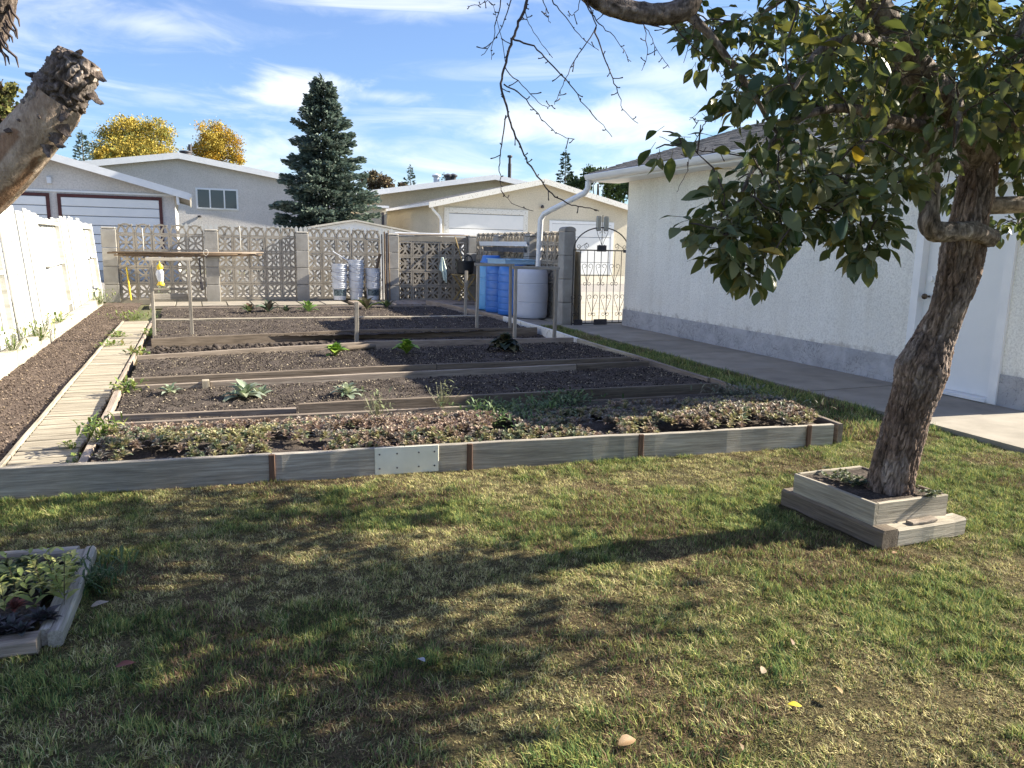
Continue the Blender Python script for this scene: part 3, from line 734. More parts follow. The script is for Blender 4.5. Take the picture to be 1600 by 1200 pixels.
beam('front_plank', (-0.61, 7.56, 0.08), (2.3, 7.66, 0.08), 0.04, 0.185, WOOD_DARK, b3, nseg=8, wob=0.003)
beam('front_plank', (2.31, 7.66, 0.08), (4.62, 7.6, 0.08), 0.04, 0.185, WOOD_DARK, b3, nseg=8, wob=0.003)
beam('corner_block', (-0.57, 7.52, -0.02), (-0.57, 7.52, 0.175), 0.06, 0.05, WOOD_PALE, b3, up=(0, 1, 0))
beam('back_plank', (-0.61, 9.16, 0.07), (2.0, 9.80, 0.07), 0.035, 0.17, WOOD_GREY, b3, nseg=8, wob=0.005)
beam('back_plank', (2.01, 9.88, 0.07), (4.9, 9.62, 0.07), 0.035, 0.17, WOOD_GREY, b3, nseg=8, wob=0.003)
b4 = thing('garden_bed', 'fourth plank bed from the front, bare soil between the wooden frames', 'garden bed', (2, 12.3, 0), 'stepped plank beds')
beam('front_plank', (-0.55, 10.9, 0.06), (2.16, 11.34, 0.06), 0.045, 0.15, WOOD_DARK, b4, nseg=8, wob=0.006)
beam('front_plank', (2.17, 11.34, 0.06), (5.0, 11.1, 0.06), 0.04, 0.17, WOOD_DARK, b4, nseg=8, wob=0.003)
b5 = thing('garden_bed', 'plank bed farthest back, with a row of small leafy plants before the block wall', 'garden bed', (2, 15, 0), 'stepped plank beds')
beam('front_plank', (-0.6, 13.7, 0.05), (1.9, 13.64, 0.05), 0.16, 0.15, WOOD_PALE, b5, nseg=8, wob=0.004)
beam('front_plank', (1.91, 13.64, 0.05), (4.95, 13.5, 0.05), 0.14, 0.14, WOOD_PALE, b5, nseg=8, wob=0.003)
beam('back_plank', (-0.5, 16.15, 0.05), (2.6, 16.2, 0.05), 0.06, 0.12, WOOD_GREY, b5, nseg=6, wob=0.003)
beam('back_plank', (2.61, 16.2, 0.05), (4.8, 16.0, 0.05), 0.06, 0.12, WOOD_GREY, b5, nseg=6, wob=0.003)
bo = thing('border_edging', 'pale timber edging along the right side of the stepped beds, beside the grass strip', 'garden edging', (5, 9, 0))
pts = [(4.72, 6.24), (4.86, 7.9), (4.97, 9.6), (5.12, 11.2), (5.20, 13.0), (5.08, 15.7), (4.95, 17.2)]
for (a, b), mt in zip(zip(pts[:-1], pts[1:]), (WOOD_GREY, WOOD_PALE, WHITE_OLD, WHITE_OLD, WOOD_GREY, WOOD_GREY)):
    beam('edging_plank', (a[0], a[1], 0.06), (b[0], b[1], 0.06), 0.05, 0.17, mt, bo, nseg=5, wob=0.003)
for i in range(16):
    pass
lg = MB(); c = Vector(at3(532, 545, 0.13)); c2 = Vector(at3(586, 541, 0.13)); lg.tube([c.lerp(c2, t) for t in (0, .2, .5, .8, 1)], [0.028, 0.038, 0.034, 0.04, 0.03], 10, wob=0.08)
tag(lg.build('log', WOOD_DARK, None, True, M=frame(c, c2)), 'short dark log lying on the third plank bed against its back board', 'log')

# boardwalk
bw = thing('boardwalk', 'narrow boardwalk of bleached cross planks between bare soil and the beds', 'boardwalk', (-0.9, 9, 0))
beam('side_rail', (-1.105, 4.76, 0.035), (-1.105, 9.3, 0.035), 0.03, 0.09, WOOD_PALE, bw, nseg=8, wob=0.003)
beam('side_rail', (-1.105, 9.31, 0.035), (-1.105, 13.95, 0.035), 0.03, 0.09, WOOD_PALE, bw, nseg=8, wob=0.003)
beam('side_rail', (-0.70, 7.45, 0.035), (-0.68, 13.95, 0.035), 0.03, 0.09, WOOD_GREY, bw, nseg=8, wob=0.003)
y = 4.78
while y < 13.9:
    w = random.choice((0.062, 0.085, 0.095, 0.11)); t = random.uniform(-0.012, 0.012)
    beam('plank', (-1.085, y + w / 2 + t, 0.055 + random.uniform(-.003, .003)), (-0.725 + random.uniform(-.01, .01), y + w / 2 - t, 0.055 + random.uniform(-.003, .003)), w - 0.017 - abs(t) * 0.5, 0.03, WOOD_PALE, bw, c=0.004)
    y += w
# kerb
kb = thing('concrete_kerb', 'low pale concrete kerb along the foot of the white fence', 'kerb', (-1.86, 11, 0))
ky = [5.2, 7.6, 9.5, 11.6, 13.8, 16.0, 18.2]
for a, b in zip(ky[:-1], ky[1:]):
    mb = MB(); mb.cbox((-1.925, a + 0.006, -0.1), (-1.785, b - 0.006, 0.20 + random.uniform(-0.012, 0.012)), 0.012); mb.build('kerb_block', CONC_W, kb)

# ------------------------------------------------------------------ white fence on the left
wf = thing('white_fence', 'white board fence leaning outwards, its panels nailed to alternate sides of the rails', 'fence', (-2.0, 12, 0))
LEAN = math.tan(math.radians(4.5)); FX = -2.03
fz = lambda z, off=0.0: FX - LEAN * z + off
secs = [(5.6, 8.3, 1), (8.3, 10.8, 0), (10.8, 13.45, 1), (13.45, 15.6, 0), (15.6, 18.5, 1), (18.5, 20.4, 0)]
for (a, b, front) in secs:
    off = 0.05 if front else -0.05; yy = a + 0.01; w = 0.27
    nb = round((b - a) / w); w = (b - a - 0.01) / nb
    for k in range(nb):
        y0 = a + 0.005 + k * w; zt = 1.76 + random.uniform(-0.035, 0.035) - 0.05 * (front == 0)
        l = random.uniform(-0.010, 0.010)
        beam('fence_board', (fz(0.03, off + l), y0 + w / 2, 0.05), (fz(zt, off + l), y0 + w / 2 + random.uniform(-.006, .006), zt), w - 0.036, 0.02, WHITE_WOOD, wf, up=(1, 0, 0.0), c=0.003)
    for z in (0.28, 0.98, 1.62):
        beam('fence_rail', (fz(z), a + 0.055, z), (fz(z), b - 0.055, z), 0.075, 0.045, WHITE_WOOD, wf)
for y in sorted({s[0] for s in secs} | {20.4}):
    beam('fence_post', (fz(0), y, 0), (fz(1.72), y, 1.72), 0.10, 0.075, WHITE_WOOD, wf, up=(1, 0, 0))
# weathered bolt board on a recessed panel
beam('fence_latch', (fz(0.95, 0.02), 13.9, 0.96), (fz(0.95, 0.02), 15.1, 0.99), 0.05, 0.05, WHITE_OLD, wf)

# ------------------------------------------------------------------ breeze block wall
BWD, BHT, BTH = 0.355, 0.362, 0.11
def screen_block():
    """square frame with four half-ring ribs that leave a flower of lens-shaped holes; local X across, Z up, origin at the lower left front"""
    mb = MB(); j = 0.006; t = 0.040; w, h, d = BWD - j, BHT - j, BTH
    mb.box((0, 0, 0), (w, d, t)); mb.box((0, 0, h - t), (w, d, h)); mb.box((0, 0, t), (t, d, h - t)); mb.box((w - t, 0, t), (w, d, h - t))
    cx, cz = w / 2, h / 2; ri = 0.0175
    def arc(c, a0, a1, rx, rz, n=8):
        vs = []
        for i in range(n + 1):
            a = a0 + (a1 - a0) * i / n; ca, sa = math.cos(a), math.sin(a)
            for (rr, yy) in ((-ri, 0.008), (ri, 0.008), (ri, d - 0.008), (-ri, d - 0.008)):
                vs.append((c[0] + ca * (rx + rr), yy, c[1] + sa * (rz + rr)))
        fs = []
        for i in range(n):
            for k in range(4):
                a = i * 4 + k; b = i * 4 + (k + 1) % 4; fs.append((a, a + 4, b + 4, b))
        mb.add(vs, fs)
    W2, H2 = w / 2 - 0.008, h / 2 - 0.008
    arc((cx, 0.006), 0.05, PI - 0.05, W2, H2); arc((cx, h - 0.006), PI + 0.05, 2 * PI - 0.05, W2, H2)
    arc((0.006, cz), -PI / 2 + 0.05, PI / 2 - 0.05, W2, H2); arc((w - 0.006, cz), PI / 2 + 0.05, 1.5 * PI - 0.05, W2, H2)
    return mb.mesh('screen_block', BLOCK)
def cap_block(pointed=False):
    mb = MB(); j = 0.006; w, d = BWD - j, BTH; h = 0.225; n = 12; ri = 0.019; cx = w / 2
    mb.box((0, 0, 0), (w, d, 0.03))
    def arc(c, a0, a1, rx, rz, n=10):
        vs = []
        for i in range(n + 1):
            a = a0 + (a1 - a0) * i / n; ca, sa = math.cos(a), math.sin(a)
            for (rr, yy) in ((-ri, 0.0), (ri, 0.0), (ri, d), (-ri, d)): vs.append((c[0] + ca * (rx + rr), yy, c[1] + sa * (rz + rr)))
        fs = []
        for i in range(n):
            for k in range(4):
                a = i * 4 + k; b = i * 4 + (k + 1) % 4; fs.append((a, a + 4, b + 4, b))
        fs.append((0, 1, 2, 3)); fs.append((n * 4 + 3, n * 4 + 2, n * 4 + 1, n * 4)); mb.add(vs, fs)
    arc((cx, 0.025), 0, PI, w / 2 - 0.014, h - 0.04, 14)
    arc((0.0, 0.03), 0, PI / 2 * 0.86, w / 2 - 0.012, h - 0.055, 8); arc((w, 0.03), PI, PI - PI / 2 * 0.86, w / 2 - 0.012, h - 0.055, 8)
    return mb.mesh('cap_block', BLOCK)
SB, CB = screen_block(), cap_block()
PB = MB(); PB.cbox((-0.145, -0.145, 0.004), (0.145, 0.145, 0.40 - 0.004), 0.008); PBM = PB.mesh('pillar_block', PILLAR)
def wall_panel(root, p0, dx, n, rows, z0=0.06, cap=True, skip=()):
    """blocks from p0 along the horizontal unit vector dx"""
    dx = Vector(dx).normalized(); M0 = Matrix.Identity(4); dy = Vector((-dx.y, dx.x, 0))
    for i in range(3): M0[i][0] = dx[i]; M0[i][1] = dy[i]
    for r in range(rows + (1 if cap else 0)):
        for k in range(n):
            q = Vector(p0) + dx * (k * BWD + 0.003) + Vector((0, 0, z0 + r * BHT)) + dy * random.uniform(-.003, .003)
            M = M0.copy(); M.translation = q
            link('cap_block' if r == rows else 'screen_block', CB if r == rows else SB, root, M)
def pillar(root, x, y, n=4, z0=0.0, sx=1.0, capstone=True, rot=0.0, h=0.40):
    pl = bpy.data.objects.new('pillar', None); COL.objects.link(pl); place(pl, root, Matrix.Translation((x, y, z0)))
    for k in range(n):
        link('pillar_block', PBM, pl, Matrix.Translation((x, y, z0 + k * h)) @ Matrix.Rotation(rot + random.uniform(-.012, .012), 4, 'Z') @ Matrix.Diagonal((sx, 1, h / 0.4, 1)))
    if capstone:
        mb = MB(); mb.cbox((x - 0.148 * sx, y - 0.148, z0 + n * h), (x + 0.148 * sx, y + 0.148, z0 + n * h + 0.05), 0.02); mb.build('capstone', PILLAR, pl)
    return pl
WY = 19.15
bwl = thing('breeze_block_wall', 'pierced breeze-block wall with arched top blocks across the back of the garden', 'block wall', (1.4, WY, 0))
px_ = [-1.68, 0.405, 2.42, 4.43]
for a, b in zip(px_[:-1], px_[1:]):
    n = 5; tot = n * BWD; s0 = (a + b) / 2 - tot / 2
    wall_panel(bwl, (s0, WY, 0), (1, 0, 0), n, 4)
    mb = MB(); mb.box((a + 0.137, WY - 0.03, -0.05), (b - 0.137, WY + 0.16, 0.058)); mb.build('footing', CONC, bwl)
for x in px_[:3]: pillar(bwl, x, WY + 0.06)
pillar(bwl, 4.50, 18.75, 4)
iw = thing('inset_block_wall', 'shaded breeze-block wall panel behind the hanging cloth, capped by a solid beam', 'block wall', (5.6, 18.75, 0))
wall_panel(iw, (4.66, 18.72, 0), (1, 0, 0), 5, 4, 0.03, cap=False)
beam('beam', (4.65, 18.78, 1.54), (6.46, 18.78, 1.54), 0.13, 0.13, CONC, iw)
pillar(iw, 6.60, 18.76, 4)
for i, (z, x0, x1, r) in enumerate(((1.635, 4.62, 6.5, 0.02), (1.63, 4.7, 6.35, 0.016), (1.67, 4.6, 6.4, 0.015))):
    mb = MB(); q0 = Vector((x0, 18.72 + 0.05 * i, z)); q1 = Vector((x1, 18.74 + 0.04 * i, z + 0.005)); mb.tube([q0, q1], r, 8)
    tag(mb.build('pipe', [WOOD_GREY, DARKMETAL, P_WHITE][i], None, True, 40, M=frame(q0, q1)), ['grey wooden pole lying on top of the shaded block wall', 'dark metal pipe lying on top of the shaded block wall', 'thin white pipe lying on top of the shaded block wall'][i], 'pipe', 'pipes on the shaded wall')
sd = thing('side_block_wall', 'breeze-block wall running away behind the barrels, with scalloped top', 'block wall', (6.6, 15.6, 0))
d0 = Vector((6.60, 18.55, 0)); d1 = Vector((6.44, 12.75, 0)); sdir = (d1 - d0).normalized()
L = (d1 - d0).length; cur = 0.08
for i in range(3):
    n = 5; wall_panel(sd, d0 + sdir * cur, sdir, n, 4, 0.03)
    cur += n * BWD + 0.005
    if i < 2:
        q = d0 + sdir * (cur + 0.05); mb = MB(); 
        pl = pillar(sd, q.x - 0.03, q.y, 4, sx=0.75); cur += 0.12
ls = thing('added_sun_screen', 'tan upright boards standing outside against the breeze-block wall behind the barrels', 'board screen', (6.85, 15.6, 0))  # boards added to stop sun stripes falling through the wall onto the barrels
yb = 12.85
while yb < 18.5:
    w = random.uniform(0.16, 0.24); xq = 6.44 + 0.16 * (yb - 12.75) / 5.8 + 0.19
    beam('board', (xq + 0.06, yb + w / 2, 0.02), (xq, yb + w / 2, 1.36 + random.uniform(-.04, .04)), w - 0.006, 0.02, WOOD_PALE, ls, up=(1, 0, 0)); yb += w
bpl = thing('gate_pillar', 'stout round-topped concrete pillar between the white barrel and the iron gate', 'pillar', (6.22, 12.5, 0))
for k in range(4):
    mb = MB(); mb.cbox((6.10, 12.46, k * 0.42 + 0.003), (6.33, 12.69, k * 0.42 + 0.417), 0.012); mb.build('pillar_block', PILLAR, bpl)
mb = MB(); mb.prism([(-0.115, 0)] + [(-0.115 * math.cos(PI * i / 12), 0.03 + 0.055 * math.sin(PI * i / 12)) for i in range(13)] + [(0.115, 0)], 0.23, Matrix.Translation((6.215, 12.46, 1.682))); mb.build('capstone', PILLAR, bpl)

# ------------------------------------------------------------------ iron gate
gt = thing('iron_gate', 'black wrought-iron arched gate with heart scrolls beside the garage corner', 'gate', (6.75, 12.3, 0))
gx0, gx1, gy = 6.41, 7.13, 12.30
gx0 = onY(893, 500, gy).x; gx1 = onY(977, 500, gy).x; gw = gx1 - gx0; gc = (gx0 + gx1) / 2; GZ = 1.36
def gate_bar(name, p0, p1, r=0.009, par=gt):
    mb = MB(); mb.tube([p0, p1], r, 6); return mb.build(name, IRON, par)
gate_bar('frame_bar', (gx0, gy, 0.03), (gx0, gy, GZ), 0.014); gate_bar('frame_bar', (gx1, gy, 0.03), (gx1, gy, GZ), 0.014)
gate_bar('frame_bar', (gx0 - .01, gy, 0.06), (gx1 + .01, gy, 0.06), 0.012); gate_bar('frame_bar', (gx0 - .01, gy, GZ), (gx1 + .01, gy, GZ), 0.012)
bars = [gx0 + gw * k / 8 for k in range(1, 8)]
for k, x in enumerate(bars): gate_bar('bar', (x, gy, 0.06), (x, gy, GZ if k != 3 else 1.98), 0.007)
mb = MB(); mb.tube([(gc - gw / 2 * math.cos(a), gy, GZ + 0.40 * math.sin(a)) for a in np.linspace(0, PI, 25)], 0.011, 6); mb.build('arch', IRON, gt)
def spiral(c, r0, turns, a0, sgn, n=18):
    return [Vector((c[0] + sgn * r0 * (1 - 0.75 * t) * math.cos(a0 + turns * 2 * PI * t), c[1], c[2] + r0 * (1 - 0.75 * t) * math.sin(a0 + turns * 2 * PI * t))) for t in np.linspace(0, 1, n)]
def heart(h, w, flip):
    mb = MB(); s = -1 if flip else 1
    for sg in (-1, 1):
        pts = [Vector((0, 0, -s * h * 0.5)), Vector((sg * w * 0.18, 0, -s * h * 0.15)), Vector((sg * w * 0.42, 0, s * h * 0.18)), Vector((sg * w * 0.5, 0, s * h * 0.34))]
        c = (sg * w * 0.27, 0, s * h * 0.36)
        for t in np.linspace(0, 1, 14):
            a = t * 1.6 * PI; r = w * 0.235 * (1 - 0.6 * t)
            pts.append(Vector((c[0] + sg * r * math.cos(a), 0, c[2] + s * r * math.sin(a))))
        mb.tube(pts, 0.0045, 5)
        base = []
        for t in np.linspace(0, 1, 12):
            a = -0.5 * PI + t * 1.5 * PI; r = w * 0.16 * (1 - 0.55 * t)
            base.append(Vector((sg * (w * 0.2 + r * math.cos(a)), 0, -s * h * 0.52 + r * math.sin(a) * s + w * 0.05 * s)))
        mb.tube([Vector((0, 0, -s * h * 0.5))] + base, 0.0045, 5)
    return mb.mesh('scroll', IRON)
H1 = heart(0.36, 0.21, False); H2 = heart(0.30, 0.18, False); H3 = heart(0.30, 0.22, False)
for k in (1, 3, 5): link('scroll', H1, gt, Matrix.Translation((bars[k], gy - 0.012, 0.95)))
for x in (gx0 + gw / 16 * 1.4, bars[2], bars[4], bars[6]): link('scroll', H1, gt, Matrix.Translation((x - 0.02, gy - 0.012, 0.40)))
link('scroll', H3, gt, Matrix.Translation((gc, gy - 0.012, GZ + 0.22)))
for sg in (-1, 1):
    mb = MB(); mb.tube(spiral((gc + sg * gw * 0.27, gy - .01, GZ + 0.075), 0.055, 1.3, -0.5 * PI, sg), 0.0045, 5); mb.tube(spiral((gc + sg * gw * 0.42, gy - .01, GZ + 0.06), 0.045, 1.3, -0.5 * PI, -sg), 0.0045, 5)
    mb.tube([(gc + sg * gw * 0.27, gy - .01, GZ + 0.13), (gc + sg * gw * 0.36, gy - .01, GZ + 0.07), (gc + sg * gw * 0.42, gy - .01, GZ + 0.015)], 0.0045, 5)
    mb.build('scroll', IRON, gt)
mb = MB(); mb.cbox((gc - 0.085, gy - 0.03, GZ - 0.02), (gc + 0.085, gy + 0.02, GZ + 0.09), 0.004); mb.build('lock_box', DARKMETAL, gt)
for (xc, w) in ((gx0 + 0.13, 0.16), (gc + 0.03, 0.26)):
    mb = MB(); mb.cbox((xc - w / 2, gy - 0.02, 0.015), (xc + w / 2, gy + 0.02, 0.13), 0.004); mb.build('kick_plate', DARKMETAL, gt)
mb = MB(); mb.cbox((gx1 - 0.10, gy - 0.025, GZ - 0.035), (gx1 + 0.07, gy + 0.02, GZ + 0.02), 0.004); mb.build('latch', DARKMETAL, gt)
mb = MB()
for sg in (-1, 1): mb.cbox((gc + sg * 0.075 - 0.052, gy - 0.02, 1.70), (gc + sg * 0.075 + 0.052, gy + 0.03, 1.96), 0.02)
m_, t_, b_ = new_mat('clear_plastic'); b_.inputs['Base Color'].default_value = (0.45, 0.44, 0.40, 1); b_.inputs['Roughness'].default_value = 0.3; b_.inputs['Transmission Weight'].default_value = 0.35
bump(t_, b_, noise_tex(t_, 25, 4), 0.6, 0.01)
mb.build('lantern_shade', m_, gt)

# ------------------------------------------------------------------ our garage
ga = thing('garage', 'white stucco garage along the right side with grey base, eaves and white side door', 'garage', (7.0, 8.3, 0))
YA, YB, WT = 4.46, 12.12, 2.66
XE = lambda y: GX(y)
far_x = lambda y: GX(y) + 6.6
DY0, DY1, DZ = 4.86, 5.76, 2.06                       # side door opening
WY0, WY1, WZ0, WZ1 = 7.68, 8.78, 1.36, 1.95            # window opening
gdir = Vector((0.040, 1, 0)).normalized(); gn = Vector((-gdir.y, gdir.x, 0))     # along the wall, outward normal (towards -x)
def gp(y, out=0.0, z=0.0): return Vector((GX(y), y, z)) + gn * out
def gbox(mb, y0, y1, o0, o1, z0, z1, c=0.0):
    vs = [gp(y0, o0, z0), gp(y1, o0, z0), gp(y1, o1, z0), gp(y0, o1, z0), gp(y0, o0, z1), gp(y1, o0, z1), gp(y1, o1, z1), gp(y0, o1, z1)]
    mb.add(vs, [(0, 1, 2, 3), (7, 6, 5, 4), (4, 5, 1, 0), (5, 6, 2, 1), (6, 7, 3, 2), (7, 4, 0, 3)])
mb = MB()
for (y0, y1, z0, z1) in ((YA, DY0 - 0.09, 0.31, WT), (DY0 - 0.09, DY1 + 0.09, DZ + 0.09, WT), (DY1 + 0.09, WY0, 0.31, WT), (WY0, WY1, 0.31, WZ0), (WY0, WY1, WZ1, WT), (WY1, YB, 0.31, WT)):
    gbox(mb, y0, y1, -0.16, 0.0, z0, z1)
# gable walls and far wall
RX, RZ = 10.1, 3.80
for yq, t in ((YA, 0.16), (YB - 0.16, 0.16)):
    xl = GX(yq) + 0.16; xr = far_x(yq)
    mb.prism([(xl, 0.0), (xr, 0.0), (xr, WT), (RX, RZ - 0.14), (xl, WT)], t, Matrix.Translation((0, yq, 0)))
mb.box((far_x(8) - 0.16, YA + 0.16, 0), (far_x(8), YB - 0.16, WT))
mb.build('wall', STUCCO, ga)
mb = MB()
for (y0, y1) in ((YA - 0.015, DY0 - 0.09), (DY1 + 0.09, YB + 0.01)): gbox(mb, y0, y1, -0.16, 0.012, -0.06, 0.325)
mb.build('foundation', PARGE, ga)
# door
mb = MB(); gbox(mb, DY0, DY1, -0.10, -0.055, 0.075, DZ); dr = mb.build('door', DOORW, ga)
mb = MB(); q = gp(DY1 - 0.07, 0, 0.86 + 0.12)
mb.tube([q + gn * -0.055, q + gn * 0.0], 0.012, 8); mb.lathe([(0.0, -0.03), (0.022, -0.022), (0.03, 0.0), (0.022, 0.022), (0.0, 0.03)], 12, q + gn * 0.015); mb.build('knob', BRASS, dr, True)
mb = MB(); q = gp(DY1 - 0.07, 0, 1.16); mb.tube([q + gn * -0.055, q + gn * -0.03], 0.03, 14); mb.build('deadbolt', WHITE_TRIM, dr, True, 40)
mb = MB()
gbox(mb, DY0 - 0.09, DY0, -0.12, 0.03, 0.04, DZ); gbox(mb, DY1, DY1 + 0.09, -0.12, 0.03, 0.04, DZ); gbox(mb, DY0 - 0.09, DY1 + 0.09, -0.12, 0.03, DZ, DZ + 0.09)
gbox(mb, DY0 - 0.088, DY1 + 0.088, -0.12, 0.02, -0.03, 0.04)
mb.build('door_frame', WHITE_TRIM, ga)
mb = MB(); gbox(mb, DY0, DY1, -0.12, 0.06, 0.041, 0.072); mb.build('door_sill', WHITE_TRIM, ga)
# window
mb = MB(); gbox(mb, WY0 + 0.05, WY1 - 0.05, -0.09, -0.07, WZ0 + 0.05, WZ1 - 0.05); wn = mb.build('window', GLASS, ga)
mb = MB(); gbox(mb, WY0, WY1, -0.12, 0.022, WZ0, WZ0 + 0.05); gbox(mb, WY0, WY1, -0.12, 0.022, WZ1 - 0.05, WZ1); gbox(mb, WY0, WY0 + 0.05, -0.12, 0.022, WZ0 + 0.05, WZ1 - 0.05); gbox(mb, WY1 - 0.05, WY1, -0.12, 0.022, WZ0 + 0.05, WZ1 - 0.05)
gbox(mb, (WY0 + WY1) / 2 - 0.02, (WY0 + WY1) / 2 + 0.02, -0.10, 0.005, WZ0 + 0.05, WZ1 - 0.05); mb.build('window_frame', WHITE_TRIM, wn)
mb = MB()
for k in range(8):
    yk = WY0 + 0.1 + k * 0.125; gbox(mb, yk, yk + 0.018, -0.066, -0.05, WZ0 + 0.06, WZ1 - 0.06)
mb.build('window_bars', WHITE_TRIM, wn)
# roof
EX, EZ = 6.62, 2.70; sl_ = (RZ - EZ) / (RX - EX); ry0, ry1 = YA - 0.30, YB + 0.46
mb = MB(); mb.prism([(EX, EZ - 0.03), (RX, RZ - 0.03), (2 * RX - EX, EZ - 0.03), (2 * RX - EX, EZ + 0.0), (RX, RZ), (EX, EZ)], ry1 - ry0, Matrix.Translation((0, ry0, 0)))
rf = mb.build('roof', ROOF_D, ga)
mb = MB(); nrow = 25; Ls = math.hypot(RX - EX, RZ - EZ); ex = Ls / nrow
tx, tz = (RX - EX) / Ls, (RZ - EZ) / Ls
for r in range(nrow):
    yk = ry0 - 0.01 - random.uniform(0, 0.2)
    while yk < ry1 + 0.01:
        w = random.uniform(0.22, 0.36); y0, y1 = max(yk, ry0 - 0.012), min(yk + w - 0.006, ry1 + 0.012)
        if y1 - y0 > 0.03:
            s0, s1 = r * ex - 0.02, (r + 1) * ex + 0.06; h0 = 0.012 + random.uniform(0, 0.008)
            a = (EX + tx * s0 - tz * h0, EZ + tz * s0 + tx * h0); b = (EX + tx * s1 - tz * 0.003, EZ + tz * s1 + tx * 0.003)
            c = (EX + tx * s0, EZ + tz * s0 + 0.001)
            mb.add([(a[0], y0, a[1]), (b[0], y0, b[1]), (b[0], y1, b[1]), (a[0], y1, a[1]), (c[0], y0, c[1]), (c[0], y1, c[1])], [(0, 1, 2, 3), (0, 3, 5, 4), (0, 4, 1), (3, 2, 5)])
        yk += w
tag(mb.build('shingles', SHINGLE, rf), kind='stuff')
mb = MB(); mb.box((EX + 0.012, ry0, EZ - 0.15), (EX + 0.03, ry1, EZ - 0.034)); mb.build('fascia', WHITE_TRIM, ga)
mb = MB(); mb.box((EX + 0.03, ry0 + 0.02, EZ - 0.14), (7.2, ry1 - 0.02, EZ - 0.125)); mb.build('soffit', WHITE_TRIM, ga)
for yq in (ry0 - 0.02, ry1):
    mb = MB(); mb.prism([(EX, EZ - 0.17), (RX, RZ - 0.17), (2 * RX - EX, EZ - 0.17), (2 * RX - EX, EZ - 0.0), (RX, RZ - 0.0), (EX, EZ - 0.0)], 0.02, Matrix.Translation((0, yq, 0))); mb.build('rake_board', WHITE_TRIM, ga)
mb = MB(); mb.prism([(0.01, -0.045), (0.01, 0.05), (-0.01, 0.055), (-0.105, 0.055), (-0.112, 0.045), (-0.10, 0.0), (-0.085, -0.03), (-0.05, -0.05)], ry1 - ry0 - 0.02, Matrix.Translation((EX, ry0 + 0.01, EZ - 0.075))); mb.build('gutter', WHITE_TRIM, ga, True, 35)
dsp = [Vector((EX - 0.05, 12.52, 2.57)), Vector((EX - 0.05, 12.53, 2.44)), Vector((EX - 0.09, 12.58, 2.36)), Vector((EX - 0.16, 12.66, 2.31)), Vector((6.22, 13.30, 2.08)), Vector((6.16, 13.48, 2.01)), Vector((6.13, 13.56, 1.91)), Vector((6.12, 13.60, 1.0))]
mb = MB(); mb.tube(dsp, 0.052, 12, cap=True); mb.build('downspout', WHITE_TRIM, ga, True, 50)

# ------------------------------------------------------------------ barrels
def barrel(name, label, x, y, prof, mat, group=None, lid=None):
    o = thing(name, label, 'barrel', (x, y, 0.02), group)
    mb = MB(); mb.lathe(prof, 36, (x, y, 0.02)); mb.build('body', mat, o, True, 35)
    if lid:
        mb = MB(); mb.lathe(lid[0], 30, (x, y, 0.02)); mb.build('lid', lid[1], o, True, 35)
        for a in (0.7, 3.6):
            mb = MB(); c = (x + 0.16 * math.cos(a), y + 0.16 * math.sin(a), 0.02 + lid[0][-1][1]); mb.lathe([(0.035, -0.01), (0.035, 0.018), (0.03, 0.022)], 12, c); mb.build('bung', lid[1], o, True, 35)
    return o
R0 = 0.325
profw = [(0.27, 0), (R0 - 0.02, 0.02), (R0 - 0.004, 0.06), (R0, 0.10), (R0 + 0.004, 0.31), (R0 - 0.006, 0.318), (R0 - 0.006, 0.328), (R0 + 0.006, 0.336), (R0 + 0.012, 0.5), (R0 + 0.008, 0.66), (R0 - 0.004, 0.67), (R0 - 0.004, 0.682), (R0 + 0.004, 0.69), (R0 - 0.004, 0.86), (R0 - 0.03, 0.935), (R0 - 0.05, 0.955), (R0 - 0.055, 0.962)]
barrel('rain_barrel', 'cloudy white plastic rain barrel under the downspout', 6.10, 13.86, profw, P_BARREL, None, ([(0.262, 0.95), (0.275, 0.968), (0.27, 0.985), (0.24, 0.988)], P_BLACK))
def ribprof(R, H, ribs):
    p = [(R * 0.86, 0), (R * 0.97, 0.02), (R, 0.06)]
    for z in ribs: p += [(R, z - 0.022), (R - 0.008, z - 0.016), (R - 0.012, z), (R - 0.008, z + 0.016), (R, z + 0.022)]
    p += [(R, H * 0.86), (R * 0.93, H * 0.955), (R * 0.88, H * 0.97), (R * 0.90, H * 0.985), (R * 0.90, H), (R * 0.5, H + 0.002)]
    return p
barrel('blue_barrel', 'ribbed mid-blue barrel nearest the white barrel', 6.0, 14.56, ribprof(0.30, 1.02, (0.12, 0.24, 0.36, 0.50, 0.66, 0.80)), P_BLUE, 'blue barrels along the side wall')
barrel('blue_barrel', 'ribbed mid-blue barrel standing between the light blue barrel and another mid-blue one', 5.97, 15.22, ribprof(0.30, 1.02, (0.12, 0.24, 0.36, 0.50, 0.66, 0.80)), P_BLUE, 'blue barrels along the side wall')
barrel('blue_barrel', 'smooth light-blue barrel farthest from the gate', 6.02, 15.92, ribprof(0.30, 1.0, (0.32, 0.68)), P_LBLUE, 'blue barrels along the side wall')
o = thing('plastic_tray', 'pale blue plastic tray lying across the tops of the blue barrels', 'tray', (6.02, 14.85, 1.05))
mb = MB(); mb.cbox((5.72, 14.3, 1.045), (6.36, 15.3, 1.06), 0.004)
mb.box((5.72, 14.3, 1.06), (5.735, 15.3, 1.13)); mb.box((6.345, 14.3, 1.06), (6.36, 15.3, 1.13)); mb.box((5.735, 14.3, 1.06), (6.345, 14.315, 1.13)); mb.box((5.735, 15.285, 1.06), (6.345, 15.3, 1.13)); mb.build('tray_body', P_PBLUE, o)
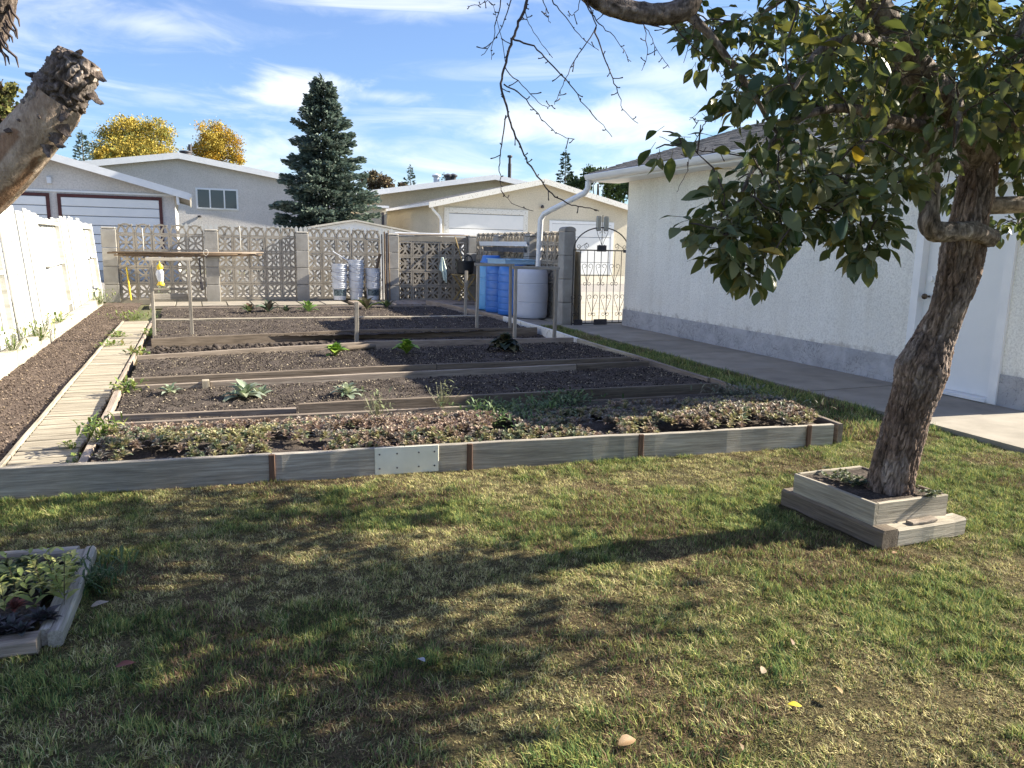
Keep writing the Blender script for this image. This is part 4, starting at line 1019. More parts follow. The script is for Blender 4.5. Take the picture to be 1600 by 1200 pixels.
mb = MB(); mb.box((5.70, 14.28, 1.131), (6.38, 14.315, 1.145)); mb.box((5.70, 15.285, 1.131), (6.38, 15.32, 1.145)); mb.box((5.70, 14.315, 1.131), (5.735, 15.285, 1.145)); mb.box((6.345, 14.315, 1.131), (6.38, 15.285, 1.145)); mb.build('rim', P_PBLUE, o)

o = thing('blue_tub', 'mid-blue plastic tub turned upside down on a blue barrel beside the pale tray', 'tub', (5.98, 15.70, 1.04))
mb = MB(); mb.lathe([(0.24, 1.045), (0.24, 1.075), (0.215, 1.08), (0.19, 1.19), (0.17, 1.20), (0.0, 1.20)], 24, (5.96, 15.72, 0)); mb.build('body', P_BLUE, o, True, 35)
bf = thing('added_dark_backing', 'dark board screen standing close behind the shaded block wall', 'fence', (5.6, 19.2, 0))  # dark boards added so the holes of the inset wall look dark
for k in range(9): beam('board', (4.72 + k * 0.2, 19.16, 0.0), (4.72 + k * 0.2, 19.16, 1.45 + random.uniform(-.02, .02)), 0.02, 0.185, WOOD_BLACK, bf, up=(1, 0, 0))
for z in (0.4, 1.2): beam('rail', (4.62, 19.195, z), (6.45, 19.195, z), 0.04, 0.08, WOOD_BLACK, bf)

# ------------------------------------------------------------------ buckets: nested white pails
def bucket_mesh(seg=28):
    mb = MB(); H, r0, r1 = 0.38, 0.118, 0.148
    p = [(0.0, 0.0), (r0 - 0.01, 0.0), (r0, 0.01), (r0 + (r1 - r0) * 0.72, H * 0.74), (r1 + 0.010, H * 0.745), (r1 + 0.010, H * 0.76), (r1 - 0.004, H * 0.765), (r1 - 0.003, H * 0.86), (r1 + 0.010, H * 0.865), (r1 + 0.010, H * 0.885), (r1 - 0.002, H * 0.885), (r1 - 0.001, H * 0.97), (r1 + 0.014, H * 0.965), (r1 + 0.014, H), (r1 - 0.004, H), (r1 - 0.012, H * 0.9), (r0 - 0.008, 0.012), (0.0, 0.01)]
    mb.lathe(p, seg, cap=False); return mb.mesh('pail', P_WHITE, True, 35)
PM = bucket_mesh()
hb = MB(); hb.tube([(0.162 * math.cos(a), -0.03 - 0.155 * math.sin(a), 0.30 - 0.11 * math.sin(a)) for a in np.linspace(0, PI, 14)], 0.003, 5); HM = hb.mesh('handle', DARKMETAL)
lb = MB(); vs = []; fs = []
for i in range(15):
    a = -PI / 2 - 1.25 + 2.5 * i / 14
    for z in (0.10, 0.25): r = 0.118 + 0.030 * 0.96 * z / 0.38 + 0.004; vs.append((r * math.cos(a), r * math.sin(a), z))
for i in range(14): fs.append((i * 2, i * 2 + 2, i * 2 + 3, i * 2 + 1))
lb.add(vs, fs); LBM = lb.mesh('label', P_LABEL)
stacks = [(531, 467, 5, 'left', True), (557, 467, 6, 'tallest', False), (583, 467, 4, 'right', True)]
for (u, v, n, nm, lab) in stacks:
    b0 = G(u, v, 0.045); x, y = b0.x, b0.y - 0.75
    words = {'left': 'stack left of the tallest', 'tallest': 'tallest stack', 'right': 'shortest stack'}[nm]
    # keep the stack on its line of sight while standing clear of the wall
    k = (18.82) / b0.y; x, y = b0.x * k, 18.82
    z = 0.045
    for i in range(n):
        pos = ('bottom' if i == 0 else 'top' if i == n - 1 else ['', 'second', 'third', 'fourth', 'fifth'][i] + ' from the bottom')
        o = thing('bucket', f'white bucket, {pos} in the {words} by the wall', 'bucket', (x, y, z), 'nested white buckets by the wall')
        M = Matrix.Translation((x + random.uniform(-.004, .004), y, z)) @ Matrix.Rotation(random.uniform(-.4, .4), 4, 'Z') @ Matrix.Rotation(random.uniform(-.012, .012), 4, 'Y')
        M = M @ Matrix.Diagonal((1.22, 1.22, 1.05, 1))
        link('pail', PM, o, M); 
        if i % 2 == 0 or i == n - 1: link('handle', HM, o, M)
        if i == 0:
            l = link('label', LBM, o, M)
            if nm == 'tallest': l.matrix_basis = l.matrix_basis @ Matrix.Translation((0.0, 0, 0.02)) @ Matrix.Diagonal((1.0, 1, 0.001, 1)); bpy.data.objects.remove(l)
        z += 0.10 + (0.06 if i == 0 else 0)
# print panel on the bottom pail of the tallest stack
q = thing  # noqa

# ------------------------------------------------------------------ stakes and trellis frames
def trellis(label, legs, ztop, mids, y_off=0.0, thick=0.044, group='stake frames in the beds'):
    a, b = legs; o = thing('trellis_frame', label, 'trellis', (a[0], a[1], 0.1), group)
    for q in (a, b): beam('leg', (q[0], q[1], 0.02), (q[0] + random.uniform(-.01, .01), q[1], ztop), thick, thick, WOOD_STAKE, o, up=(0, 1, 0), nseg=5, wob=0.003)
    ax = Vector((b[0] - a[0], b[1] - a[1], 0)).normalized()
    beam('top_bar', Vector((a[0], a[1], ztop + 0.018)) - ax * 0.05, Vector((b[0], b[1], ztop + 0.018)) + ax * 0.05, thick, thick, WOOD_STAKE, o, nseg=4, wob=0.003)
    for (z, h) in mids: beam('cross_bar', Vector((a[0], a[1] + thick * 0.75, z)) - ax * 0.03, Vector((b[0], b[1] + thick * 0.75, z)) + ax * 0.03, 0.018, h, WOOD_STAKE, o, nseg=4, wob=0.003)
    return o
def leg(u, v, z=0.12): p = G(u, v, z); return (p.x, p.y)
def ztop(u, v, q): return onY(u, v, q[1]).z
La, Lb = leg(241, 523), leg(300, 523); Lb = (Lb[0], La[1] + 0.05)
trellis('grey stake frame at the left of the beds with a bag hanging from it', (La, Lb), ztop(241, 407, La), [(ztop(241, 452, La), 0.03), (ztop(241, 464, La), 0.08)])
Ra, Rb = leg(745, 511), leg(797, 511); trellis('bare stake frame in the beds before the blue barrels', (Ra, Rb), ztop(745, 415, Ra), [])
Ra, Rb = leg(804, 527), leg(866, 526); trellis('bare stake frame in the beds before the white barrel', (Ra, Rb), ztop(804, 420, Ra), [])
for (u, v, vt, lab) in ((557, 530, 472, 'short single grey stake standing in the middle of the beds'), (727, 492, 423, 'tall single grey stake in the rear bed near the folding stand')):
    q = leg(u, v, 0.1); p1 = Vector((q[0], q[1], 0.03)); p2 = Vector((q[0] + 0.01, q[1], ztop(u, vt, q)))
    tag(beam('stake', p1, p2, 0.05, 0.05, WOOD_STAKE, None, up=(0, 1, 0), nseg=4, wob=0.003), lab, 'stake')
# hanging bag
bgx = Lb[0] * 0.25 + La[0] * 0.75; bgy = La[1] - 0.03; zt = ztop(241, 407, La)
o = thing('hanging_bag', 'white and yellow plastic bag hanging from the left stake frame', 'bag', (bgx, bgy, zt - 0.35)); z0_ = onY(247, 446, bgy).z; z1_ = onY(247, 411, bgy).z; hh = z1_ - z0_
def bag_ring(prof, mat, name):
    mb = MB(); vs = []; n = 14
    for (t, r) in prof:
        for k in range(n):
            a = 2 * PI * k / n; rr = r * (1 + 0.12 * math.sin(3 * a + 9 * t)); vs.append((bgx + rr * math.cos(a), bgy + 0.6 * rr * math.sin(a), z0_ + hh * t))
    fs = [(i * n + k, i * n + (k + 1) % n, (i + 1) * n + (k + 1) % n, (i + 1) * n + k) for i in range(len(prof) - 1) for k in range(n)]
    mb.add(vs, fs); mb.build(name, mat, o, True)
bag_ring([(0.0, 0.045), (0.05, 0.05), (0.12, 0.035), (0.2, 0.03)], P_YELLOW, 'bag_bottom'); bag_ring([(0.18, 0.032), (0.35, 0.043), (0.5, 0.05), (0.62, 0.046), (0.72, 0.03)], P_WHITE, 'bag_body'); bag_ring([(0.70, 0.032), (0.78, 0.04), (0.9, 0.036), (0.97, 0.012), (1.1, 0.003)], P_YELLOW, 'bag_top')

# ------------------------------------------------------------------ things on and by the block wall
WF = WY - 0.02
st = thing('pole_bundle', 'bundle of long brown garden poles lying on brackets along the block wall', 'pole bundle', (-0.2, WF - 0.12, 1.03))
for k in range(13):
    x0 = -1.75 + random.uniform(0, 0.5); x1 = random.uniform(0.7, 1.55) if k > 3 else 1.5; y0 = WF - 0.06 - random.random() * 0.12; z0 = 1.03 + 0.016 * (k % 5) + random.uniform(0, 0.02)
    mb = MB(); p0 = Vector((x0, y0, z0)); p1 = Vector((x1, y0 + random.uniform(-.03, .03), z0 + 0.035 + random.uniform(-.02, .02)))
    mb.tube([p0, p0.lerp(p1, .5) + Vector((0, 0, random.uniform(-.012, .012))), p1], [0.017, 0.016, 0.012], 7); mb.build('pole', WOOD_POLE if k % 4 else WOOD_GREY, st, True, M=frame(p0, p1))
beam('bracket', (-1.0, WF - 0.22, 1.0), (-1.0, WF + 0.02, 1.0), 0.03, 0.04, DARKMETAL, st); beam('bracket', (0.28, WF - 0.22, 1.02), (0.28, WF + 0.02, 1.02), 0.03, 0.04, DARKMETAL, st)
def pole_thing(name, label, cat, p0, p1, r, mat, group=None):
    mb = MB(); p0 = Vector(p0); p1 = Vector(p1); mb.tube([p0, p0.lerp(p1, .5), p1], r, 8)
    return tag(mb.build(name, mat, None, True, 50, M=frame(p0, p1, up=(0.1, 1, 0.1))), label, cat, group)
a = onY(205, 467, WF - 0.05); b = onY(198, 421, WF - 0.02); pole_thing('yellow_stick', 'yellow plastic stick leaning on the block wall under the pole bundle', 'stick', (a.x, WF - 0.1, 0.06), (b.x, WF - 0.03, b.z + 0.05), 0.017, P_YELLOW)
a = onY(311, 400, WF); tl = thing('hand_tool', 'grey long-handled hand tool hanging below the pole bundle beside a pillar', 'tool', (a.x, WF - 0.08, 0.6))
beam('tool_handle', (a.x, WF - 0.06, 1.0), (a.x + 0.02, WF - 0.06, 0.45), 0.035, 0.03, DARKMETAL, tl, up=(0, 1, 0)); beam('tool_head', (a.x + 0.02, WF - 0.06, 0.46), (a.x + 0.03, WF - 0.06, 0.28), 0.07, 0.02, DARKMETAL, tl, up=(0, 1, 0))
for (u, v0, v1, lab) in ((222, 357, 392, 'white cord hanging down the arched wall top left of the bag'), (374, 353, 392, 'white cord hanging down the middle wall panel')):
    a = onY(u, v0, WF); b = onY(u, v1, WF); mb = MB(); p0 = Vector((a.x, WF - 0.02, a.z)); p1 = Vector((a.x, WF - 0.03, b.z))
    mb.tube([p0, p0.lerp(p1, .5) + Vector((0.008, 0, 0)), p1], [0.008, 0.006, 0.012], 6); tag(mb.build('cord', ROPE, None, True), lab, 'cord')
a = onY(330, 395, WF)
mb = MB(); mb.tube([(a.x - .12 + 0.05 * math.cos(t), WF - 0.2, 1.13 + 0.07 * math.sin(t)) for t in np.linspace(0, 2 * PI, 20)], 0.004, 5); tag(mb.build('cord_loop', ROPE, None, True), 'loop of white cord round the pole bundle', 'cord')
for k, (u, ut, vt) in enumerate(((597, 596, 366), (601, 600, 362), (604, 604, 364), (608, 606, 360))):
    a = onY(u, 470, 18.65); b = onY(ut, vt, 18.65); pole_thing('metal_post', ['thin dark metal post leaning by the wall pillar, nearest the buckets', 'dark metal post in the cluster by the wall pillar', 'rust-dark post in the cluster by the wall pillar', 'dark post touching the wall pillar beside the buckets'][k], 'post', (a.x, 18.55, 0.04), (b.x, 18.62, b.z), [0.016, 0.02, 0.018, 0.014][k], DARKMETAL if k % 2 == 0 else WOOD_POLE, 'dark posts by the pillar')
a = onY(521, 393, 18.85); b = onY(545, 408, 18.85); pole_thing('white_rod', 'thin white rod resting on the tops of the bucket stacks', 'rod', (a.x, 18.95, a.z), (b.x, 18.8, b.z), 0.012, P_WHITE)
a = onY(594, 397, 18.9); pole_thing('dark_branch', 'dark piece of branch sticking up from the shortest bucket stack', 'branch', (a.x - 0.12, 18.85, 0.75), (a.x + 0.0, 18.9, a.z), 0.035, WOOD_POLE)
# cloth
cw = onY(691, 402, 18.62); ch = onY(697, 443, 18.62).z; V, F = grid_mesh(0, 1, 0, 1, 0.07, lambda X, Y: X * 0)
s_ = V[:, 0]; t_ = V[:, 1]; wdt = 0.05 + 0.15 * np.minimum(1, t_ * 2.2) * (1 - 0.45 * np.clip(t_ - 0.62, 0, 1) / 0.38)
X = cw.x + (s_ - 0.45) * wdt + 0.06 * np.maximum(0, t_ - 0.3) + 0.05 * (t_ > 0.62) * (1 - s_) ; Z = cw.z - t_ * (cw.z - ch) * (0.86 + 0.14 * s_); Yc = 18.62 + 0.03 * np.sin(s_ * 13) * (0.3 + t_)
me = np_mesh('cloth', np.stack([X, Yc, Z], 1), F, CLOTH_G, smooth=True); o = tag(link('cloth', me), 'pale green cloth hanging on the shaded block wall', 'cloth')
md = o.modifiers.new('thick', 'SOLIDIFY'); md.thickness = 0.006
# folding stand with pot
o = thing('folding_stand', 'yellowish wooden folding stand with crossed legs by the corner pillar', 'stand', (6.1, 18.2, 0))
fx0, fx1 = onY(713, 430, 18.15).x, onY(741, 430, 18.15).x
for y in (18.0, 18.38):
    beam('leg', (fx0, y, 0.04), (fx1, y, 0.66), 0.04, 0.025, WOOD_YEL, o, up=(0, 1, 0)); beam('leg', (fx1, y + 0.028, 0.04), (fx0, y + 0.028, 0.66), 0.04, 0.025, WOOD_YEL, o, up=(0, 1, 0))
for k in range(4): beam('top_slat', (fx0 - 0.04 , 17.98 + k * 0.13, 0.685), (fx1 + 0.04, 17.98 + k * 0.13, 0.685), 0.11, 0.025, WOOD_YEL, o)
tb = thing('tub', 'black plastic tub with a loop handle on the folding stand', 'tub', ((fx0 + fx1) / 2, 18.18, 0.70)); cx_ = (fx0 + fx1) / 2
mb = MB(); mb.lathe([(0.0, 0.0), (0.17, 0.0), (0.2, 0.03), (0.235, 0.30), (0.25, 0.305), (0.25, 0.325), (0.22, 0.325), (0.18, 0.03), (0.0, 0.025)], 24, (cx_, 18.18, 0.70), cap=False); mb.build('tub_body', P_BLACK, tb, True, 35)
mb = MB(); mb.tube([(cx_ + 0.09 + 0.1 * math.cos(t), 18.18, 1.03 + 0.13 * math.sin(t)) for t in np.linspace(0, PI, 14)], 0.014, 7); mb.build('handle', P_BLACK, tb, True)
a = onY(715, 370, 18.45); pole_thing('broom_handle', 'pale wooden broom handle leaning on the shaded wall behind the tub', 'broom handle', (a.x + 0.14, 18.25, 0.75), (a.x, 18.66, a.z), 0.016, WOOD_YEL)
# spare gutter lengths hung on the side wall
for (v, mat, nm, lab, y0, y1) in ((381, WHITE_TRIM, 'gutter_length', 'white length of gutter stored on the side wall above the barrels', 14.6, 17.4), (390, ROOF_D, 'gutter_length', 'dark brown length of gutter stored below the white one on the side wall', 14.7, 17.1)):
    q = onX(790, v, 6.32); z = q.z
    mb = MB(); mb.prism([(0.05, -0.045), (0.05, 0.05), (0.035, 0.05), (0.035, -0.03), (-0.045, -0.03), (-0.06, 0.05), (-0.075, 0.05), (-0.06, -0.045)], y1 - y0, Matrix.Translation((6.36, y0, z))); g = thing(nm, lab, 'gutter', (6.36, y0, z), 'spare gutter lengths')
    mb.build('channel', mat, g)
    for y in (y0 + 0.5, y1 - 0.4): mb = MB(); mb.box((6.27, y, z - 0.05), (6.47, y + 0.03, z - 0.0455)); mb.build('hanger', WHITE_TRIM, g)

# ------------------------------------------------------------------ tree planters
tp = thing('tree_planter', 'square weathered plank planter on a timber base around the leafy apple tree', 'planter', (3.25, 2.9, 0))
x0, x1, y0, y1 = 2.99, 3.55, 2.575, 3.22
for (p, q, nm) in (((x0 + .05, y0 - .03, 0.045), (x0 + .05, y1 + .02, 0.045), 'base_timber'), ((x1 - .05, y0 + .07, 0.045), (x1 - .05, y1 + .02, 0.045), 'base_timber')):
    beam(nm, p, q, 0.10, 0.10, WOOD_DARK, tp, c=0.01, nseg=6, wob=0.004)
beam('base_timber', (x0 + 0.102, y0 + .015, 0.043), (x1 + .01, y0 + .015, 0.043), 0.09, 0.095, WOOD_BLEACH, tp, c=0.01, nseg=6, wob=0.004)
beam('base_timber', (x0 + 0.102, y1 - .02, 0.043), (x1 - 0.102, y1 - .02, 0.043), 0.08, 0.09, WOOD_GREY, tp, c=0.01, nseg=6, wob=0.004)
ux0, ux1, uy0, uy1, uz0, uz1 = 3.015, 3.50, 2.62, 3.17, 0.088, 0.205
t = 0.022
beam('side_plank', (ux0, uy0, (uz0 + uz1) / 2), (ux0, uy1, (uz0 + uz1) / 2 - 0.004), t, uz1 - uz0, WOOD_BLEACH, tp, nseg=5, wob=0.002)
beam('side_plank', (ux0 + 0.013, uy0 + 0.011, (uz0 + uz1) / 2), (ux1, uy0 + 0.011, (uz0 + uz1) / 2 - 0.006), t, uz1 - uz0, WOOD_BLEACH, tp, nseg=5, wob=0.002)
beam('side_plank', (ux1 - 0.011, uy0 + 0.024, (uz0 + uz1) / 2 - 0.004), (ux1 - 0.011, uy1, (uz0 + uz1) / 2 - 0.006), t, uz1 - uz0, WOOD_DARK, tp, nseg=5, wob=0.002)
beam('side_plank', (ux0 + 0.013, uy1 - 0.011, (uz0 + uz1) / 2), (ux1 - 0.024, uy1 - 0.011, (uz0 + uz1) / 2), t, uz1 - uz0, WOOD_BLEACH, tp, nseg=5, wob=0.002)
mb = MB(); mb.box((ux0 + .012, uy0 + .022, 0.05), (ux1 - .022, uy1 - .022, 0.19)); mb.build('soil_fill', SOIL, tp)
cp = Vector((3.2, 2.58, 0.098)); o = beam('wood_chip', cp, cp + Vector((0.16, -0.005, 0.006)), 0.045, 0.018, WOOD_GREY, None, nseg=4, wob=0.003); tag(o, 'splintered piece of wood lying on the base of the tree planter', 'wood chip')

lp = thing('timber_planter', 'low planter of doubled grey timbers at the lower left edge, with leafy stems inside', 'planter', (-1.0, 3.4, 0))
hz = 0.062
def gt2(u, v): q = G(u, v, hz); return Vector((q.x, q.y, hz / 2))
for (ua, ub, mt) in (((141, 853), (86, 985), WOOD_STAKE), ((126, 858), (70, 983), WOOD_STAKE)):
    beam('timber', gt2(*ua), gt2(*ub), 0.046, hz, mt, lp, c=0.010, nseg=8, wob=0.0015)
q = gt2(130, 854); beam('timber', q + Vector((-0.02, 0.0, 0)), q + Vector((-1.1, 0.13, 0)), 0.06, hz, WOOD_STAKE, lp, c=0.012, nseg=8, wob=0.002)
q2 = gt2(60, 990); beam('timber', q2, q2 + Vector((-1.05, 0.07, -0.002)), 0.075, hz, WOOD_GREY, lp, c=0.012, nseg=8, wob=0.002)
beam('timber', q + Vector((-1.06, 0.0, 0)), q2 + Vector((-1.03, 0.12, -0.002)), 0.06, hz, WOOD_GREY, lp, c=0.012, nseg=8, wob=0.002)
mb = MB(); mb.box((-1.55, 3.02, -0.02), (-0.60, 3.72, 0.03)); mb.build('soil_fill', SOIL, lp)

# ------------------------------------------------------------------ bark tubes
def bark_tube(path, rad, nl, ns, amp, seed, stretch=3.0, tint=None, lump=0.0, cap_end=False, freq=38.0):
    """displaced trunk along a smooth path; returns V, F, C"""
    path = np.array([list(p) for p in path]); rad = np.array(rad, float); m = len(path)
    tt = np.linspace(0, m - 1, nl); i0 = np.clip(np.floor(tt).astype(int), 0, m - 2); f = (tt - i0)[:, None]
    Pp = lambda k: path[np.clip(k, 0, m - 1)]
    a, b, c, d = Pp(i0 - 1), Pp(i0), Pp(i0 + 1), Pp(i0 + 2)
    ctr = 0.5 * (2 * b + (c - a) * f + (2 * a - 5 * b + 4 * c - d) * f ** 2 + (3 * b - a - 3 * c + d) * f ** 3)
    rr = np.interp(tt, np.arange(m), rad)
    tan = np.gradient(ctr, axis=0); tan /= np.linalg.norm(tan, axis=1, keepdims=True)
    ref = np.array([1.0, 0, 0]) if abs(tan[0][0]) < 0.8 else np.array([0, 1.0, 0]); V = []; C = []
    s = 0.0
    for i in range(nl):
        if i: s += np.linalg.norm(ctr[i] - ctr[i - 1])
        ref = ref - tan[i] * ref.dot(tan[i]); ref /= np.linalg.norm(ref); bi = np.cross(tan[i], ref)
        for k in range(ns):
            th = 2 * PI * k / ns; dx, dy = math.cos(th), math.sin(th)
            R = rr[i] * 7
            tw = th + s * 0.7
            q = Vector((math.cos(tw) * rr[i] * freq, math.sin(tw) * rr[i] * freq, s * freq / stretch + seed * 9.1))
            n1 = mnoise.noise(q); n2 = mnoise.noise(q * 2.3 + Vector((5, 1, 7))); n3 = mnoise.noise(Vector((dx * 1.4, dy * 1.4, s * 3.2 + seed * 3)))
            rid = min(1.0, abs(n1 + 0.35 * n2) * 3.2) - 0.45; big = mnoise.noise(q * 0.33)
            h = amp * (0.85 * rid + 0.45 * mnoise.noise(q * 4.1) * (rid > 0) + 0.7 * big) + lump * n3
            V.append(ctr[i] + (ref * dx + bi * dy) * (rr[i] + h))
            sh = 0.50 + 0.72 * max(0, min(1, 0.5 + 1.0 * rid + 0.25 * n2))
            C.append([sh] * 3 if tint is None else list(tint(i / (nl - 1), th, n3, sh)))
    V = np.array(V); C = np.array(C); ii = np.arange(nl * ns).reshape(nl, ns); nx = np.roll(ii, -1, 1)
    F = np.stack([ii[:-1].ravel(), nx[:-1].ravel(), nx[1:].ravel(), ii[1:].ravel()], 1); T = np.zeros((0, 3), int)
    if cap_end:
        V = np.vstack([V, ctr[-1] + tan[-1] * 0.01]); C = np.vstack([C, [[0.9, 0.85, 0.8]]]); e = len(V) - 1
        T = np.stack([ii[-1], nx[-1], np.full(ns, e)], 1)
    return V, T, F, C
def bark_obj(name, parent, mat, *pieces):
    V, F, C = join([(v, t, q, c) for v, t, q, c in pieces])
    F = [f for f in F if len(f)]
    M = WM[parent.name]; me = np_mesh(name, V - np.array(M.translation), F, mat, C, smooth=True)
    return link(name, me, parent, M)

# ------------------------------------------------------------------ the apple tree on the right
bse = G(1390, 765, 0.2)
apple = thing('apple_tree', 'leafy apple tree with a rough leaning trunk growing out of the plank planter', 'tree', (bse.x, bse.y, 0.19))
trk = [P(1384, 800, 4.04), P(1388, 768, 4.02), P(1397, 730, 3.98), P(1409, 687, 3.95), P(1422, 640, 3.93), P(1436, 600, 3.91), P(1443, 575, 3.9), P(1462, 525, 3.89), P(1477, 490, 3.86), P(1494, 440, 3.83), P(1505, 390, 3.79), P(1517, 335, 3.74), P(1526, 285, 3.72), P(1532, 240, 3.7)]
px2m = 3.9 / 1200
rad = [q * px2m for q in (42, 36, 33, 31, 31, 34, 37, 27, 25, 28, 29, 25, 23, 24)]
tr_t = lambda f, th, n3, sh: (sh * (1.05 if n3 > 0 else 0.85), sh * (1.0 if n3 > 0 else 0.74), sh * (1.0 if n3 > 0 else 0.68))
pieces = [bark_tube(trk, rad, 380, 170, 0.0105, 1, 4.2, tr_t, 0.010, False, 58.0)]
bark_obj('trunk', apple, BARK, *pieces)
SK = []      # skeleton nodes for the crown (position, radius)
def limb(name, pts, r, mat=BARK, amp=0.004, nl=60, ns=22, seed=2, lump=0.004, cap=False):
    o = bark_obj(name, apple, mat, bark_tube(pts, r, nl, ns, amp, seed, 3, None, lump, cap))
    path = np.array([list(p) for p in pts]); m = len(path)
    for t in np.linspace(0, m - 1, 5 * m):
        i = min(int(t), m - 2); SK.append(path[i] + (path[i + 1] - path[i]) * (t - i))
    return o
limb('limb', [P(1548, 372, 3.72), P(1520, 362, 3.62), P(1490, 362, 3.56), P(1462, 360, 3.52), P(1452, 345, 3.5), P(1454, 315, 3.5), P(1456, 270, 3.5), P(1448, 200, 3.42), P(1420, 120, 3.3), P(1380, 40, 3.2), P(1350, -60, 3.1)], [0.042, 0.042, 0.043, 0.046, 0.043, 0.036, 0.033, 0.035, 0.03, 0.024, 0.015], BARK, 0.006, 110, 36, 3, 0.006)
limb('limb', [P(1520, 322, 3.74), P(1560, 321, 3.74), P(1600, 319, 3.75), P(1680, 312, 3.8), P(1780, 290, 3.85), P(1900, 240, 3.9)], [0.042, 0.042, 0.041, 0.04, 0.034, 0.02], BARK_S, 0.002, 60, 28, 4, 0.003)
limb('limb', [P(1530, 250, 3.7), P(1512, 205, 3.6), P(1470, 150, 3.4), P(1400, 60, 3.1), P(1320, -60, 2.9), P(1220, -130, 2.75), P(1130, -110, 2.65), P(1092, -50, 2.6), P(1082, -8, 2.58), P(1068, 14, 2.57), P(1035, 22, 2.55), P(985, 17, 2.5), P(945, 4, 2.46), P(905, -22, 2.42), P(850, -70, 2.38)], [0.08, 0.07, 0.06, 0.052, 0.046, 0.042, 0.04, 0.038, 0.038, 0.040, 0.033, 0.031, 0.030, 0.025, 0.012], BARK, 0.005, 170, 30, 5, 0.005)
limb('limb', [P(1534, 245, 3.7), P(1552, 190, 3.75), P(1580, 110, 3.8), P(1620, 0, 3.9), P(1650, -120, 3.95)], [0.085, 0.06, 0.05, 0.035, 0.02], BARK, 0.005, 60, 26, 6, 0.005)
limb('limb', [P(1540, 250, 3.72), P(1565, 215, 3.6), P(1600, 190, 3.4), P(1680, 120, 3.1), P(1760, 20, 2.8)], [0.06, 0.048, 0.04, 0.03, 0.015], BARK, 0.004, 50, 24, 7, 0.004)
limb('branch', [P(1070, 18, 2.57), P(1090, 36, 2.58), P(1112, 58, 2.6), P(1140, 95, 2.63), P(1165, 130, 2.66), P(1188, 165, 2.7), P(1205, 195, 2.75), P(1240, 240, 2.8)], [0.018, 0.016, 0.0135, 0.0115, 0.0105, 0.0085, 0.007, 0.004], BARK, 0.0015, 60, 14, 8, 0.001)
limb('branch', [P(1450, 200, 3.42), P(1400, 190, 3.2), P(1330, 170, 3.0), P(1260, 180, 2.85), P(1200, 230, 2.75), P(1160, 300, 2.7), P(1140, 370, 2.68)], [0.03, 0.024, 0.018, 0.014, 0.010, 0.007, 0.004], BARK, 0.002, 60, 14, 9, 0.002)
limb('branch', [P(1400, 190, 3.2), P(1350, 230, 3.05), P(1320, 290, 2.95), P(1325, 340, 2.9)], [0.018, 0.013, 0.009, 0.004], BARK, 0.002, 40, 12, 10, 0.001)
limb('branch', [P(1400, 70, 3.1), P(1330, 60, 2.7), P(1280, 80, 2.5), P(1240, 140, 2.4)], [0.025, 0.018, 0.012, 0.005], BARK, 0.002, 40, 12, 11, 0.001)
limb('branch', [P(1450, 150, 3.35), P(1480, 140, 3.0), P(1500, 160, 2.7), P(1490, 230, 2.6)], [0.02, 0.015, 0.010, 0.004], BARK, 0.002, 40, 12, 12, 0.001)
limb('branch', [P(1330, -50, 2.9), P(1250, -20, 3.1), P(1180, 30, 3.3)], [0.022, 0.015, 0.006], BARK, 0.002, 40, 12, 13, 0.001)
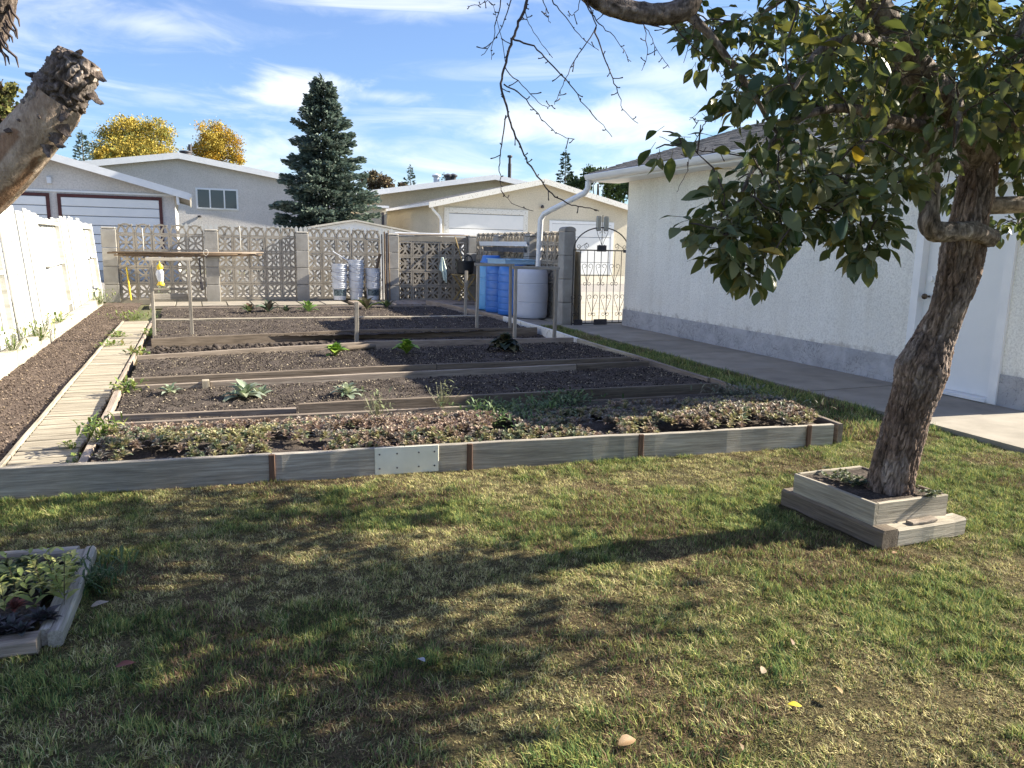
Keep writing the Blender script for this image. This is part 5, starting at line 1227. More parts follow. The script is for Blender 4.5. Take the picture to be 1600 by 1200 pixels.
# hanging bare twigs
def tw(*q): return [P(750 + a / 3, b / 3, d) for a, b, d in q]
def twz(d0, d1, *q):
    n = len(q); return [P(750 + a / 3, b / 3, d0 + (d1 - d0) * i / max(1, n - 1)) for i, (a, b) in enumerate(q)]
TW = [(twz(2.38, 2.3, (300, -200), (240, -50), (222, 0), (190, 90), (150, 185), (120, 290), (100, 390), (125, 500), (150, 600), (190, 690), (240, 780), (320, 890), (400, 950), (480, 970), (560, 985)), 0.0085),
      (twz(2.35, 2.33, (125, 540), (100, 680), (90, 780), (105, 890), (150, 950), (250, 990)), 0.0035),
      (twz(2.36, 2.28, (150, 185), (250, 220), (340, 310), (440, 420), (530, 540), (620, 640)), 0.0048),
      (twz(2.34, 2.4, (112, 310), (200, 400), (290, 490), (340, 495)), 0.003),
      (twz(2.44, 2.38, (520, -80), (500, 0), (540, 120), (460, 260), (390, 400), (345, 490)), 0.0045),
      (twz(2.34, 2.30, (110, 395), (200, 450), (290, 560), (370, 630), (445, 655)), 0.0035),
      (twz(2.42, 2.36, (540, 130), (590, 290), (640, 410), (670, 510), (740, 585)), 0.004),
      (twz(2.44, 2.5, (470, -60), (500, 30), (560, 110), (640, 190), (705, 290)), 0.0045),
      (twz(2.41, 2.44, (310, -90), (340, 0), (400, 80), (480, 180), (560, 235)), 0.004),
      (twz(2.38, 2.4, (225, 20), (215, 60), (250, 150), (340, 270)), 0.003),
      (twz(2.40, 2.36, (150, -150), (100, 0), (70, 150), (50, 275)), 0.004), (twz(2.42, 2.36, (200, -150), (150, 0), (90, 150), (10, 260)), 0.004),
      (twz(2.5, 2.5, (760, 100), (790, 150), (830, 230), (890, 320)), 0.003), (twz(2.5, 2.48, (770, 105), (785, 250), (760, 330)), 0.0028),
      (twz(2.56, 2.56, (1010, 90), (1000, 140), (955, 295)), 0.003), (twz(2.56, 2.7, (890, 95), (1000, 220), (1100, 300), (1150, 380)), 0.004),
      (twz(2.5, 2.6, (760, 108), (900, 140), (1040, 175)), 0.0035), (twz(2.75, 2.62, (1290, 735), (1150, 718), (1050, 710), (940, 680), (840, 640)), 0.0045),
      (twz(2.5, 2.46, (480, -40), (450, 60), (410, 70)), 0.003), (twz(2.4, 2.4, (120, 290), (60, 20), (0, 20), (-60, 30)), 0.002),
      (twz(2.4, 2.35, (280, -60), (310, 60), (330, 110)), 0.003), (twz(2.75, 2.7, (1060, 570), (1020, 640), (990, 720), (960, 820), (920, 900)), 0.003), (twz(2.75, 2.75, (1250, 480), (1120, 545), (1060, 570), (985, 550)), 0.004)]
for pts, r in TW:
    n = len(pts); path = []
    pa = [list(p) for p in pts]
    for i in range(n - 1):           # smooth
        a, b, c, d = (Vector(pa[max(i - 1, 0)]), Vector(pa[i]), Vector(pa[i + 1]), Vector(pa[min(i + 2, n - 1)]))
        for k in range(5):
            f = k / 5; path.append(0.5 * (2 * b + (c - a) * f + (2 * a - 5 * b + 4 * c - d) * f * f + (3 * b - a - 3 * c + d) * f ** 3))
    path.append(Vector(pa[-1])); m = len(path)
    path = [p + Vector((random.gauss(0, 1), random.gauss(0, 1), random.gauss(0, 1))) * 0.0018 for p in path]
    mb = MB(); mb.tube(path, [max(0.0009, 0.6 * r * (1 - 0.78 * i / (m - 1))) * (1.0 + 0.15 * random.random()) for i in range(m)], 6)
    for i in range(3, m - 1):
        if random.random() < 0.42:
            d = Vector((random.uniform(-1, 1), random.uniform(-1, 1), random.uniform(-1, 0.6))).normalized(); l = random.choice((0.008, 0.012, 0.02, 0.035))
            mb.tube([path[i], path[i] + d * l * 0.6, path[i] + d * l + Vector((0, 0, 0.003))], [0.0016, 0.0014, 0.0022], 5)
    mb.build('twig', TWIG, apple, True)

# crown: leaf clusters inside the outline, and a full crown beyond the frame
def inpoly(u, v, poly):
    n = len(poly); r = np.zeros(len(u), bool); j = n - 1
    for i in range(n):
        xi, yi = poly[i]; xj, yj = poly[j]
        c = ((yi > v) != (yj > v)) & (u < (xj - xi) * (v - yi) / (yj - yi + 1e-12) + xi); r ^= c; j = i
    return r
POLY = [([(1190, -10), (1165, 60), (1195, 130), (1180, 190), (1165, 235), (1180, 270), (1270, 275), (1400, 290), (1460, 270), (1500, 225), (1545, 205), (1600, 225), (1610, 225), (1610, -10)], 2.35, 4.0, 165),
        ([(1240, 0), (1230, 90), (1250, 160), (1300, 215), (1400, 240), (1500, 205), (1600, 215), (1610, -10)], 4.0, 5.1, 190),
        ([(1105, 300), (1165, 270), (1300, 265), (1440, 270), (1430, 290), (1390, 305), (1330, 315), (1290, 335), (1260, 345), (1230, 365), (1180, 370), (1120, 345)], 2.45, 3.1, 58),
        ([(1075, 345), (1120, 330), (1160, 350), (1145, 395), (1095, 375)], 2.45, 2.7, 13), ([(1125, 375), (1200, 370), (1215, 400), (1150, 420)], 2.45, 2.7, 9),
        ([(1150, 408), (1175, 408), (1180, 425), (1150, 425)], 2.5, 2.65, 3),
        ([(1300, 335), (1390, 330), (1390, 365), (1345, 395), (1315, 380), (1290, 355)], 2.6, 2.9, 14), ([(1330, 380), (1375, 370), (1370, 400), (1340, 405)], 2.6, 2.85, 4),
        ([(1100, 20), (1180, -10), (1190, 140), (1140, 180), (1120, 120)], 2.6, 3.4, 22), ([(1060, 10), (1110, 20), (1130, 100), (1115, 120), (1085, 60)], 2.7, 3.3, 7),
        ([(1555, 225), (1605, 215), (1605, 290), (1570, 275)], 3.6, 4.1, 10), ([(1550, 335), (1605, 330), (1605, 352), (1555, 352)], 3.9, 4.2, 5),
        ([(1480, 225), (1510, 220), (1500, 300), (1470, 310)], 3.85, 4.1, 6)]
cl_pts = []
for poly, d0, d1, n in POLY:
    us = [p[0] for p in poly]; vs = [p[1] for p in poly]; got = 0
    while got < n:
        u = random.uniform(min(us), max(us)); v = random.uniform(min(vs), max(vs))
        if inpoly(np.array([u]), np.array([v]), poly)[0]:
            cl_pts.append(list(P(u, v, random.uniform(d0, d1)))); got += 1
for (u, v) in ((1035, 205), (1060, 212), (1025, 232), (1052, 228), (1075, 225), (1095, 195), (1090, 240)): cl_pts.append(list(P(u, v, 2.63)))
nvis = len(cl_pts)
# beyond the frame: an ellipsoid of the same density
CE = np.array([3.2, 2.25, 2.8]); RE = np.array([1.8, 2.9, 1.2]); cand = []
while len(cand) < 1500:
    q = rng.uniform(-1, 1, 3)
    if q @ q > 1 or q @ q < 0.06: continue
    p = CE + RE * q; u, v, d = proj_np(p[None])
    if d[0] > 0.2 and -90 < u[0] < 1680 and -45 < v[0] < 1300: continue
    if d[0] < 0.9: continue
    cand.append(p)
SHADE = [(-40, 745), (500, 745), (700, 770), (900, 815), (1010, 880), (1180, 925), (1040, 1000), (900, 1060), (700, 1120), (560, 1210), (-40, 1210)]
got = 0
while got < 620:          # extra clusters added along sun rays to shade the lawn's middle and left
    u, v = random.uniform(-40, 1180), random.uniform(745, 1210)
    if not inpoly(np.array([u]), np.array([v]), SHADE)[0] or random.random() > 0.45 + 0.55 * (v < 1000): continue
    z = random.uniform(1.9, 3.5); p = np.array(G(u, v, 0)) + np.array(sunvec) * (z / sunvec.z)
    if p[0] > 5.3 or p[0] < 1.6: continue
    uu, vv, dd = proj_np(p[None])
    if -90 < uu[0] < 1680 and -45 < vv[0] < 1300 and dd[0] > 0.2 and not inpoly(uu, vv, [(1240, 0), (1230, 90), (1250, 160), (1300, 215), (1400, 240), (1500, 205), (1600, 215), (1680, 215), (1680, -45), (1240, -45)])[0]: continue
    if dd[0] < 1.2: continue
    cand.append(p); got += 1
cl_pts = np.array(cl_pts + [list(c) for c in cand])
# twigs: connect every cluster to the nearest wood already grown
nodes = [np.array(s) for s in SK]; order = np.argsort([min(np.linalg.norm(c - n) for n in nodes[::3]) for c in cl_pts])
NA = np.array(nodes); tm = MB(); first = {}
for ci in order:
    c = cl_pts[ci]; d = np.linalg.norm(NA - c, axis=1) + 0.25 * np.maximum(0, c[2] - NA[:, 2] - 0.3); k = int(np.argmin(d)); a = NA[k]; L = np.linalg.norm(c - a)
    mid = (a + c) / 2 + np.array([0, 0, 0.12 * L]) + rng.normal(0, 0.04 * L, 3)
    pts = [a, a * 0.5 + mid * 0.5 + np.array([0, 0, .02 * L]), mid, mid * 0.5 + c * 0.5, c]
    tm.tube(pts, [0.002 + 0.004 * min(1, L * 1.5), 0.0035, 0.003, 0.0025, 0.002], 5, cap=False)
    NA = np.vstack([NA, [mid], [c]]); first[ci] = (c - mid) / (np.linalg.norm(c - mid) + 1e-9)
tm.build('twigs', TWIG, apple, True)['kind'] = 'stuff'
def apple_leaf(curl, fold, w):
    rows = [(0.0, 0.05), (0.16, 0.62), (0.40, 1.0), (0.62, 0.92), (0.82, 0.55), (0.94, 0.2), (1.0, 0.03)]
    V = []
    for (t, ww) in rows:
        z = -curl * t * t
        for s in (-1, -0.5, 0, 0.5, 1): V.append((t, s * ww * w * 0.5, z + fold * abs(s) * ww * w * 0.5 + 0.02 * math.sin(9 * t + 3 * s)))
    F = [(i * 5 + k, i * 5 + k + 1, i * 5 + k + 6, i * 5 + k + 5) for i in range(6) for k in range(4)]
    return np.array(V), np.array(F)
LV = [apple_leaf(c, f, w) for c, f, w in ((0.14, 0.35, 0.56), (0.32, 0.2, 0.52), (-0.05, 0.5, 0.60), (0.45, 0.45, 0.50), (0.22, 0.12, 0.64), (0.1, 0.8, 0.58))]
lm = []; 
for ci in range(len(cl_pts)):
    c = cl_pts[ci]; dirn = first[ci]; nl = int(rng.integers(7, 12)) if ci < nvis else int(rng.integers(7, 12))
    if nvis - 7 <= ci < nvis: nl = 2
    for k in range(nl):
        d = dirn * 0.45 + rng.normal(0, 0.65, 3) + np.array([0, 0, -0.45]); d /= np.linalg.norm(d)
        nrm = rng.normal(0, 0.55, 3) + np.array([0, 0, 1.0]); y = np.cross(nrm, d); y /= np.linalg.norm(y) + 1e-9; z = np.cross(d, y)
        pet = 0.02 + 0.025 * rng.random(); org = c + rng.normal(0, 0.022, 3) + d * pet
        s = rng.choice([0.040, 0.052, 0.060, 0.068, 0.080]) * rng.uniform(0.88, 1.12)
        M = np.eye(4); M[:3, 0] = d * s; M[:3, 1] = y * s; M[:3, 2] = z * s; M[:3, 3] = org
        lm.append((M, int(rng.integers(0, 6)), float(rng.random())))
cen = np.array([m[0][:3, 3] + m[0][:3, 0] * 0.5 for m in lm]); uu, vv, dd = proj_np(cen)
score = np.where((uu > 0) & (uu < 1600) & (vv > 0) & (vv < 1200) & (dd > 0.5), 1 / dd, 0)
top = set(np.argsort(-score)[:300].tolist())
leaf_me = []
for V_, F_ in LV:
    leaf_me.append(np_mesh('leaf', V_, F_, APPLE, np.zeros((len(V_), 3)), smooth=True))
crown = bpy.data.objects.new('crown', None); COL.objects.link(crown); place(crown, apple, WM[apple.name])
VV = []; FF = []; CC = []; o_ = 0
Mi = np.array(WM[apple.name].inverted())
for i, (M, k, rv) in enumerate(lm):
    if i in top:
        link('leaf', leaf_me[k], crown, Matrix([list(r) for r in M]))
    else:
        V_, F_ = LV[k]; v = V_ @ M[:3, :3].T + M[:3, 3]; VV.append(v); FF.append(F_ + o_); CC.append(np.full((len(v), 3), rv)); o_ += len(v)
V_ = np.concatenate(VV) - np.array(WM[apple.name].translation)
tag(link('leaves', np_mesh('leaves', V_, np.concatenate(FF), APPLE, np.concatenate(CC), smooth=True), crown, WM[apple.name]), kind='stuff')
pt = MB()
for i, (M, k, rv) in enumerate(lm):
    if dd[i] < 4.5 and score[i] > 0 and dd[i] < 3.3:
        a = M[:3, 3]; b = a - M[:3, 0] / np.linalg.norm(M[:3, 0]) * 0.03; pt.tube([b, a], 0.001, 3, cap=False)
pt.build('leaf_stalks', m_noise('leaf_stalk', [(0.3, (0.10, 0.10, 0.04)), (0.7, (0.16, 0.14, 0.06))], 20, 0.7, 0.0), crown)['kind'] = 'stuff'

# ------------------------------------------------------------------ the sawn tree on the left
stp = thing('sawn_tree', 'bare sawn-off tree with peeling bark leaning in at the left edge', 'tree', (-1.0, 3.42, 0.05))
t0 = [(-1.02, 3.40, 0.0), (-1.0, 3.44, 0.25), (-0.96, 3.55, 0.7), (-0.945, 3.62, 1.0), (-0.96, 3.7, 1.25), (-1.0, 3.74, 1.5)]
bark_obj('trunk', stp, BARK, bark_tube(t0, [0.22, 0.18, 0.165, 0.17, 0.165, 0.12], 110, 60, 0.012, 21, 3, tr_t, 0.012))
l1 = [(-0.96, 3.66, 1.15), P(-95, 345, 3.3), P(-40, 305, 3.25), P(8, 262, 3.22), P(40, 222, 3.2), P(72, 185, 3.18), P(92, 155, 3.17), P(108, 128, 3.16), P(124, 98, 3.16)]
px3 = 3.2 / 1200
def tint_s(f, th, n3, sh):
    return (1.15, 1.08, 1.0) if n3 > -0.28 else (0.8, 0.6, 0.46)
sm = bark_tube(l1[:7], [q * px3 for q in (48, 45, 42, 40, 39, 38, 36)], 110, 56, 0.0022, 22, 5, tint_s, 0.005)
bark_obj('sawn_limb', stp, BARK_S, sm)
bk = bark_tube([P(72, 183, 3.18), P(84, 165, 3.175), P(94, 148, 3.17), P(108, 125, 3.16), P(120, 103, 3.16), P(126, 90, 3.16)], [q * px3 for q in (33, 37, 36, 33, 32, 26)], 170, 130, 0.018, 23, 1.9, None, 0.010, True, 34.0)
bark_obj('bark_sleeve', stp, BARK, bk)
# peeling flakes
fl = MB()
def flake(c, d, n, L, W_, curl):
    d = Vector(d).normalized(); n = Vector(n).normalized(); s = d.cross(n).normalized(); c = Vector(c); vs = []
    for i in range(5):
        t = i / 4; ww = W_ * (1 - 0.7 * t) * random.uniform(0.7, 1.2); q = c + d * L * t + n * (curl * t * t * L)
        for e in (-1, 0, 1): vs.append(q + s * ww * 0.5 * e + n * (0.004 if e == 0 else 0))
    for i in range(5):
        t = i / 4; 
        for e in range(3): vs.append(vs[i * 3 + e] - n * 0.006)
    fs = []
    for i in range(4):
        for e in range(2):
            a = i * 3 + e; fs.append((a, a + 1, a + 4, a + 3)); fs.append((15 + a, 15 + a + 3, 15 + a + 4, 15 + a + 1))
        fs.append((i * 3, i * 3 + 3, 15 + i * 3 + 3, 15 + i * 3)); fs.append((i * 3 + 2, 15 + i * 3 + 2, 15 + i * 3 + 5, i * 3 + 5))
    fl.add(vs, fs)
for k in range(18):
    f = random.random(); u = 78 + (122 - 78) * f + random.uniform(-24, 24); v = 175 + (100 - 175) * f + random.uniform(-18, 18)
    flake(P(u, v, 3.09 + random.uniform(-0.0, 0.02)), (random.uniform(-1, 1), random.uniform(-.5, .5), random.uniform(-1, 0.4)), (random.uniform(-.5, 1), -1, random.uniform(-.3, .6)), random.uniform(0.02, 0.06), random.uniform(0.015, 0.04), random.uniform(0.1, 0.6))
for (u, v, dx, dz, L, W_) in ((150, 112, 0.5, -1, 0.05, 0.05), (142, 145, 0.5, -0.9, 0.06, 0.05), (60, 170, -0.7, -0.8, 0.09, 0.05), (45, 190, -0.8, -0.7, 0.09, 0.05), (96, 194, 0.3, -1, 0.06, 0.06), (88, 208, 0.1, -1, 0.07, 0.06), (74, 226, 0, -1, 0.06, 0.05), (62, 120, -0.9, 0, 0.04, 0.05), (110, 95, 0.6, 0.6, 0.05, 0.05), (84, 212, 0.4, -0.8, 0.06, 0.05)):
    flake(P(u, v, 3.14), (dx, -0.1, dz), (dx * 0.6 + 0.2, -0.9, 0.2), L, W_, 0.5)
fl.build('bark_flakes', m_bark('flake_bark', (0.05, 0.04, 0.033), (0.14, 0.11, 0.09), (0.28, 0.235, 0.20)), stp)['kind'] = 'stuff'
bpy.data.materials['flake_bark'].node_tree.nodes['Principled BSDF'].inputs['Roughness'].default_value = 0.95
for ob in (bpy.data.objects['bark_flakes'],):
    me = ob.data; at_ = me.attributes.new('Col', 'FLOAT_COLOR', 'POINT'); at_.data.foreach_set('color', np.ones(len(me.vertices) * 4, np.float32))
bark_obj('upper_limb', stp, BARK, bark_tube([(-1.0, 3.74, 1.45), P(-110, 210, 3.5), P(-55, 120, 3.3), P(-16, 48, 3.2), P(3, 0, 3.15), P(20, -60, 3.1)], [0.12, 0.085, 0.07, 0.058, 0.054, 0.045], 90, 36, 0.010, 24, 2.5, None, 0.008))
hang = MB()
for (u, v) in ((22, 8), (20, 18), (16, 32), (12, 42), (8, 50), (5, 58), (0, 66), (14, 36), (3, 60)):
    p = P(u - 7, v, 3.14); q_ = p + Vector((0, 0, 0)); L_ = random.uniform(0.05, 0.12); a_ = random.uniform(0.1, 0.5)
    hang.tube([p, p + Vector((0.3 * a_ * L_, 0, -0.35 * L_)), p + Vector((a_ * L_, 0, -0.65 * L_)), p + Vector((1.1 * a_ * L_, 0, -L_))], [0.008, 0.006, 0.005, 0.002], 5, wob=0.3)
hang.build('hanging_bark', TWIG, stp)['kind'] = 'stuff'

# ------------------------------------------------------------------ plants
# stonecrop carpet in the front bed
parts = []; r = np.random.default_rng(5)
SED = [[(0.28, 0.195, 0.155), (0.22, 0.17, 0.125), (0.35, 0.27, 0.20)], [(0.13, 0.17, 0.10), (0.18, 0.215, 0.14), (0.25, 0.22, 0.15)], [(0.22, 0.19, 0.165), (0.28, 0.235, 0.20), (0.15, 0.15, 0.13)], [(0.29, 0.27, 0.13), (0.36, 0.29, 0.18), (0.22, 0.23, 0.11)]]
n = 0
while n < 2900:
    x = r.uniform(-0.56, 4.68); t = r.random(); y = FRONT(x) + 0.045 + t * (0.93 - 0.02 * x)
    if x > 4.24 + 0.2 * (y - 4.2): continue
    if float(fbm(np.array([x * 3.1]), np.array([y * 4.2]), 88, 3)[0]) < 0.37: n += 1; continue
    edge = min(1, t * 5) * min(1, (1.04 - t) * 3)
    mound = 0.012 + 0.05 * edge * (1.15 - 0.6 * t) * (0.5 + float(vnoise(np.array([x * 2.2]), np.array([y * 3]), 3)[0])) + (0.04 if x > 3 else 0)
    g = float(fbm(np.array([x * 1.2]), np.array([y * 2.5]), 15)[0]) + r.normal(0, 0.10)
    pi_ = 0 if g < 0.45 else 2 if g < 0.52 else 1 if g < 0.60 else 3
    if x > 2.4 and r.random() < 0.5: pi_ = 2 if r.random() < 0.6 else 0
    if t < 0.25 and r.random() < 0.35: pi_ = 3
    pal_ = [tuple(min(0.6, q * 1.3) for q in c_) for c_ in SED[pi_]]
    parts.append(rosette((x, y, 0.115 + mound), r.uniform(0.032, 0.062), int(r.integers(16, 24)), pal_, 0.05, 1.45, 0.40, 0.3, r, lift=0.02)); n += 1
V, F, C = join(parts); tag(link('stonecrop', np_mesh('stonecrop', V, F, PLANT_M, C)), kind='stuff')
tag(bpy.data.objects['stonecrop'], 'low carpet of reddish stonecrop rosettes filling the front raised bed')
def leafy(name, label, cat, c, n, spread, h, pal, L=(0.04, 0.08), wid=0.4, group=None, up=0.6, stems=True):
    r = rng; parts = []
    o = np.stack([r.normal(0, spread, n), r.normal(0, spread, n), r.random(n) ** 0.8 * h], 1) + np.array(c)
    d = np.stack([r.normal(0, 1, n), r.normal(0, 1, n), r.normal(up, 0.4, n)], 1); Ls = r.uniform(L[0], L[1], n)
    pal = np.array(pal); cc = pal[r.integers(0, len(pal), n)] * r.uniform(0.7, 1.3, (n, 1))
    parts.append(leaf_cloud(n, o, d, Ls, Ls * wid * r.uniform(0.7, 1.2, n), cc, 0.3))
    stem = leaf_cloud(n, np.tile(np.array(c, float), (n, 1)) + np.stack([(o[:, 0] - c[0]) * 0.25, (o[:, 1] - c[1]) * 0.25, np.full(n, -0.01)], 1), o - np.array(c) * 1.0 - np.stack([(o[:, 0] - c[0]) * 0.25, (o[:, 1] - c[1]) * 0.25, np.full(n, -0.011)], 1), np.linalg.norm(np.stack([(o[:, 0] - c[0]) * 0.75, (o[:, 1] - c[1]) * 0.75, o[:, 2] - c[2] + 0.01], 1), axis=1) * 1.04, np.full(n, 0.005), np.tile(pal[0] * 0.8, (n, 1)), 0.0)
    parts.append(stem)
    if stems:
        m = max(3, n // 10); o2 = np.tile(np.array(c, float), (m, 1)) + np.stack([r.normal(0, spread * .7, m), r.normal(0, spread * .7, m), np.zeros(m)], 1)
        d2 = np.stack([r.normal(0, .25, m), r.normal(0, .25, m), np.ones(m)], 1); parts.append(leaf_cloud(m, o2, d2, np.full(m, h * 1.1), np.full(m, 0.008), np.tile(pal[0], (m, 1)), 0.05))
    plant(name, label, cat, c, parts, group)
lettuce(525, 556, 0.10, 0.165, GR_L, 34, 'bright yellow-green lettuce in the third bed, left of the other bright one')
lettuce(636, 553, 0.10, 0.18, GR_L, 44, 'bright rounded green lettuce in the third bed, at the edge of the shade', (0.7, 1.5), 0.8, 0.6, 0.08)
lettuce(789, 549, 0.10, 0.22, GR_D, 70, 'large dark bronze lettuce in shade before the stake frame', (0.15, 1.45), 0.7, 0.7, 0.12)
for (u, v, rd, nl, lab, wd) in ((383, 622, 0.22, 26, 'wide grey-green cabbage plant in the second bed', 0.35), (543, 618, 0.19, 20, 'grey-green cabbage plant nearest the white patch, in the second bed', 0.35), (266, 616, 0.15, 14, 'small pale wilted cabbage plant near the boardwalk end of the second bed', 0.4)):
    c = at3(u, v, 0.10); plant('cabbage', lab, 'cabbage', c, [rosette(c, rd, nl, GR_G, 0.0, 0.9, wd, 0.35, lift=0.04), rosette((c[0] + rd * 0.6 * (nl > 22), c[1] + 0.05, c[2]), rd * 0.8, nl // 2, GR_G, 0.1, 1.1, wd, 0.2)], 'cabbage plants in the second bed')
leafy('weed', 'bright green weed clump at the boardwalk end of the second bed', 'weed', at3(200, 613, 0.09), 70, 0.055, 0.08, GR_W, (0.05, 0.09), 0.35)
for (u, v, rd, pal, lab) in ((390, 488, 0.22, [(0.12, 0.13, 0.05), (0.16, 0.10, 0.06), (0.10, 0.14, 0.06)], 'brownish leafy plant at the left of the back row'), (420, 487, 0.33, [(0.05, 0.08, 0.045), (0.08, 0.07, 0.055), (0.16, 0.2, 0.14)], 'tall dark green leafy plant in the back row'), (447, 487, 0.18, [(0.06, 0.09, 0.05), (0.10, 0.11, 0.07)], 'small dark plant right of the tall dark one in the back row'), (482, 487, 0.30, [(0.18, 0.28, 0.07), (0.12, 0.2, 0.05)], 'light green leafy plant in the back row'), (573, 483, 0.36, [(0.10, 0.09, 0.06), (0.14, 0.18, 0.06), (0.22, 0.28, 0.09), (0.07, 0.06, 0.05)], 'broad bronze plant before the white buckets'), (604, 481, 0.25, GR_D, 'dark leafy plant right of the bronze one, in shade')):
    c = at3(u, v, 0.09); plant('leafy_plant', lab, 'plant', c, [rosette(c, rd, 16, pal, 0.35, 1.35, 0.42, 0.25, lift=0.03)], 'leafy plants in the back row')
wl = [(165, 690, .12, 90, .07, .13, 'green weed clump in the corner of the front bed by the boardwalk'), (255, 462, .02, 160, .14, .38, 'tall grassy weed clump behind the boardwalk end'), (20, 548, .2, 70, .10, .2, 'yellow-green weeds on the kerb by the near fence panel'), (62, 532, .15, 90, .10, .22, 'leafy weed over the kerb at the fence foot'), (155, 476, .1, 110, .22, .3, 'dry yellow grass clump where the kerb ends by the wall'), (92, 504, .2, 50, .12, .1, 'yellow moss tuft on the kerb behind the boardwalk'), (185, 530, .03, 60, .07, .09, 'low green weed at the boardwalk edge'), (172, 545, .03, 40, .08, .07, 'small weed on the soil strip beside the boardwalk'), (210, 500, .03, 120, .2, .12, 'patch of low weeds at the far end of the soil strip'), (235, 525, .04, 40, .06, .09, 'small green weed at the foot of the left stake frame'), (112, 700, .07, 24, .025, .03, 'tiny weed growing between boardwalk planks'), (215, 555, .05, 40, .06, .06, 'weed at the end of the third bed by the boardwalk'), (122, 722, .08, 20, .05, .03, 'flat green weed at the near end of the boardwalk')]
for (u, v, z, n, sp, h, lab) in wl:
    leafy('weed', lab, 'weed', at3(u, v, z), n, sp, h, GR_W, (0.04, 0.10) if n > 30 else (0.03, 0.05), 0.25 if n > 60 else 0.4, 'weeds among the beds')
gm = [(770, 643, 'feathery green plant among the stonecrop, at the shade edge'), (850, 640, 'green leafy clump in the shaded middle of the front bed'), (885, 628, 'green leafy clump at the back of the front bed in shade'), (805, 660, 'low green patch near the middle of the front bed'), (1150, 617, 'grey-green mound at the far right of the front bed'), (1215, 640, 'sunlit grey-green mound at the right end of the front bed'), (690, 635, 'thin upright flower stems at the back of the front bed'), (590, 650, 'pale upright sprigs at the back of the front bed left of the stems')]
for i, (u, v, lab) in enumerate(gm):
    thin = i > 5; c = at3(u, v, 0.15)
    leafy('leafy_clump', lab, 'plant', c, 36 if thin else 170, 0.05 if thin else 0.14, 0.18 if thin else 0.06, [(0.07, 0.12, 0.04), (0.10, 0.16, 0.06), (0.14, 0.18, 0.07)] if i < 4 else [(0.12, 0.14, 0.09), (0.18, 0.19, 0.12), (0.14, 0.12, 0.08)] if i < 6 else [(0.25, 0.25, 0.14), (0.18, 0.2, 0.1)], (0.03, 0.07), 0.3, 'leafy clumps in the stonecrop')
# planter plants
for (u, v, n, lab, sp) in ((1315, 752, 90, 'grey-green houseleeks in the tree planter left of the trunk', 0.05), (1345, 760, 40, 'yellow-green houseleeks against the trunk in the tree planter', 0.03), (1447, 775, 40, 'small houseleeks in the tree planter right of the trunk', 0.03)):
    c = at3(u, v, 0.19); ps = [rosette((c[0] + rng.normal(0, sp), c[1] + rng.normal(0, sp), c[2] + 0.01 + rng.random() * 0.02), 0.028, 14, [(0.12, 0.15, 0.09), (0.2, 0.21, 0.08), (0.09, 0.11, 0.07)], 0.1, 1.4, 0.5, 0.2) for _ in range(n // 3)]
    plant('houseleek', lab, 'plant', c, ps, 'houseleeks in the tree planter')
def sprig(c, h, n, pal, lean):
    a = np.linspace(0.15, 1, n); o = np.array(c)[None] + np.stack([lean[0] * a * h, lean[1] * a * h, a * h], 1)
    th = np.arange(n) * 2.4 + rng.uniform(0, 6); d = np.stack([np.cos(th), np.sin(th), np.full(n, 0.5)], 1); L = (0.045 + 0.03 * rng.random(n)) * (1.1 - 0.5 * a)
    cc = np.array(pal)[rng.integers(0, len(pal), n)] * rng.uniform(0.8, 1.25, (n, 1)); st_ = leaf_cloud(1, np.array([c], float), np.array([[lean[0], lean[1], 1.0]]), np.array([h]), np.array([0.006]), np.array([[0.12, 0.1, 0.05]]), 0.02)
    return [leaf_cloud(n, o, d, L, L * 0.42, cc, 0.25), st_]
ps = []
c0 = at3(62, 945, 0.055)
for k in range(13): ps += sprig((c0[0] + rng.uniform(-0.16, 0.10), c0[1] + rng.uniform(-0.1, 0.16), 0.05), rng.uniform(0.13, 0.24), 14, [(0.30, 0.34, 0.10), (0.22, 0.27, 0.08), (0.36, 0.36, 0.13)], (rng.normal(0, .2), rng.normal(0, .2)))
plant('leafy_shrub', 'yellow-green leafy shrub growing in the timber planter', 'plant', c0, ps)
c0 = at3(12, 925, 0.055); plant('broad_leaf_weed', 'dark green broad-leaved plant at the left edge in the timber planter', 'plant', c0, [rosette((c0[0] + dx, c0[1] + dy, 0.06), 0.08, 9, [(0.05, 0.09, 0.04), (0.08, 0.12, 0.05)], 0.3, 1.2, 0.8, 0.3, stalk=0.03) for dx, dy in ((-.05, 0), (0, .06), (-.1, .08))])
c0 = at3(45, 985, 0.06); plant('houseleek', 'dark purple-grey houseleeks in the near corner of the timber planter', 'plant', c0, [rosette((c0[0] + rng.uniform(-.2, .06), c0[1] + rng.uniform(-.02, .07), 0.065), rng.uniform(0.045, 0.07), 26, [(0.055, 0.065, 0.06), (0.09, 0.085, 0.09), (0.06, 0.05, 0.055)], 0.1, 1.4, 0.35, 0.15) for _ in range(12)])
for (u, v, lab, pl_) in ((98, 905, 'grey-green houseleeks at the inner right side of the timber planter', [(0.10, 0.12, 0.08), (0.14, 0.15, 0.10)]), (35, 900, 'low dark green ground plants under the leafy shrub', [(0.06, 0.09, 0.04), (0.10, 0.12, 0.05)])):
    c0 = at3(u, v, 0.04); plant('houseleek', lab, 'plant', c0, [rosette((c0[0] + rng.uniform(-.13, .05), c0[1] + rng.uniform(-.12, .12), 0.045), rng.uniform(0.035, 0.06), 18, pl_, 0.1, 1.4, 0.5, 0.15) for _ in range(22)])
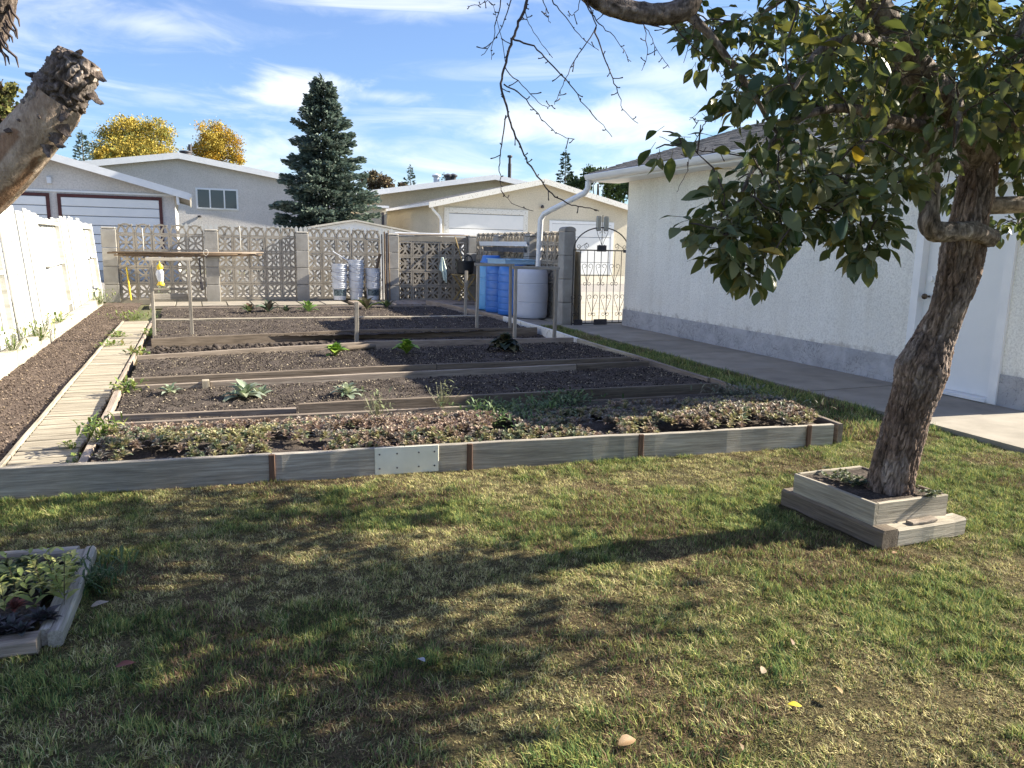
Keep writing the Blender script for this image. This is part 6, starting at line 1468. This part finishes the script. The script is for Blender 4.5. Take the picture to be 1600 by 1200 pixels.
c0 = at3(8, 955, 0.06); plant('houseleek', 'reddish houseleek at the left edge of the timber planter', 'plant', c0, [rosette((c0[0] + dx, c0[1], 0.065), 0.06, 22, [(0.28, 0.10, 0.08), (0.2, 0.08, 0.07)], 0.1, 1.4, 0.35, 0.15) for dx in (-0.05, 0.03)])
c0 = at3(142, 915, 0.0); leafy('weed', 'taller green grass tuft at the outer side of the timber planter', 'weed', c0, 160, 0.09, 0.06, [(0.06, 0.11, 0.04), (0.09, 0.14, 0.05)], (0.04, 0.08), 0.12, None, 0.9)

# fallen leaves on the lawn
def fallen(u, v, size, col, lab, rz, flip=0.0):
    c = Vector(at3(u, v, 0.03)); V_, F_ = LV[random.randrange(6)]
    m, t, b = new_mat('fallen_leaf'); f = noise_tex(t, 30, 4); t.links.new(ramp(t, f, [(0.35, tuple(q * 0.5 for q in col)), (0.6, col)]), b.inputs['Base Color']); b.inputs['Roughness'].default_value = 0.7
    M = Matrix.Translation(c) @ Matrix.Rotation(rz, 4, 'Z') @ Matrix.Rotation(flip, 4, 'X') @ Matrix.Rotation(-0.25, 4, 'Y') @ Matrix.Scale(size * 0.78, 4)
    tag(link('fallen_leaf', np_mesh('fallen_leaf', V_, F_, m, smooth=True), None, M), lab, 'leaf', 'fallen leaves on the lawn')
fallen(1253, 1103, 0.055, (0.62, 0.50, 0.02), 'bright yellow fallen leaf on the lawn', 2.6)
fallen(966, 1164, 0.085, (0.24, 0.145, 0.065), 'curled tan and brown fallen leaf near the bottom of the lawn', 0.2, 0.4)
fallen(1238, 1007, 0.075, (0.16, 0.095, 0.05), 'upright brown fallen leaf at the shadow edge on the lawn', 1.2, 0.9)
fallen(1190, 1052, 0.06, (0.22, 0.16, 0.095), 'pale tan fallen leaf between the brown and yellow ones', 0.7, 0.5)
fallen(180, 1042, 0.075, (0.16, 0.045, 0.03), 'dark red fallen leaf below the timber planter', 0.1)
fallen(1316, 1084, 0.055, (0.30, 0.20, 0.075), 'small golden fallen leaf right of the yellow one', 1.5, 0.4)
fallen(142, 948, 0.08, (0.35, 0.29, 0.22), 'pale dry fallen leaf beside the timber planter', 0.4)
fallen(664, 1034, 0.05, (0.42, 0.42, 0.44), 'greyish fallen leaf in the shaded middle of the lawn', 2.0)
fallen(1160, 1172, 0.08, (0.18, 0.115, 0.06), 'brown fallen leaf standing near the bottom right of centre', 1.4, 0.8)
fallen(1395, 865, 0.05, (0.30, 0.17, 0.08), 'russet fallen leaf against the tree planter base', 0.3)

# ------------------------------------------------------------------ neighbours beyond the alley
def gable(name, label, cat, y0, y1, xl, xr, ze, xa, za, over, wall, roofm, trim=WHITE_TRIM, front_over=0.35, fh=0.17, z0=-0.1, wl=None, wr=None):
    o = thing(name, label, cat, ((xl + xr) / 2, y0, 0)); wl = xl + over if wl is None else wl; wr = xr - over if wr is None else wr
    sL = (za - ze) / (xa - xl); sR = (za - ze) / (xr - xa)
    mb = MB(); mb.prism([(wl, z0), (wr, z0), (wr, ze + sR * (xr - wr) - 0.12), (xa, za - 0.12), (wl, ze + sL * (wl - xl) - 0.12)], y1 - y0, Matrix.Translation((0, y0, 0))); mb.build('wall', wall, o)
    mb = MB(); mb.prism([(xl, ze - 0.08), (xa, za - 0.08), (xr, ze - 0.08), (xr, ze), (xa, za), (xl, ze)], y1 - y0 + front_over * 2, Matrix.Translation((0, y0 - front_over, 0))); rf = mb.build('roof', roofm, o)
    mb = MB(); mb.prism([(xl, ze - fh), (xa, za - fh), (xr, ze - fh), (xr, ze + 0.02), (xa, za + 0.02), (xl, ze + 0.02)], 0.03, Matrix.Translation((0, y0 - front_over - 0.032, 0))); mb.build('rake_board', trim, o)
    for x, s in ((xl, -1), (xr, 1)): mb = MB(); mb.box((x - 0.06 if s < 0 else x - 0.0, y0 - front_over, ze - 0.13), (x if s < 0 else x + 0.06, y1 + front_over, ze)); mb.build('gutter', WHITE_TRIM, o)
    return o, rf
def panel_door(root, x0, x1, z0, z1, y, rows, mat=DOORW):
    d = bpy.data.objects.new('garage_door', None); COL.objects.link(d); place(d, root, Matrix.Translation((x0, y, z0)))
    h = (z1 - z0) / rows
    for r in range(rows):
        mb = MB(); mb.cbox((x0, y - 0.05, z0 + r * h + 0.012), (x1, y - 0.005, z0 + (r + 1) * h - 0.012), 0.012); mb.build('panel', mat, d)
    mb = MB(); mb.box((x0 - .01, y - 0.006, z0), (x1 + .01, y + 0.0, z1 + .01)); mb.build('backing', m_back, d)
    return d
m_back = m_noise('door_joint', [(0.3, (0.18, 0.2, 0.24)), (0.7, (0.22, 0.24, 0.28))], 3, 0.8, 0.0)
def frame_trim(root, x0, x1, z0, z1, y, w, mat, name='door_trim'):
    mb = MB(); mb.box((x0 - w, y - 0.06, z0), (x0, y - 0.002, z1 + w)); mb.box((x1, y - 0.06, z0), (x1 + w, y - 0.002, z1 + w)); mb.box((x0, y - 0.06, z1), (x1, y - 0.002, z1 + w)); mb.build(name, mat, root)
def win(root, x0, x1, z0, z1, y, cells):
    mb = MB(); mb.box((x0, y - 0.03, z0), (x1, y - 0.004, z1)); w = mb.build('window', WHITE_TRIM, root); n = len(cells); xx = x0 + 0.06
    tot = sum(cells); 
    for c in cells:
        ww = (x1 - x0 - 0.12) * c / tot; mb = MB(); mb.box((xx + 0.035, y - 0.045, z0 + 0.09), (xx + ww - 0.035, y - 0.031, z1 - 0.09)); mb.build('pane', GLASS, w)
        mb = MB(); mb.box((xx, y - 0.06, z0 + 0.05), (xx + 0.034, y - 0.031, z1 - 0.05)); mb.box((xx + ww - 0.034, y - 0.06, z0 + 0.05), (xx + ww, y - 0.031, z1 - 0.05)); mb.box((xx + .034, y - 0.06, z0 + 0.05), (xx + ww - .034, y - 0.031, z0 + .089)); mb.box((xx + .034, y - 0.06, z1 - 0.089), (xx + ww - .034, y - 0.031, z1 - .05)); mb.build('sash', WHITE_TRIM, w); xx += ww
    return w
# left neighbour garage
Y1 = 30
o, _ = gable('neighbour_garage', 'grey stucco garage with white overhead doors trimmed in maroon, behind the block wall', 'garage', Y1, 38, -8.3, 0.0, 2.98, -4.15, 4.10, 0.45, STUCCO_L, ROOF_D, wr=-0.5, fh=0.22)
for (u0, u1) in ((95, 248), (-95, 72)):
    xa, xb = onY(u0, 310, Y1).x, onY(u1, 310, Y1).x; zt = onY(170, 310, Y1).z; panel_door(o, xa, xb, 0.3, zt, Y1, 8); frame_trim(o, xa, xb, 0.3, zt, Y1, 0.10, REDTRIM)
mb = MB(); zb = onY(200, 304, Y1).z; mb.box((-7.9, Y1 - 0.035, zb), (-0.49, Y1 - 0.002, zb + 0.06)); mb.build('trim_band', WHITE_TRIM, o)
q = onY(77, 282, Y1); mb = MB(); mb.cbox((q.x - 0.07, Y1 - 0.10, q.z - 0.10), (q.x + 0.07, Y1 - 0.002, q.z + 0.12), 0.02); mb.build('wall_lamp', P_WHITE, o)
q = onY(283, 308, Y1); mb = MB(); mb.tube([(q.x - .12, Y1 - 0.3, 2.9), (q.x - 0.1, Y1 - .3, 2.6)], 0.05, 8); mb.build('gutter_outlet', WHITE_TRIM, o)
# left house
Y2 = 44
o, rf = gable('house', 'pale grey bungalow end wall with a three-pane window, behind the spruce', 'house', Y2, 58, -9.5, 8.6, 4.30, -0.45, 5.72, 0.6, STUCCO_L, ROOF_D, fh=0.28)
a, b = onY(305, 293, Y2), onY(373, 329, Y2); win(o, a.x, b.x, b.z, a.z, Y2, [0.9, 1, 0.9])
q = onY(290, 236, Y2 + 2); mb = MB(); mb.lathe([(0.28, 0), (0.28, 0.5), (0.33, 0.52), (0.33, 0.6)], 14, (q.x, Y2 + 3, q.z - 0.5)); mb.build('vent', DARKMETAL, rf, True, 40)
q = onY(297, 230, Y2 + 2); mb = MB(); mb.tube([(q.x, Y2 + 3, q.z - 0.6), (q.x, Y2 + 3, q.z + 0.25)], 0.09, 8); mb.build('chimney_pipe', DARKMETAL, rf, True, 40)
q = onY(312, 340, Y2); mb = MB(); mb.lathe([(0.0, 0), (0.09, 0.0), (0.1, 0.1), (0.0, 0.12)], 12, (q.x, Y2 - 0.1, q.z)); mb.build('hose_tap', DARKMETAL, o)
# beige garage
Y3 = 35
o, rf = gable('beige_garage', 'beige stucco garage with flaking white rake board, beyond the iron gate', 'garage', Y3, 45.2, 10.05, 21.6, 3.30, 15.83, 4.62, 0.5, STUCCO_B, ROOF_D, WHITE_OLD, wl=10.6, fh=0.24, front_over=0.4)
a, b = onY(701, 333, Y3), onY(818, 333, Y3); panel_door(o, a.x, b.x, 0.1, a.z, Y3, 4); frame_trim(o, a.x, b.x, 0.1, a.z + 0.02, Y3, 0.16, WHITE_OLD); frame_trim(o, a.x - 0.1, b.x + 0.1, 0.1, a.z + 0.14, Y3 + 0.012, 0.12, WHITE_OLD)
a, b = onY(862, 349, Y3), onY(955, 349, Y3); panel_door(o, a.x, b.x, 0.05, a.z, Y3, 4); frame_trim(o, a.x, b.x, 0.05, a.z, Y3, 0.14, WHITE_TRIM)
q = onY(846, 323, Y3); mb = MB(); mb.lathe([(0.02, 0), (0.09, 0.02), (0.07, 0.12), (0.02, 0.16)], 10, (q.x, Y3 - 0.12, q.z - 0.08)); mb.build('wall_lamp', DARKMETAL, o, True)
mb = MB(); xw = 10.6; mb.tube([(10.2, Y3 - 0.2, 3.2), (10.3, Y3 - 0.2, 3.0), (10.62, Y3 - 0.12, 2.7), (10.7, Y3 - 0.1, 2.55), (10.7, Y3 - 0.1, 0)], 0.06, 8); mb.build('downspout', WHITE_TRIM, o, True, 40)
drw = sheet('neighbour_driveway', 9.5, 22, 27, 34.95, -0.004, CONC_W)
# house with dark roof behind it
Y4 = 48
o, rf = gable('cream_house', 'cream house with wide dark eaves and a white fascia behind the beige garage', 'house', Y4, 60, 9.0, 28, 4.35, 18.0, 5.85, 1.2, STUCCO_B, ROOF_D, fh=0.30, front_over=1.0)
for k, u in enumerate((682, 700, 708)):
    q = onY(u, 276, Y4 + 3); mb = MB(); mb.lathe([(0.2, 0), (0.2, 0.35), (0.3, 0.4), (0.3, 0.5), (0.05, 0.6)], 12, (q.x, Y4 + 3, q.z - 0.4)); mb.build('roof_vent', [P_WHITE, DARKMETAL, DARKMETAL][k], rf, True, 40)
q = onY(796, 280, Y4 + 2); mb = MB(); zt = onY(795, 246, Y4 + 2).z; mb.tube([(q.x, Y4 + 2, q.z - 0.6), (q.x, Y4 + 2, zt - .4), (q.x, Y4 + 2, zt - .4), (q.x, Y4 + 2, zt)], [0.12, 0.12, 0.09, 0.09], 10); mb.lathe([(0.16, 0), (0.18, 0.06), (0.16, 0.14)], 12, (q.x, Y4 + 2, zt)); mb.build('chimney_pipe', DARKMETAL, rf, True, 40)
# narrow beige lean-to beside the beige garage
mb = MB(); a, b = onY(583, 330, 40), onY(603, 330, 40); mb.box((a.x, 40, -0.1), (b.x, 46, 3.2)); o = thing('lean_to', 'narrow cream lean-to wall between the spruce and the beige garage', 'shed', (a.x, 40, 0)); mb.build('wall', STUCCO_B, o)
mb = MB(); q0, q1 = onY(596, 330, 40), onY(600, 350, 40); mb.box((q0.x, 39.95, 1.6), (q1.x, 39.995, 3.0)); mb.build('door', DARKMETAL, o); mb = MB(); mb.box((a.x - 0.2, 39.7, 3.202), (b.x + 0.1, 46.2, 3.32)); mb.build('roof', WHITE_TRIM, o)
# shed and picket fence just over the alley
Y5 = 25.5
sh = thing('garden_shed', 'small white metal shed whose low gabled roof shows over the block wall', 'shed', (4.8, Y5, 0))
A, Bl, Br = onY(551, 343, Y5), onY(486, 354, Y5), onY(652, 363, Y5); A.x = (Bl.x + Br.x) / 2 - 0.35
mb = MB(); mb.prism([(Bl.x + 0.1, 0), (Br.x - 0.1, 0), (Br.x - 0.1, Br.z - 0.05), (A.x, A.z - 0.06), (Bl.x + 0.1, Bl.z - 0.05)], 2.4, Matrix.Translation((0, Y5, 0))); mb.build('wall', WHITE_TRIM, sh)
mb = MB(); mb.prism([(Bl.x, Bl.z - 0.05), (A.x, A.z - 0.05), (Br.x, Br.z - 0.05), (Br.x, Br.z), (A.x, A.z), (Bl.x, Bl.z)], 2.7, Matrix.Translation((0, Y5 - 0.15, 0))); mb.build('roof', m_noise('cream_metal', [(0.3, (0.5, 0.46, 0.38)), (0.7, (0.62, 0.58, 0.5))], 5, 0.5, 0.1), sh)
pf = thing('picket_fence', 'close-boarded white picket fence showing over the top of the block wall', 'fence', (2, 21.6, 0)); PY = 21.6
x = onY(283, 350, PY).x; xe = onY(612, 356, PY).x
for z in (0.4, 1.45): beam('rail', (x, PY + 0.03, z), (xe, PY + 0.03, z), 0.04, 0.08, WHITE_WOOD, pf)
pk = MB(); pk.prism([(-0.045, 0.03), (0.045, 0.03), (0.045, 1.76), (0.0, 1.82), (-0.045, 1.76)], 0.02); PKM = pk.mesh('picket', WHITE_WOOD)
while x < xe:
    link('picket', PKM, pf, Matrix.Translation((x, PY - 0.012, random.uniform(-.015, .015)))); x += 0.118

# ------------------------------------------------------------------ far trees
def conifer(label, x, y, h, r, pal, seed, nb=150, loc_z=0.0, sp=26, cat='tree', name='spruce_tree', group=None, slim=1.0, lf=0.62):
    rr = np.random.default_rng(seed); o = thing(name, label, cat, (x, y, loc_z), group)
    mb = MB(); mb.tube([(x, y, loc_z), (x + .03, y, loc_z + h * 0.5), (x, y, loc_z + h)], [r * 0.09, r * 0.05, 0.015], 8); mb.build('trunk', FARBARK, o)
    parts = []; pal = np.array(pal)
    for k in range(nb):
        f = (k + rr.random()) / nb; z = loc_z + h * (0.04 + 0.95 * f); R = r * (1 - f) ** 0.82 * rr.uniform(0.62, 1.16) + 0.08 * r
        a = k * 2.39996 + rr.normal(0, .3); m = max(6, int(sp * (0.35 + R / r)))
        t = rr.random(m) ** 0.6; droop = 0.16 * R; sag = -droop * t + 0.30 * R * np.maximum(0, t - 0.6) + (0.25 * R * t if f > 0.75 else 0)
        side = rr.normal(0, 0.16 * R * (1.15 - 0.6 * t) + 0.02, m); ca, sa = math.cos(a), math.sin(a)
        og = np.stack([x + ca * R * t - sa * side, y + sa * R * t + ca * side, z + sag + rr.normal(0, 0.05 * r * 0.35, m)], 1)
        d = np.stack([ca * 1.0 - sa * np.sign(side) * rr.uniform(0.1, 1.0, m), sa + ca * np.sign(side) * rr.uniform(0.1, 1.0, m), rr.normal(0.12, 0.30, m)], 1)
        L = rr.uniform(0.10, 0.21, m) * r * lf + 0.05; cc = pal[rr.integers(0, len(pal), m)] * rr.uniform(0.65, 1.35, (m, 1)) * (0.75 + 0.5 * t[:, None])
        parts.append(leaf_cloud(m, og, d, L, L * 0.42, cc, 0.25, rr.normal(0, 1, (m, 3))))
    # leader
    m = 30; og = np.stack([np.full(m, x) + rr.normal(0, .03, m), np.full(m, y) + rr.normal(0, .03, m), loc_z + h * (0.93 + 0.09 * rr.random(m))], 1); d = np.stack([rr.normal(0, .7, m), rr.normal(0, .7, m), rr.uniform(0.4, 1.2, m)], 1); L = rr.uniform(0.1, 0.2, m) * r * 0.6
    parts.append(leaf_cloud(m, og, d, L, L * 0.3, pal[rr.integers(0, len(pal), m)], 0.1))
    V, F, C = join(parts); link('crown', np_mesh('crown', V - np.array([x, y, loc_z]), F, FAR_M, C), o, Matrix.Translation((x, y, loc_z))); return o
BLUEG = [(0.09, 0.125, 0.10), (0.115, 0.15, 0.12), (0.065, 0.095, 0.08), (0.15, 0.18, 0.15)]
DKG = [(0.03, 0.05, 0.03), (0.045, 0.07, 0.04), (0.025, 0.04, 0.025)]
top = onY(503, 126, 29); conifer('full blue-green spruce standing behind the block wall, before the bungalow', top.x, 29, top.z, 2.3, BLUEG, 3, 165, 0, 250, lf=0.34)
q = onY(127, 207, 58); conifer('small dark spruce seen over the left garage roof', q.x, 58, q.z, 1.5, BLUEG, 4, 110, 0, 30)
q = onY(641, 261, 66); conifer('slim spruce far behind the cream house roof', q.x, 66, q.z, 1.5, DKG, 5, 90, 0, 26)
q = onY(694, 272, 80); conifer('tiny conifer top showing over the ridge of the cream house', q.x, 80, q.z, 1.3, DKG, 6, 60, 0, 22)
q = onY(884, 236, 56); conifer('dark slim conifer rising left of the leafy tree by the garage eave', q.x, 56, q.z, 1.6, DKG, 7, 110, 0, 34)
def decid(label, x, y, blobs, pal, seed, n, leaf=0.22, trunk_r=0.25, name='leafy_tree', cat='tree'):
    rr = np.random.default_rng(seed); o = thing(name, label, cat, (x, y, 0)); pal = np.array(pal); parts = []
    zc = np.mean([b[2] for b in blobs]); mb = MB(); mb.tube([(x, y, 0), (x + .1, y, zc * 0.5), (x, y, zc)], [trunk_r, trunk_r * 0.7, trunk_r * 0.3], 8)
    for b in blobs: mb.tube([(x, y, zc * 0.55), ((x + b[0]) / 2, y, (zc * .55 + b[2]) / 2 - .1), (b[0], b[1], b[2] + b[4] * 0.6)], [trunk_r * 0.4, trunk_r * 0.22, 0.02], 5)
    mb.build('trunk', FARBARK, o)
    vol = np.array([b[3] ** 2 * b[4] for b in blobs]); vol = vol / vol.sum()
    for b, w in zip(blobs, vol):
        m = int(n * w) + 10; q = rr.normal(0, 1, (m, 3)); q /= np.linalg.norm(q, axis=1, keepdims=True); q *= (rr.random((m, 1)) ** 0.45)
        ncl = max(6, m // 110); cl = rr.normal(0, 1, (ncl, 3)); cl /= np.linalg.norm(cl, axis=1, keepdims=True); cl *= rr.random((ncl, 1)) ** 0.4
        ix = rr.integers(0, ncl, m); q = 0.30 * q + 0.80 * cl[ix] + rr.normal(0, 0.10, (m, 3))
        og = np.array(b[:3]) + q * np.array([b[3], b[3], b[4]]); d = rr.normal(0, 1, (m, 3)) + q * 0.6 + np.array([0, 0, .3]); L = rr.uniform(0.6, 1.3, m) * leaf
        tone = rr.uniform(0.72, 1.3, ncl)[ix][:, None]; cc = pal[(ix + rr.integers(0, 2, m)) % len(pal)] * tone * rr.uniform(0.8, 1.2, (m, 1))
        parts.append(leaf_cloud(m, og, d, L, L * 0.62, cc, 0.2, rr.normal(0, 1, (m, 3))))
    V, F, C = join(parts); link('crown', np_mesh('crown', V - np.array([x, y, 0]), F, FAR_M, C), o, Matrix.Translation((x, y, 0))); return o
YEL = [(0.42, 0.31, 0.06), (0.50, 0.38, 0.08), (0.34, 0.28, 0.07), (0.22, 0.23, 0.07)]
def blob(u, v, y, ru, rv): q = onY(u, v, y); s = y * 0.985 / 1200 * 1.06; return (q.x, y, q.z, ru * s, rv * s)
Yt = 75
decid('broad golden aspen over the grey garage roof', onY(217, 250, Yt).x, Yt, [blob(217, 212, Yt, 42, 26), blob(182, 213, Yt, 26, 18), blob(258, 214, Yt, 20, 18), blob(200, 200, Yt, 18, 14), blob(238, 200, Yt, 20, 13), blob(215, 240, Yt, 62, 22), blob(160, 240, Yt, 18, 14)], YEL, 11, 24000, 0.15)
decid('upright golden aspen right of the roof chimney', onY(335, 250, Yt + 6).x, Yt + 6, [blob(330, 212, Yt + 6, 25, 24), blob(350, 230, Yt + 6, 25, 24), blob(325, 238, Yt + 6, 28, 20), blob(365, 248, Yt + 6, 15, 14)], YEL[:3] + [(0.5, 0.28, 0.03)], 12, 14000, 0.15)
decid('tall green and yellow tree at the left edge behind the sawn tree', onY(5, 220, 42).x, 42, [blob(4, 160, 42, 22, 28), blob(18, 195, 42, 24, 32), blob(-25, 190, 42, 40, 50), blob(25, 228, 42, 16, 24)], [(0.10, 0.11, 0.04), (0.20, 0.19, 0.06), (0.06, 0.06, 0.03), (0.09, 0.06, 0.04)], 13, 5200, 0.22)
decid('leafy green tree right of the dark conifer, behind the garage eave', onY(935, 275, 57).x, 57, [blob(925, 282, 57, 32, 22), blob(960, 292, 57, 30, 26), blob(902, 288, 57, 22, 18), blob(1000, 290, 57, 40, 30)], [(0.06, 0.10, 0.04), (0.09, 0.13, 0.05), (0.05, 0.08, 0.035)], 14, 6500, 0.24)
decid('brownish shrub with pale yellow leaves behind the spruce', onY(593, 285, 62).x, 62, [blob(583, 284, 62, 20, 16), blob(605, 288, 62, 18, 10), blob(630, 290, 62, 12, 7)], [(0.10, 0.07, 0.05), (0.2, 0.16, 0.09), (0.12, 0.10, 0.06)], 15, 2600, 0.2)
decid('low golden tree between the small spruce and the broad aspen', onY(160, 245, 70).x, 70, [blob(160, 240, 70, 16, 12), blob(175, 243, 70, 14, 10)], YEL, 16, 1200, 0.26)
